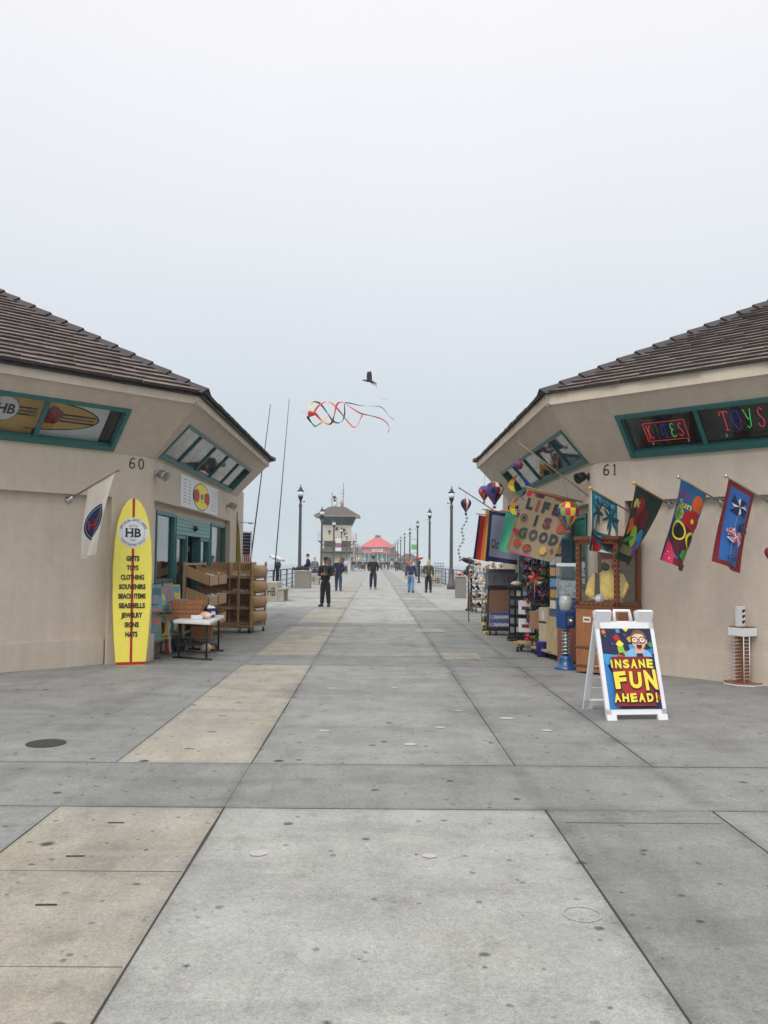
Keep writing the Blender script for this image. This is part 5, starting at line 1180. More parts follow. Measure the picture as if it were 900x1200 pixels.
# ---- black display cart with brown board and printed boxes
o=Vector((2.72,18.35,0)); fq=zrot(o,R(4)); T=thing('display_cart',o,'black wheeled display cart with a brown board and two printed cartons','display cart'); w_=.80; M_plk=mat('plastic_black',(.016,.016,.019),rough=.5)
b=MB()
b.box(fq,-.36,.36,.10,.16,-.32,.10,M_plk); 
P=[fq.p(u_,v_,n_) for u_,v_,n_ in ((-.38,.14,.08),(-.33,.14,.08),(-.29,1.02,-.18),(-.24,1.02,-.18),(-.38,.14,.14),(-.33,.14,.14),(-.29,1.02,-.12),(-.24,1.02,-.12))]; b.hexa(P,M_plk)
b.box(fq,.28,.40,.14,1.04,-.32,.08,M_plk); b.box(fq,-.30,.40,.98,1.05,-.34,-.05,M_plk); b.box(fq,.22,.30,.55,.70,-.1,.09,M_plk)
b.build('cart_frame',T,bevel=.006); casters(T,[fq.p(u_,.0,n_) for u_ in (-.28,-.15,.3) for n_ in (.05,)]+[fq.p(.3,0,-.25)])
b=MB(); P=[fq.p(u_,v_,n_) for u_,v_,n_ in ((-.31,.5,.05),(.27,.5,.05),(-.26,1.0,-.10),(.25,1.0,-.10),(-.31,.5,.07),(.27,.5,.07),(-.26,1.0,-.08),(.25,1.0,-.08))]; b.hexa(P,C_('board_brown',(112,78,58))); b.build('board',T)
for k,z in enumerate((.19,.35)):
    b=MB(); c_=fq.p(-.02,z,0); f2=Frame(c_,fq.U,fq.V,fq.N); b.box(f2,-.28,.25,0,.145,-.2,.06,C_('carton_lilac',(150,154,176))); PF=flat(f2)
    b.art(PF,rect(-.27,.24,.085,.135),.064,C_('carton_blue',(70,84,140))); b.art(PF,xf(text('Spikeball',.06,.012,.36),.0,.045),.066,A_white); b.art(PF,ell(-.22,.045,.03,.03),.065,A_grey); b.recalc=False
    single(b,'printed_carton',c_,'grey blue printed carton in the black display cart, '+('lower one' if k==0 else 'upper one'),'carton')
o2=fq.p(.02,1.055,-.2); T=thing('storage_bin',o2,'grey plastic storage bin with a lid sitting on the black display cart','bin'); f2=Frame(o2,fq.U,fq.V,fq.N); M_bg=C_('bin_grey',(104,108,118))
b=MB(); P=[f2.p(u_,v_,n_) for u_,v_,n_ in ((-.30,0,-.2),(.30,0,-.2),(-.34,.28,-.22),(.34,.28,-.22),(-.30,0,.12),(.30,0,.12),(-.34,.28,.14),(.34,.28,.14))]; b.hexa(P,M_bg)
b.art(flat(f2),[tuple(q) for q in stroke([(-.18,.20),(-.20,.10),(-.14,.07)],.02)+stroke([(.02,.07),(.04,.15)],.025)+stroke([(.12,.07),(.13,.18)],.02)+stroke([(.22,.18),(.26,.14),(.22,.07)],.02)],.142,A_maroon); b.recalc=False; b.build('tub',T)
b=MB(); b.box(f2,-.30,.28,.28,.35,-.2,.12,C_('lid_grey',(76,80,90))); b.build('lid',T,bevel=.01)
# yellow-taped black easel frame in front
o=onz(566,742); T=thing('folding_easel',o,'black folding easel frame wrapped with yellow tape tags in front of the display cart','easel'); b=MB(); 
tp=onY(573,694,o.y+.2); b.bar(o,tp,.035,.03,M_plk); b.bar(o+Vector((.12,.55,0)),tp,.035,.03,M_plk); b.bar(o.lerp(tp,.2),(o+Vector((.12,.55,0))).lerp(tp,.2),.02,.02,M_plk); b.build('frame',T)
for (x,y,rz) in ((573,705,-8),(570,731,0),(571,741,3),(570.5,720.5,4)):
    c_=onY(x,y,o.y-.06); b=MB(); f2=Frame(c_,(math.cos(R(rz)),0,math.sin(R(rz))),(-math.sin(R(rz)),0,math.cos(R(rz))),(0,-1,0)); s_=.10 if y!=720.5 else .03; b.box(f2,-s_,s_,-.03,.03,-.004,.004,A_yel); b.art(flat(f2),stroke([(-s_*.5,0),(s_*.5,0)],.012),.006,A_black); b.recalc=False; b.build('tape_tag',T)
# ---- wire trolleys of shells further out
ORD=['first','second','third','fourth','fifth','sixth','seventh','eighth','ninth','tenth','eleventh','twelfth','thirteenth','fourteenth','fifteenth','sixteenth','seventeenth','eighteenth','nineteenth','twentieth']+['twenty-'+x for x in ('first','second','third','fourth','fifth','sixth')]
def shellcart(o,a,w_,h,label,n_,seed,tall=0,hang=None):
    T=thing('wire_trolley',o,label,'trolley'); fq=zrot(o,a); b=MB(); d=.45
    for u_ in (-w_/2,w_/2):
        for n0 in (-d/2,d/2): b.tube([fq.p(u_,.08,n0),fq.p(u_,h,n0)],.012,M_metal,6)
    for z in [.15+i*(h-.2)/3 for i in range(4)]:
        for n0 in (-d/2,d/2): b.tube([fq.p(-w_/2,z,n0),fq.p(w_/2,z,n0)],.007,M_metal,5)
        b.box(fq,-w_/2,w_/2,z-.012,z,-d/2,d/2,C_('cart_shelf',(110,80,60)))
    b.build('wire_frame',T); casters(T,[fq.p(u_,0,n0) for u_ in (-w_/2+.05,w_/2-.05) for n0 in (-d/2+.05,d/2-.05)])
    q=random.Random(seed); mats_=[M_shell,M_shellp,A_cream,A_tan,A_brown,A_peach,A_black,A_white]
    per_=n_//4
    for k in range(per_*4):
        r_=k//per_; z=.15+r_*(h-.2)/3; c_=fq.p(-w_/2+w_*(k%per_+.5)/per_+q.uniform(-.02,.02),z+.01,q.uniform(-.1,d/2+.02)); b=MB(); m1,m2=q.sample(mats_,2)
        for i in range(3): b.ball(c_+Vector((q.uniform(-.04,.04),q.uniform(-.04,.04),.04+q.uniform(0,.1))),q.uniform(.03,.055),q.choice([m1,m2]),6,(1,1,q.uniform(.7,1.3)))
        single(b,'shell_bundle',c_,'shell bundle, %s from the left on the %s shelf of %s'%(ORD[k%per_],['lowest','second','third','top'][r_],hang),'shell bundle','shell bundles on '+hang)
    return fq
shellcart(Vector((3.45,26.5,0)),R(-28),.95,.95,'wire trolley heaped with shell bundles, farthest out along the right side',44,3,hang='the far wire trolley')
shellcart(Vector((3.02,21.0,0)),R(-10),.8,.95,'wire trolley with brown shelves behind the black display cart',30,5,hang='the brown shelved trolley')
# wind chimes and hanging shells on a rail above the trolleys
o=Vector((3.0,22.2,0)); T=thing('chime_stand',o,'tall stand of hanging shell wind chimes behind the grey storage bin','rack'); b=MB()
for x in (2.42,3.6): b.tube([(x,22.2,0),(x,22.2,1.68)],.014,C_('stand_red',(120,40,40)),6)
b.tube([(2.40,22.2,1.66),(3.62,22.2,1.66)],.012,M_metal,6); b.build('frame',T)
q=random.Random(8)
for k in range(26):
    x=2.45+k*.045; y=22.15+q.uniform(-.1,.1); z=1.64-q.uniform(0,.25); L=q.uniform(.25,.7); m_=q.choice([A_white,A_cream,A_peach,A_lblue,M_shellp,A_sand]); b=MB(); b.tube([(x,y,1.65),(x,y,z-L)],.003,A_grey,4); b.lathe((x,y,z-.06),[(.001,.06),(.045,.0),(.05,-.02)],m_,8)
    for i in range(4): b.ball((x+q.uniform(-.03,.03),y,z-.1-L*i/4),.022,q.choice([m_,A_white,A_peach]),6,(1,1,1.4))
    single(b,'wind_chime',(x,y,z),'pale shell wind chime, %s from the left on the stand behind the storage bin'%ORD[k],'wind chime','shell wind chimes on the tall stand')
# ---- A-frame sign
fl=onz(712,845); frr=onz(783,844); U=(frr-fl); W_=U.length; ang=math.atan2(U.y,U.x); o=(fl+frr)/2; base=zrot(o,ang); back=-base.N
leanf=(Vector((0,0,1.02))+back*.36); leanb=(Vector((0,0,1.02))-back*.34)
T=thing('sidewalk_sign',o+back*.35,'white folding sign board reading INSANE FUN AHEAD with a shouting boy in glasses','sign')
fa=Frame(o,U,leanf); H=leanf.length
M_wp=mat('sign_white',(.80,.81,.83),rough=.35,var=.03)
def legpanel(fr,name):
    b=MB(); h=W_/2
    b.box(fr,-h,-h+.055,.0,H*.93,-.035,0,M_wp); b.box(fr,h-.055,h,.0,H*.93,-.035,0,M_wp)
    b.box(fr,-h,h,.06,.115,-.035,0,M_wp); b.box(fr,-h,h,H*.86,H*.93,-.035,0,M_wp)
    b.box(fr,-h,-h+.10,-.0,.06,-.035,.004,M_wp); b.box(fr,h-.10,h,-.0,.06,-.035,.004,M_wp)
    b.box(fr,-h+.01,-h+.17,H*.93,H*1.045,-.05,.0,M_wp); b.box(fr,h-.17,h-.01,H*.93,H*1.045,-.05,.0,M_wp)
    for v_ in (.25,.37,.5,.65,.78): b.box(fr,-h+.055,h-.055,v_,v_+.012,-.034,-.026,M_wp)
    o_=b.build(name,T,bevel=.006); return o_
legpanel(fa,'front_panel')
fb_=Frame(o+back*.70,-U,leanb); legpanel(fb_,'back_panel')
b=MB(); hz_=[fa.p(-.09,H*.93,-.02),fa.p(-.08,H*1.045,-.02),fa.p(.08,H*1.045,-.02),fa.p(.09,H*.93,-.02)]; b.tube(hz_,.02,M_wp,8); b.build('handle',T)
# printed poster
b=MB(); u0,u1,v0,v1=-W_/2+.042,W_/2-.042,.112,H*.865; b.box(fa,u0,u1,v0,v1,-.012,.002,C_('poster_night',(26,30,70),rough=.35)); pw,ph_=u1-u0,v1-v0
PF=lambda u,v,o_=0.0: fa.p(u0+u*pw,v0+v*ph_,.003+o_)
L=[0.0]
def A(tr_,m_): b.art(PF,tr_,L[0],m_,.5); L[0]+=.0006
q=random.Random(6)
A(rect(0,.25,.55,.64),A_blue); A(tri([(0,.52),(.28,.60),(.34,.66),(0,.68)]),C_('art_cyan',(60,160,210)))
A(tri([(0,0),(.20,0),(.14,.42),(0,.62)]),C_('art_blue2',(44,120,190))); A(tri([(.86,0),(1,0),(1,.35),(.9,.3)]),A_navy); A(tri([(.9,.42),(1,.3),(1,.46)]),A_orange); A(tri([(.88,.30),(1,.22),(1,.34)]),A_pink); A(tri([(.86,.14),(1,.18),(1,.10)]),A_red); A(tri([(.2,.60),(.3,.68),(.45,.64),(.42,.60)]),C_('art_rust',(190,84,50)))
for (x,y,s_,c_,r_) in ((.06,.955,.075,A_orange,30),(.30,.88,.11,A_red,35),(.35,.80,.115,A_yel,45),(.36,.73,.12,A_lime,10),(.34,.965,.07,C_('art_cyan',(60,160,210)),5),(.50,.995,.09,A_yel,45),(.56,.86,.10,A_gold,30),(.58,.76,.11,C_('art_cyan',(60,160,210)),10),(.95,.79,.09,A_green,40),(.93,.70,.11,C_('art_blue2',(44,120,190)),15),(.20,.80,.05,A_purple,45),(.44,.68,.08,A_lime,45),(.08,.90,.035,A_green,10),(.46,.91,.06,A_purple,30)):
    ar=pw/ph_; A([tuple(Vector((min(max(p_.x,0),1),min(p_.y,1),0)) for p_ in t) for t in xf(xf(rect(-.5,.5,-.5,.5),0,0,r_,s_,s_),x,y,0,1,ar)],c_)
# boy
A([tuple(Vector((p_.x,max(p_.y,.635),0)) for p_ in t) for t in ell(.68,.62,.27,.13,24)],C_('shirt_blue',(130,180,224))); A(tri([(.58,.74),(.66,.68),(.72,.66),(.60,.66)]),A_lblue); A(tri([(.66,.69),(.76,.69),(.78,.635),(.64,.635)]),A_navy)
A(tri([(.62,.68),(.80,.68),(.78,.76),(.64,.76)]),A_skin)
A(ell(.725,.865,.155,.115,26),C_('hair_brown',(120,84,56))); A(ell(.72,.905,.13,.065,20),C_('hair_brown',(120,84,56)))
A(ell(.72,.835,.135,.115,28),A_skin); A(ell(.555,.83,.03,.03,10),A_skin) if False else None; A(ell(.865,.825,.025,.03,10),A_skin); A(ell(.72,.885,.11,.035,16),C_('skin_light',(240,196,168)))
A(tri([(.60,.90),(.66,.96),(.82,.95),(.85,.89),(.80,.925),(.68,.93)]),C_('hair_brown',(120,84,56)))
for cx in (.645,.79): A(ell(cx,.845,.062,.040,20),C_('lens',(232,214,200))); A(ring(cx,.845,.066,.043,.012,22),A_black); A(ell(cx,.848,.016,.011,8),A_brown)
A(rect(.705,.73,.848,.856),A_black); A(ell(.72,.815,.022,.014,10),C_('skin_dark',(206,140,112))); A(ell(.715,.768,.055,.034,18),A_maroon); A(ell(.715,.764,.04,.022,14),A_black); A(rect(.685,.745,.785,.793),A_white)
A(rect(.12,.88,.03,.635),C_('panel_red',(128,30,32),rough=.35)); A(ell(.5,.33,.26,.2,24),C_('panel_red2',(168,36,34),rough=.35))
def word(s_,cx,cy,h,wt,jit):
    n=len(s_); x=cx-wt/2
    for i,ch in enumerate(s_):
        cw=wt/n*(.62 if ch in 'I!' else 1.04); hh=h*jit[i%len(jit)]
        nw=.42 if ch in 'I!' else 1
        for bo,mm,dx,dy in ((.10,A_black,.004,-.004),(.05,A_yel,0,0)): A(xf(text(ch,hh*(1.08 if bo>.09 else 1),bo,cw*nw*.80+(.016 if bo>.09 else 0)),x+cw/2+dx,cy+dy,((-1)**i)*3),mm)
        x+=cw
word('INSANE',.52,.545,.11,.88,[.9,1,.95,1.05,.95,1]); word('FUN',.52,.345,.22,.84,[.95,.92,1.12]); word('AHEAD!',.51,.13,.105,.90,[1,.95,1,1.05,1,1.2])
b.recalc=False; b.build('poster',T)
# ---- sunglasses rack
o=(onz(853,802)+onz(897,805))/2; o.y+=.10; T=thing('sunglasses_rack',o,'brown wooden sunglasses stand with wire rungs and white header by the right wall','rack'); fq=zrot(o,R(28)); M_rw=wood('rack_brown',(.25,.105,.05),st=(7,7,1))
b=MB(); b.prism(Frame(o,(1,0,0),(0,1,0),(0,0,1)),[(.25*math.cos(R(45*k+6)),.25*math.sin(R(45*k+6))) for k in range(8)],.0,.035,M_rw); b.build('base',T,bevel=.006)
b=MB(); b.prism(Frame(o,(1,0,0),(0,1,0),(0,0,1)),[(.262*math.cos(R(45*k+6)),.262*math.sin(R(45*k+6))) for k in range(8)],.008,.022,A_white); b.build('base_edge',T)
b=MB(); b.box(fq,-.15,-.03,.035,.70,-.14,-.12,M_rw) if False else None
b.box(fq,.0,.115,.035,.70,-.01,.01,M_rw); b.box(fq,-.12,-.09,.035,.70,-.01,.01,M_rw); b.box(fq,-.01,.01,.035,.70,-.11,.11,M_rw); b.build('upright',T,bevel=.003)
b=MB(); b.box(fq,-.125,.125,.63,.735,-.125,.125,M_wp); b.build('header',T,bevel=.004); b=MB(); b.box(fq,-.115,.115,.735,.75,-.115,.115,M_rw); b.build('top_board',T)
b=MB(); b.box(fq,.02,.10,.42,.60,.011,.014,A_sand); b.recalc=False; b.build('price_card',T)
b=MB()
for i in range(12):
    z=.09+i*.045
    for s_ in (-1,1):
        b.tube([fq.p(s_*.10,z,.06),fq.p(s_*.23,z,.06),fq.p(s_*.23,z,-.06),fq.p(s_*.10,z,-.06)],.0025,M_wp,5); b.tube([fq.p(-.11,z,.12),fq.p(.0,z,.12)],.0025,M_wp,5)
for s_ in (-.13,-.02): b.tube([fq.p(s_,.04,.12),fq.p(s_,.63,.12)],.006,M_wp,6)
b.build('wire_rungs',T)
o2=fq.p(-.05,.75,0); T=thing('counter_mirror',o2,'small white stand with dark glasses shapes on top of the sunglasses rack','display stand'); f2=Frame(o2,fq.U,fq.V,fq.N); b=MB(); b.box(f2,-.05,.07,0,.26,-.03,.03,A_white); b.build('stand',T,bevel=.006)
b=MB(); PF=flat(f2); 
for z in (.20,.13,.06): b.art(PF,ell(.03,z,.022,.022,10)+rect(.04,.07,z-.005,z+.02),.032,A_black)
b.build('dark_marks',T)
# ================================================================ THE PIER
M_post=mat('lamp_post_paint',(.085,.082,.078),rough=.5,var=.15); M_rail=mat('rail_paint',(.070,.090,.105),rough=.5,var=.1); M_globe=mat('lamp_glass',(.80,.82,.82),rough=.25,var=.03)
def railing(s,label):
    T=thing('pier_railing',(s*4.7,28,0),label,'railing'); x=s*4.7
    b=MB()
    for z,r_ in ((1.07,.028),(.80,.016),(.55,.016),(.30,.016),(.12,.016)): b.tube([(x,27.6,z),(x,327,z)],r_,M_rail,6)
    b.build('rails',T)
    pm=None
    for k in range(100):
        y=27.7+3.0*k; b=MB(); b.box(WORLD,x-.035,x+.035,0,1.10,-y-.035,-y+.035,M_rail); b.box(WORLD,x-.07,x+.07,0,.02,-y-.07,-y+.07,M_rail); b.box(WORLD,x+.03*s,x+.05*s,0,1.07,-y-.55,-y-.50,M_rail)
        b.build('post',T)
railing(-1,'slate blue metal railing along the left edge of the pier'); railing(1,'slate blue metal railing along the right edge of the pier')
def lamp(x,y,s,label):
    T=thing('street_lamp',(x,y,0),label,'street lamp','lantern lamp posts along the pier'); o=Vector((x,y,0))
    b=MB(); b.lathe(o,[(.24,0),(.24,.28),(.17,.34),(.15,.75),(.12,.82),(.105,.9),(.075,4.55),(.10,4.60),(.10,4.70),(.07,4.75),(.07,4.8)],M_post,14); b.build('pole',T)
    b=MB(); b.lathe(o,[(.05,4.78),(.05,4.9),(.10,5.0),(.14,5.12),(.15,5.17)],M_black,12); b.lathe(o,[(.20,5.44),(.17,5.50),(.10,5.56),(.08,5.66),(.03,5.70),(.015,5.86)],M_black,12)
    b.tube([o+Vector((0,0,4.86)),o+Vector((-s*.22,0,4.86))],.02,M_black,6); b.ball(o+Vector((-s*.22,0,4.88)),.04,M_black,6); b.build('lantern_frame',T)
    b=MB(); b.lathe(o,[(.13,5.17),(.175,5.25),(.185,5.44)],M_globe,14); b.build('globe',T); return T
ordn=['nearest','second','third','fourth','fifth','sixth','seventh','eighth','ninth','tenth','eleventh']
LY=[48.5+19.6*k for k in range(11)]
for s,nm in ((-1,'left'),(1,'right')):
    first=None
    for k,y in enumerate(LY):
        lb='grey lantern lamp post, %s one out along the %s railing'%(ordn[k],nm)
        lamp(s*4.28,y,s,lb) if k<5 else None
        if k==4: P5=sc.objects[-1] if False else None
    base=[o for o in col.objects if o.name.startswith('street_lamp') and o.location.x*s>0][0]
    for k in range(5,11):
        t=dup(base,(s*4.28,LY[k],0),'grey lantern lamp post, %s one out along the %s railing'%(ordn[k],nm))
# lamp banners
for (x0,x1,y0,y1),cols_,lb in (((393.2,400,630,646),((.0,.28,A_white),(.28,.33,A_navy),(.33,.42,C_('banner_blue',(110,120,180))),(.42,.60,C_('banner_red',(200,70,90))),(.60,1,A_white)),'white, red and blue vertical street banner on the third left lamp post'),((482,488.2,632,648),((0,.25,A_white),(.25,.62,C_('banner_green',(110,180,110))),(.62,1,A_white)),'white and green vertical street banner on the third right lamp post')):
    Y=LY[2]; a=onY(x0,y0,Y); c=onY(x1,y1,Y); T=thing('street_banner',a,lb,'banner'); b=MB(); f_=Frame((a.x,Y,c.z),(1,0,0),(0,0,1),(0,-1,0)); w_=c.x-a.x; h_=a.z-c.z
    b.box(f_,0,w_,0,h_,-.01,.0,A_white)
    for v0_,v1_,m_ in cols_: b.box(f_,0.0,w_,v0_*h_,v1_*h_,.0,.006,m_)
    b.recalc=False; b.build('cloth',T); b=MB(); xs=-4.28 if a.x<0 else 4.28
    for z in (c.z-.01,a.z+.01): b.tube([(xs,Y,z),((c.x if a.x<0 else a.x),Y,z)],.018,M_black,6)
    b.build('bracket',T)
# benches and concrete blocks
def bench(px0,px1,pyb,lt,label):
    p0=onz(px0,pyb); Y=p0.y; p1=onY(px1,pyb,Y); T=thing('concrete_bench',(p0.x,Y,0),label,'bench'); w_=p1.x-p0.x; h_=.72; b=MB(); f_=Frame((p0.x,Y,0),(1,0,0),(0,0,1),(0,-1,0))
    inner=p0.x<0; a,c=(0,w_*.62) if inner else (w_*.0,w_)
    b.box(f_,a,c,0,h_,-1.7,0,M_bench)
    if inner:
        b.box(f_,c,w_,.42,.50,-1.7,-.0,M_bench); b.box(f_,c,w_-.04,0,.42,-.18,-.02,M_bench); b.box(f_,c,w_-.04,0,.42,-1.68,-1.5,M_bench)
    b.build('body',T,bevel=.015)
    b=MB(); b.art(flat(f_),xf(text('HB',h_*.44,.012,(c-a)*.66),(a+c)/2,h_*.52),.004,A_black); b.build('lettering',T)
bench(311,333.5,705,1,'pale concrete bench block with black letters HB, nearest on the left side')
bench(363.5,374,685.5,1,'small pale concrete bench block lettered HB behind the planter on the left')
bench(504.5,517.5,687.5,1,'pale concrete bench block lettered HB beside the blond walkers on the right')
bench(475,481,678,1,'small pale concrete bench block far out on the right lettered HB')
def planter(x0,x1,yb,h,label,d=.9,nm='concrete_planter'):
    p0=onz(x0,yb); p1=onY(x1,yb,p0.y); T=thing(nm,(p0.x,p0.y,0),label,'planter'); b=MB(); f_=Frame((p0.x,p0.y,0),(1,0,0),(0,0,1),(0,-1,0)); w_=p1.x-p0.x
    b.box(f_,0,w_,0,h,-d,0,mat('aggregate',(.24,.23,.20),rough=.9,var=.35,scale=40)); b.build('block',T,bevel=.02); b=MB(); b.box(f_,-.03,w_+.03,h,h+.06,-d-.03,.03,M_bench); b.build('cap',T,bevel=.01)
    return p0,w_
pp,pw_=planter(345,363.5,689.5,.93,'square grey concrete block beneath the seated man by the left railing')
planter(534.5,546.5,701,.90,'square grey concrete block beside the shell trolley on the right',.5)
planter(527,535,688,.42,'low concrete footing block at the nearest right lamp post',.6)
# goods on the right block
o=onz(540,701); 
blob('canvas_bag',(o.x-.05,o.y+.2,.97),(.20,.16,.09),A_red,'red and white bag lying on the right concrete block','bag',31,m2=A_white)
blob('canvas_bag',(o.x+.30,o.y+.3,.97),(.16,.16,.14),A_navy,'dark blue rounded bag on the right concrete block','bag',32)
# binocular viewers
def viewer(px,pyt,Y,label,m1,m2,aim=-1):
    q=onY(px,pyt,Y); T=thing('pay_viewer',(q.x,Y,0),label,'binocular viewer'); b=MB(); b.lathe((q.x,Y,0),[(.16,0),(.16,.04),(.09,.08),(.07,.5),(.075,q.z-.35),(.13,q.z-.28),(.14,q.z-.1),(.06,q.z-.03)],m2,14); b.build('pedestal',T)
    b=MB(); d=Vector((aim*.9,-.3,.28 if aim<0 else .18)).normalized(); c=Vector((q.x,Y,q.z+.08)); b.tube([c-d*.26,c-d*.05,c+d*.18,c+d*.30],[.05,.09,.08,.05],m1,12); b.tube([c-d*.30,c+d*.38],.035,M_metal,8); b.build('binocular_head',T)
viewer(325.5,657,35.5,'white headed coin binocular viewer on a black post at the left railing',M_white,M_black)
viewer(551,661,27.5,'black coin binocular viewer behind the shell trolley on the right',M_black,M_black,-1)
q=onY(491,657,62); viewer(491,656,62,'red and black coin viewer beside the walkers on the right',A_red,M_black,1)
# raised stair rail at right
Y=58; T=thing('stair_railing',(4.2,Y,0),'taller dark railing section behind the man in the olive jacket','railing'); b=MB()
for k in range(7): x=3.95+k*.11; b.tube([(x,Y,0),(x,Y,1.45)],.014,M_rail,5)
for z in (1.45,1.25,.95,.1): b.tube([(3.95,Y,z),(4.61,Y,z)],.018,M_rail,5)
b.build('rails',T)
# ================================================================ PEOPLE
def sk(name,parent,V,E_,m,lv=2,sm=True):
    o0=parent_origin(parent); me=bpy.data.meshes.new(name); me.from_pydata([Vector(v[0]) for v in V],E_,[]); me.materials.append(m)
    ob=bpy.data.objects.new(name,me); col.objects.link(ob); ob.parent=parent
    md=ob.modifiers.new('skin','SKIN'); md.use_smooth_shade=True; md.branch_smoothing=.3
    L=me.skin_vertices[0].data if me.skin_vertices else None
    if L is None:
        bm=bmesh.new(); bm.from_mesh(me); bm.verts.layers.skin.verify(); bm.to_mesh(me); bm.free(); L=me.skin_vertices[0].data
    for i,v in enumerate(V):
        r=v[1]; L[i].radius=(r if isinstance(r,tuple) else (r,r)); L[i].use_root=(i==0)
    s_=ob.modifiers.new('subsurf','SUBSURF'); s_.levels=lv; s_.render_levels=lv
    return ob
def person(loc,ang,ht,label,top,bottom,hair=None,cap=None,stride=.0,arms='down',fem=False,detail=True,skin=None,shoe=None,hairlen=0,jlen=.90,pose='stand',group=None,vest=None):
    T=thing('person',loc,label,'person',group); T.rotation_euler=(0,0,ang); k=ht/1.76; T.scale=(k,k,k)
    skin=skin or A_skin; lv=2 if detail else 1; g=.92 if fem else 1.0; sh=.185*g
    # joints (faces -Y)
    if pose=='sit':
        hp=(0,0,.12); z0=.12-.93
        hips=[(s*.09,0,.10) for s in(-1,1)]; kn=[(s*.11,-.40,.16+.04*s) for s in(-1,1)]; an=[(s*.11,-.78,.06) for s in(-1,1)]; toe=[(s*.12,-.84,.14) for s in(-1,1)]; up=-.83
    else:
        hp=(0,0,.95); up=0
        hips=[(s*.09*g,0,.91) for s in(-1,1)]; kn=[(s*.10,-.10*abs(stride)-s*stride*.18,.50) for s in(-1,1)]; an=[(s*.10 if stride else s*.13,-s*stride*.32+.02,.09) for s in(-1,1)]; toe=[(a[0]+(.03 if a[0]>0 else -.03),a[1]-.16,.035) for a in an]
    sp=[(0,0,1.10+up),(0,.01,1.28+up),(0,.015,1.42+up)]
    if pose=='sit': sp=[(0,.02,.30),(0,.0,.47),(0,-.03,.60)]
    nk=(0,sp[2][1]-.0,sp[2][2]+.09); hd=(0,nk[1]-.02,nk[2]+.10); ht_=(0,nk[1]-.015,nk[2]+.19)
    shl=[(s*sh,sp[2][1],sp[2][2]-.01) for s in(-1,1)]
    zz=sp[2][2]
    if arms=='phone': el=[(s*.245,.0,zz-.28) for s in(-1,1)]; wr=[(s*.09,-.22,zz-.28+.0) for s in(-1,1)]; hn=[(s*.03,-.28,zz-.26) for s in(-1,1)]
    elif arms=='pocket': el=[(s*.265,.05,zz-.28) for s in(-1,1)]; wr=[(s*.21,-.07,zz-.46) for s in(-1,1)]; hn=[(s*.18,-.12,zz-.50) for s in(-1,1)]
    elif arms=='bent': el=[(-.25,.02,zz-.29),(.31,.03,zz-.27)]; wr=[(-.26,-.04,zz-.53),(.18,-.15,zz-.38)]; hn=[(-.26,-.07,zz-.61),(.12,-.17,zz-.38)]
    elif arms=='lap': el=[(s*.24,-.06,zz-.25) for s in(-1,1)]; wr=[(s*.14,-.24,zz-.36) for s in(-1,1)]; hn=[(s*.09,-.30,zz-.38) for s in(-1,1)]
    else: el=[(s*.255,.03+.08*s*stride,zz-.29) for s in(-1,1)]; wr=[(s*.27,-.03+.18*s*stride,zz-.54) for s in(-1,1)]; hn=[(s*.27,-.06+.20*s*stride,zz-.62) for s in(-1,1)]
    V=[(hp,.10),(sp[0],(.11,.09)),(sp[1],(.125,.09)),(sp[2],(.11,.08)),(nk,.052),(hd,(.092,.108)),(ht_,(.080,.096))]; E_=[(0,1),(1,2),(2,3),(3,4),(4,5),(5,6)]
    for i in range(2):
        b0=len(V); V+=[(hips[i],.085),(kn[i],.055),(an[i],.038),(toe[i],.032)]; E_+=[(0,b0),(b0,b0+1),(b0+1,b0+2),(b0+2,b0+3)]
        b0=len(V); V+=[(shl[i],.055),(el[i],.038),(wr[i],.026),(hn[i],.03)]; E_+=[(3,b0),(b0,b0+1),(b0+1,b0+2),(b0+2,b0+3)]
        if detail:
            d=(Vector(hn[i])-Vector(wr[i])).normalized(); x=d.cross(Vector((0,1,0) if abs(d.y)<.8 else (1,0,0))).normalized(); h0=b0+3
            for q_,(off,L_) in enumerate(((-.027,.055),(-.010,.068),(.010,.072),(.027,.060))):
                p1=Vector(hn[i])+d*.03+x*off; p2=p1+d*L_*.55; p3=p2+d*L_*.4+Vector((0,-.012,0)); j=len(V); V+=[(tuple(p1),.0095),(tuple(p2),.0085),(tuple(p3),.007)]; E_+=[(h0,j),(j,j+1),(j+1,j+2)]
            p1=Vector(wr[i])+d*.045+x*.034; p2=p1+d*.035+x*.018; j=len(V); V+=[(tuple(p1),.011),(tuple(p2),.009)]; E_+=[(h0,j),(j,j+1)]
    sk('body',T,V,E_,skin,lv)
    # trousers
    V=[(hp,(.175*g,.14)),((hp[0],hp[1],hp[2]+.10),(.17*g,.13))]; E_=[(0,1)]
    for i in range(2):
        b0=len(V); ae=Vector(kn[i]).lerp(Vector(an[i]),1.02); V+=[(hips[i],(.125,.125)),(kn[i],.093),(tuple(ae),.075)]; E_+=[(0,b0),(b0,b0+1),(b0+1,b0+2)]
    sk('trousers',T,V,E_,bottom,lv)
    # jacket
    jz=Vector(hp)+Vector((0,0,(jlen-.95)+.02)) if pose!='sit' else Vector(hp)+Vector((0,.0,.06))
    V=[(tuple(jz),(.195*g,.155)),(sp[0],(.180*g,.145)),(sp[1],(.200*g,.15)),(sp[2],(.165*g,.12)),((0,sp[2][1],sp[2][2]+.055),.072)]; E_=[(0,1),(1,2),(2,3),(3,4)]
    for i in range(2):
        b0=len(V); we=Vector(el[i]).lerp(Vector(wr[i]),.96); V+=[(shl[i],.092),(el[i],.070),(tuple(we),.054)]; E_+=[(3,b0),(b0,b0+1),(b0+1,b0+2)]
    sk('jacket',T,V,E_,top,lv)
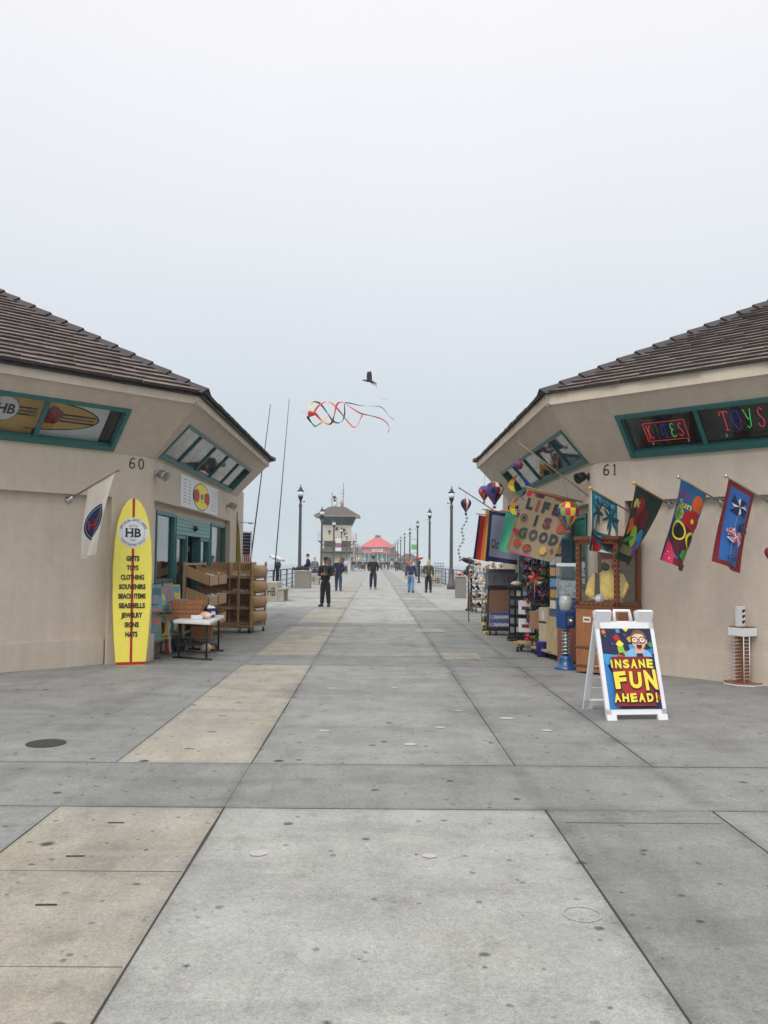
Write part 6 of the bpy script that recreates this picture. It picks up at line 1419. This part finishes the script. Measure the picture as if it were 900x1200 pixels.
    for i in range(2):
        a_=Vector(an[i]); t_=Vector(toe[i]); b=MB(); o0=parent_origin(T); bk=a_+(a_-t_).normalized()*.05; 
        if pose!='sit': bk.z=.045; t_.z=.04
        b.tube([o0+bk,o0+a_.lerp(t_,.3)+Vector((0,0,-.02 if pose!='sit' else 0)),o0+t_,o0+t_+(t_-a_).normalized()*.05],[.05,.062,.052,.025],shoe or A_black,8); b.build('shoe',T)
    o0=parent_origin(T); H_=o0+Vector(hd)+Vector((0,0,.045))
    if hair:
        b=MB(); b.ball(H_+Vector((0,.018,.022)),.104,hair,12,(.88,.98,1.0)); 
        if hairlen: b.ball(H_+Vector((0,.05,-.06)),.105,hair,10,(1.0,.62,1.25*hairlen))
        b.build('hair',T)
    if cap:
        b=MB(); b.lathe(H_+Vector((0,0,.035)),[(.096,0),(.099,.03),(.085,.075),(.04,.095),(.001,.10)],cap,14); b.tube([H_+Vector((0,-.06,.04)),H_+Vector((0,-.165,.03))],[.07,.045],cap,8) if False else b.prism(Frame(H_+Vector((0,-.06,.038)),(1,0,0),(0,-1,0)),[(-.075,0),(.075,0),(.055,.09),(0,.11),(-.055,.09)],-.006,.006,cap); b.build('cap',T)
    if detail:
        b=MB()
        for s in (-1,1): b.ball(H_+Vector((s*.030,-.083,-.002)),.0105,A_black,6)
        b.build('eyes',T); b=MB(); b.tube([H_+Vector((0,-.088,.0)),H_+Vector((0,-.112,-.030))],[.009,.015],skin,6); b.tube([H_+Vector((-.02,-.088,-.060)),H_+Vector((.02,-.088,-.060))],.006,A_maroon,5)
        for s in (-1,1): b.ball(H_+Vector((s*.078,.0,-.01)),.022,skin,6,(.4,.8,1.2))
        b.build('face_features',T)
    return T
def at(px,pyb): p_=onz(px,pyb); return (p_.x,p_.y,0)
F_black=C_('cloth_black',(22,24,30),rough=.85); F_navy=C_('cloth_navy',(24,32,58),rough=.85); F_slate=C_('cloth_slate',(46,56,78),rough=.85); F_jean=C_('cloth_jeans',(96,134,178),rough=.85); F_olive=C_('cloth_olive',(78,72,52),rough=.85); F_blue=C_('cloth_blue',(36,50,84),rough=.85)
F_white=C_('cloth_white',(190,196,214),rough=.85); H_blond=C_('hair_blond',(196,170,130),rough=.8); H_ginger=C_('hair_ginger',(180,128,84),rough=.8); H_dark=C_('hair_dark',(36,28,24),rough=.8); H_grey=C_('hair_grey',(150,146,140)); F_teal=C_('cloth_teal',(36,74,72),rough=.85); F_grey=C_('cloth_grey',(110,112,118),rough=.85)
S_dk=C_('skin_mid',(170,120,92)); S_lt=A_skin
T=person(at(381,711),R(-14),1.66,'man in a black tracksuit and cap holding a phone, nearest on the left',F_black,F_black,cap=A_black,arms='phone',skin=S_dk,jlen=.84)
o0=parent_origin(T); b=MB(); b.box(Frame(o0+Vector((0,-.135,.80)),(1,0,0),(0,0,1),(0,-1,0)),-.005,.005,.30,.60,-.0,.004,A_grey); b.build('zip_line',T)
ph=MB(); o=Vector(at(381,711)); pz=Frame(o+Vector((0.02,-.30,1.12)),(1,0,0),(0,.5,.8)); ph.box(pz,-.035,.035,-.06,.07,-.004,.004,A_black); single(ph,'phone',pz.o,'dark phone held in both hands by the man in the black tracksuit','phone',bevel=.002)
person(at(396.5,692.5),R(184),1.74,'bald man walking away in a long navy coat and blue trousers, left of centre',F_navy,F_slate,stride=.8,arms='pocket',skin=C_('skin_rosy',(196,140,116)),jlen=.72)
person(at(437,690.5),R(4),1.82,'man in black walking towards the camera with hands in pockets, centre of the pier',F_black,F_navy,hair=H_dark,stride=.85,arms='pocket',cap=A_black,skin=C_('skin_rosy',(196,140,116)),jlen=.84,shoe=F_grey)
person(at(481.5,694.5),R(176),1.62,'person with ginger hair, navy top and light blue jeans walking away, right of centre',F_blue,F_jean,hair=H_ginger,hairlen=.75,fem=True,stride=.7,jlen=.90)
person(at(502,694.5),R(184),1.64,'person with long blond hair, olive jacket and black trousers walking away on the right',F_olive,F_black,hair=H_blond,hairlen=1,fem=True,stride=.3,arms='bent',jlen=.88)
b0=Vector((pp.x+pw_*.82,pp.y+.40,.99)); T=person((b0.x,b0.y,.99),R(-90),1.72,'man in dark clothes sitting on the concrete block by the left railing',F_navy,F_slate,hair=H_dark,arms='lap',pose='sit',jlen=.9)
person(at(405.3,672.3),R(186),1.75,'person in a pale lilac shirt and dark trousers walking away beyond the navy coat',F_white,F_slate,hair=H_grey,stride=.4,detail=False)
person(at(414,669.5),R(10),1.70,'person in a dark top and pale blue trousers, small and far left of centre',F_navy,F_jean,cap=A_white,stride=.4,detail=False)
# small figures far along the pier
crowd=[(368.5,682,F_grey,F_slate,H_grey,'person in grey leaning at the left railing behind the nearest man'),(420.5,667.5,F_black,F_black,H_dark,'person in black standing behind the stroller on the left'),(427.5,668,F_teal,F_black,H_dark,'person in dark green pushing the stroller'),(431,666.5,F_teal,F_slate,H_dark,'person in teal beside the man with the stroller'),(447,668,F_slate,F_navy,H_dark,'person in slate blue far out, directly right of the central man'),(450.5,667,F_blue,F_slate,H_dark,'person in blue far out beyond the central man'),(454.5,668,F_black,F_black,H_dark,'person in black before the red roofed diner'),(459,667.5,F_white,F_grey,H_grey,'person in a white top before the red roofed diner'),(464.5,669.5,F_black,F_navy,H_dark,'person in black far out at the right side'),(467.5,668.5,F_slate,F_black,H_dark,'person in slate grey walking beside one in black at the right side'),(470.5,667,F_grey,F_slate,H_dark,'person in grey near the right hand railing far out'),(416.5,665,F_slate,F_black,H_dark,'person in slate beyond the tower on the left'),(411,666,F_grey,F_black,H_grey,'person in grey close to the tower foot'),(436,664.8,F_grey,F_navy,H_dark,'tiny figure in grey near the diner door, left one'),(443,664.6,F_white,F_slate,H_grey,'tiny figure in white near the diner door, middle one'),(451.5,664.6,F_black,F_grey,H_dark,'tiny figure in black near the diner door, right one'),(462,665,F_navy,F_slate,H_dark,'tiny figure in navy near the diner door, far right'),(423,666.2,F_navy,F_black,H_dark,'person in navy just left of the teal dressed one'),(418.5,664.8,F_white,F_black,H_dark,'tiny figure in a white top left of the stroller'),(433.5,665.6,F_black,F_slate,H_dark,'person in black beside the shoulder of the central man'),(445,666,A_maroon,F_black,H_dark,'person in maroon right of the central man'),(457,666.2,F_blue,F_grey,H_dark,'person in blue beside the white topped one'),(466,666.3,F_white,F_jean,H_grey,'person in white and jeans at the right of the crowd'),(474,667.8,F_navy,F_black,H_dark,'person in navy close to the right railing far out'),(476.5,669.5,A_red,F_black,H_dark,'person in red left of the ginger haired walker'),(398.5,669,F_grey,F_black,H_dark,'person in grey partly behind the navy coat'),(440.5,664.2,F_black,F_black,H_dark,'tiny figure in black right in front of the diner')]
for k,(px,pyb,t_,bt,hr,lb) in enumerate(crowd):
    person(at(px,pyb),R(rnd.choice([0,180])+rnd.uniform(-25,25)),1.66+rnd.uniform(0,.14),lb,t_,bt,hair=hr,stride=rnd.uniform(0,.5),detail=False)
# stroller
o=Vector(at(425,669.3)); o.y-=2; T=thing('stroller',o,'dark baby stroller pushed along the pier left of the central man','stroller'); b=MB(); b.prism(Frame(o,(0,1,0),(0,0,1)),[(-.3,.35),(.25,.35),(.35,.9),(.05,1.0),(-.2,.75)],-.25,.25,F_black); b.build('seat',T); b=MB(); b.tube([o+Vector((-.22,.35,.7)),o+Vector((-.22,.6,1.05)),o+Vector((.22,.6,1.05)),o+Vector((.22,.35,.7))],.015,M_black,6)
for x in (-.24,.24): b.tube([o+Vector((x,-.35,.12)),o+Vector((x,.1,.4)),o+Vector((x,.35,.12))],.018,M_metal,6)
b.build('frame',T)
for x in (-.26,.26):
    for y in (-.35,.35): b=MB(); b.lathe(o+Vector((x-.02,y,.12)),[(.12,0),(.12,.04)],M_black,12,axis=(1,0,0)); b.build('wheel',T)
# ================================================================ LIFEGUARD TOWER
YT=130.0; kx=YT/FPX; T=thing('lifeguard_tower',(-5.95,YT,0),'lifeguard tower with flared dark windows, hip roof and antennas on the left of the pier','tower'); cx=-5.95
M_tw=mat('tower_cream',(.62,.57,.46),rough=.8); M_troof=mat('tower_roof',(.115,.092,.078),rough=.9,var=.25,scale=3); M_tdk=mat('tower_glass',(.03,.055,.06),rough=.2)
box_struct('tower_platform',-11.5,-4.96,122,141,-.9,-.01,M_light)
def fr4(b,z0,z1,h0,h1,m,cy=YT+3.2,d=None,d1=None):
    d=d or h0; d1=d1 or h1
    P=[(cx-h0,cy-d,z0),(cx+h0,cy-d,z0),(cx-h0,cy+d,z0),(cx+h0,cy+d,z0),(cx-h1,cy-d1,z1),(cx+h1,cy-d1,z1),(cx-h1,cy+d1,z1),(cx+h1,cy+d1,z1)]; b.hexa([P[0],P[1],P[4],P[5],P[2],P[3],P[6],P[7]],m)
b=MB(); fr4(b,0,2.75,2.1,2.1,M_tw,d=3); fr4(b,3.9,4.6,1.95,1.95,mat('tower_taupe',(.28,.235,.19),rough=.85)); fr4(b,2.7,3.9,1.95,1.95,MATS['tower_taupe']); fr4(b,4.62,7.0,2.08,2.08,M_tw); b.build('wall',T,bevel=.02)
b=MB(); fr4(b,2.75,2.85,2.5,2.5,M_troof,d=3.4); fr4(b,2.85,4.0,2.5,1.4,M_troof,d=3.4,d1=2.0); b.build('lower_roof',T)
b=MB(); fr4(b,7.0,8.25,2.15,2.72,M_tdk); b.build('cab_windows',T)
for sx in (-1,-.33,.33,1): b=MB(); b.bar((cx+sx*2.17,YT+3.2-2.17,7.0),(cx+sx*2.74,YT+3.2-2.74,8.25),.09,.06,M_teal); b.build('mullion',T)
for sy in (-.33,.33,1): b=MB(); b.bar((cx+2.17,YT+3.2+sy*2.17,7.0),(cx+2.74,YT+3.2+sy*2.74,8.25),.09,.06,M_teal); b.build('mullion',T)
b=MB(); fr4(b,8.25,8.38,3.45,3.55,M_tw); fr4(b,8.38,9.85,3.55,1.2,M_troof); b.build('roof',T)
b=MB(); fr4(b,4.55,4.68,2.95,2.95,M_tw); b.build('balcony_floor',T)
b=MB(); yf=YT+3.2
for z in (5.1,5.45,5.8):
    q=[(cx-2.9,yf-2.9,z),(cx+2.9,yf-2.9,z),(cx+2.9,yf+2.9,z),(cx-2.9,yf+2.9,z),(cx-2.9,yf-2.9,z)]
    for i in range(4): b.bar(q[i],q[i+1],.05,.05,M_tw)
for i in range(9):
    x=cx-2.9+5.8*i/8; b.bar((x,yf-2.9,4.65),(x,yf-2.9,5.8),.06,.06,M_tw); b.bar((cx+2.9,yf-2.9+5.8*i/8,4.65),(cx+2.9,yf-2.9+5.8*i/8,5.8),.06,.06,M_tw)
b.build('balcony_rail',T)
b=MB()
for sx in (-1,1):
    b.bar((cx+sx*2.1,yf-2.1,3.9),(cx+sx*2.85,yf-2.8,4.55),.1,.1,M_tw); b.bar((cx+2.1 if sx>0 else cx-2.1,yf+2.1,3.9),(cx+sx*2.85,yf+2.8,4.55),.1,.1,M_tw)
for y_ in (-2,0,2): b.bar((cx+2.6,yf+y_,0),(cx+2.6,yf+y_,4.5),.12,.12,M_tw)
b.build('bracket',T)
b=MB(); 
for x0,z0 in ((-1.3,5.9),(.9,6.2),(1.1,5.6),(-.2,6.4)): b.box(Frame((cx,yf-2.08,0),(1,0,0),(0,0,1),(0,-1,0)),x0,x0+.35,z0-.2,z0+.25,.004,.14,M_black)
b.build('equipment_box',T)
b=MB(); b.box(Frame((cx,yf-3,0),(1,0,0),(0,0,1),(0,-1,0)),-1.5,-.7,0,2,.004,.04,M_tdk); b.box(Frame((cx,yf-3,0),(1,0,0),(0,0,1),(0,-1,0)),.2,1.3,.9,2,.004,.04,M_tdk); b.build('door_panel',T)
def mast(x,z1,arms,nm='antenna'):
    b=MB(); b.tube([(cx+x,yf,9.6),(cx+x,yf,z1)],.05,F_grey,6)
    for z,l in arms: b.tube([(cx+x-l,yf,z),(cx+x+l*.4,yf,z)],.035,F_grey,5)
    b.build(nm,T)
mast(.85,13.7,[(12.4,.35),(12.0,.45),(11.5,.3)]); mast(-.9,12.3,[(11.9,.2),(11.0,.3)]); mast(-.15,11.4,[(11.2,.3)]); mast(.45,10.6,[(10.4,.35)])
b=MB(); b.ball((cx-.55,yf,11.4),.28,M_black,8,(1,1,.9)); b.ball((cx-.5,yf,10.9),.22,M_black,8); b.lathe((cx-.5,yf,9.8),[(.2,0),(.22,.6),(.1,.8)],M_white,8); b.lathe((cx+.62,yf,9.8),[(.15,0),(.28,1.0),(.22,1.5)],C_('dish_cream',(206,190,176)),8); b.build('roof_equipment',T)
# ================================================================ DINER AT THE END + LOW BUILDINGS
Yd=300.0; T=thing('diner',(.6,Yd,0),'red octagonal roofed diner at the far end of the pier','building'); c=Vector((.75,Yd+6.3,0)); M_rr=mat('diner_red',(.55,.10,.105),rough=.6,var=.06); M_dw=mat('diner_wall',(.30,.27,.25),rough=.8)
def octo(b,z0,z1,r0,r1,m,n=8,rot=22.5):
    A0=[(c.x+r0*math.cos(R(rot+360*k/n)),c.y+r0*math.sin(R(rot+360*k/n)),z0) for k in range(n)]; A1=[(c.x+r1*math.cos(R(rot+360*k/n)),c.y+r1*math.sin(R(rot+360*k/n)),z1) for k in range(n)]
    b.idx(A0+A1,[(k,(k+1)%n,n+(k+1)%n,n+k) for k in range(n)],m); b.face(A1,m); b.face(A0[::-1],m)
b=MB(); octo(b,6.5,9.9,7.1,1.25,M_rr); octo(b,6.35,6.5,7.2,7.1,M_rr); b.build('roof',T)
b=MB(); octo(b,9.85,10.5,1.1,1.1,M_dw); octo(b,10.5,10.95,1.35,.2,F_grey); b.build('cupola',T)
b=MB(); octo(b,5.2,6.35,6.6,6.6,M_dw); octo(b,0,4.2,6.3,6.3,mat('diner_teal',(.06,.20,.185),rough=.4)); b.build('wall',T)
b=MB(); octo(b,4.2,5.2,7.3,6.7,M_rr); b.build('awning',T)
b=MB(); fq=Frame((c.x,c.y-7.2,0),(1,0,0),(0,0,1),(0,-1,0)); b.box(fq,-1.75,1.75,4.75,5.75,0,.15,A_white); b.art(flat(fq),xf(text("RUBY'S",.6,.05,2.7),0,5.25),.17,A_red); b.recalc=False; b.build('sign_board',T)
for k in range(9): u_=-6+k*1.5; b=MB(); b.box(fq,u_-.07,u_+.07,0,4.2,.0,.15,A_white); b.build('column',T)
for u_ in (-5.2,-2.2,1.0,3.8): b=MB(); b.box(fq,u_,u_+1.2,.0,2.6,-.6,.05,C_('door_pale',(150,170,170))); b.build('door',T)
def pav(nm,x0,x1,y0,y1,h,rh,label,wm):
    T=thing(nm,((x0+x1)/2,y0,0),label,'building'); b=MB(); b.box(WORLD,x0,x1,0,h,-y1,-y0,wm); b.build('wall',T)
    b=MB(); e=.5; P=[(x0-e,y0-e,h),(x1+e,y0-e,h),(x0-e,y1+e,h),(x1+e,y1+e,h)]; w_=(x1-x0)*.33; Q=[(x0+w_,y0+2,h+rh),(x1-w_,y0+2,h+rh),(x0+w_,y1-2,h+rh),(x1-w_,y1-2,h+rh)]; b.hexa([P[0],P[1],Q[0],Q[1],P[2],P[3],Q[2],Q[3]],M_troof); b.build('roof',T)
    b=MB(); f_=Frame(((x0+x1)/2,y0,0),(1,0,0),(0,0,1),(0,-1,0)); w_=(x1-x0)/2
    b.box(f_,-w_*.8,-w_*.2,.9,h*.75,.005,.06,M_tdk); b.build('window',T); b=MB(); b.box(f_,w_*.15,w_*.6,0,h*.75,.005,.06,A_cream); b.build('door',T)
    b=MB(); b.box(f_,-w_*.9,w_*.9,h*.8,h*.93,.0,.1,C_('fascia_pale',(196,190,180))); b.build('fascia_board',T)
box_struct('side_platform_right',4.96,12,178,200,-.9,-.01,M_light); box_struct('side_platform_left',-12,-4.96,215,245,-.9,-.01,M_light)
pav('snack_stand',5.0,9.0,180,188,1.9,1.3,'small tan snack stand with a brown hip roof on the right of the pier',mat('stand_tan',(.34,.30,.25),rough=.8))
pav('bait_shop',-7.4,-3.4,222,230,3.4,1.8,'brown bait shop between the tower and the red diner on the left',MATS['stand_tan'])
pav('storage_hut',3.9,6.6,240,246,3.2,1.4,'low brown hut just right of the red diner',MATS['stand_tan'])
# ================================================================ KITE, BIRD
Yk=42.0; T=thing('streamer_kite',onY(366,485,Yk),'orange drogue kite with long red, black, orange and yellow ribbon tails in the sky','kite')
b=MB(); c0=onY(361,485,Yk); c1_=onY(371,484.5,Yk); ax=(c1_-c0)
K_or=C_('kite_orange',(232,86,40)); K_red=C_('kite_red',(206,44,52)); K_yel=C_('kite_yellow',(240,206,60))
prof=[(.10,0),(.165,.04),(.155,.12),(.10,.30),(.055,.40)]
b.lathe(c0,prof,K_or,18,axis=ax,segmats=lambda i,k:K_red if (k//3)%2 else K_or); b.build('drogue',T)
def ribbon(name,pts,w0,w1,m,seed=0,m2=None):
    q=random.Random(seed); n=len(pts); P=[]
    cps=[onY(x,y,Yk+q.uniform(-.3,.3)) for x,y in pts]
    def cr(i,t):
        p0,p1,p2,p3=[cps[max(0,min(n-1,i+d))] for d in(-1,0,1,2)]
        return .5*((2*p1)+(-p0+p2)*t+(2*p0-5*p1+4*p2-p3)*t*t+(-p0+3*p1-3*p2+p3)*t**3)
    for i in range(n-1):
        for k in range(8): P.append(cr(i,k/8))
    P.append(cps[-1]); b=MB(); N_=len(P); L=[];Rr=[]
    for i,p_ in enumerate(P):
        d=(P[min(i+1,N_-1)]-P[max(0,i-1)]).normalized(); s_=d.cross(Vector((0,1,0))).normalized(); w_=(w0+(w1-w0)*i/N_)/2; tw=.35+.65*abs(math.cos(i*.16+seed)); off=Vector((0,math.sin(i*.16+seed)*w_,0)); L.append(p_+s_*w_*tw+off); Rr.append(p_-s_*w_*tw-off)
    for i in range(N_-1):
        mm=m2 if (m2 and (i//10)%2) else m; b.face([L[i],L[i+1],Rr[i+1],Rr[i]],mm,True); e=Vector((0,.006,0)); b.face([L[i]+e,Rr[i]+e,Rr[i+1]+e,L[i+1]+e],mm,True)
    b.recalc=False; b.build(name,T)
ribbon('tail',[(361,482),(363,476),(368,470)],.09,.06,K_yel,1)
ribbon('tail',[(368,470.5),(375,473),(383,483),(390,493),(397,495.6),(402,492),(404,483),(404,473),(410,472.5),(424,475.5),(440,476),(448,478),(456,487),(462,492.5)],.10,.02,A_black,2)
ribbon('tail',[(360,488),(364,494),(369,500)],.12,.09,A_black,3)
ribbon('tail',[(369,500),(375,496.5),(381,491),(386,486)],.11,.05,K_yel,4)
ribbon('tail',[(368,483),(374,475),(382,471),(390,473.5),(398,482),(406,492),(414,500.5),(419,498),(423,490),(424.5,486)],.10,.05,K_or,5,K_red)
ribbon('tail',[(370,485),(376,492),(384,497),(389,495),(392,485),(395,474),(401,471.5),(412,478),(423,484.5),(436,487.5),(449,492),(456,500),(455,507)],.12,.04,K_red,6)
ribbon('tail',[(428,466.5),(440,466.2),(453,467.5)],.03,.02,C_('kite_pink',(214,150,160)),7)
b=MB(); a=onY(361,485,Yk)
for dz in (-.1,.1): b.tube([a+Vector((0,0,dz)),a+Vector((-.35,-.5,0))],.004,A_grey,4)
b.build('bridle',T)
Yb=36.0; c=onY(433,445.5,Yb); s_=Yb/FPX; T=thing('gull',c,'grey brown seabird flying to the left above the kite','bird'); M_bird=mat('bird_feathers',(.13,.12,.13),rough=.8,var=.4,scale=30)
def bp_(dx,dz,dy=0): return c+Vector((dx*s_,dy,-dz*s_))
V=[(bp_(1,1),.06),(bp_(-3,.6),.062),(bp_(-6,.2),.035),(bp_(-7.5,0),.03),(bp_(-9.0,.2),.010),(bp_(5,2.6),.045),(bp_(8.5,4.2),.02)]
V=[(tuple(v-c),r) for v,r in V]; sk('body',T,V,[(0,1),(1,2),(2,3),(3,4),(0,5),(5,6)],M_bird,1)
b=MB()
for sy in (-1,1):
    P=[bp_(-3,0,sy*.03),bp_(-3.4,-1.8,sy*.45),bp_(-2.4,-3.6,sy*.95),bp_(2.2,-4.0,sy*1.0),bp_(3.0,-1.8,sy*.5),bp_(3,.5,sy*.04)] if sy<0 else [bp_(-2,1,.03),bp_(2,2.0,.3),bp_(7,3.2,.62),bp_(9,4.6,.6),bp_(5,4.0,.3),bp_(2.5,2.0,.04)]
    e=Vector((0,.0,.018)); k=6; b.face(P,M_bird); b.face([p_+e for p_ in P[::-1]],M_bird); 
    for i in range(k): b.face([P[i],P[(i+1)%k],P[(i+1)%k]+e,P[i]+e],M_bird)
b.build('wing',T)
b=MB(); b.tube([bp_(7,4),bp_(8.5,6.6)],.014,A_tan,5); b.tube([bp_(5.5,4),bp_(6.5,6.4)],.014,A_tan,5); b.build('foot',T)
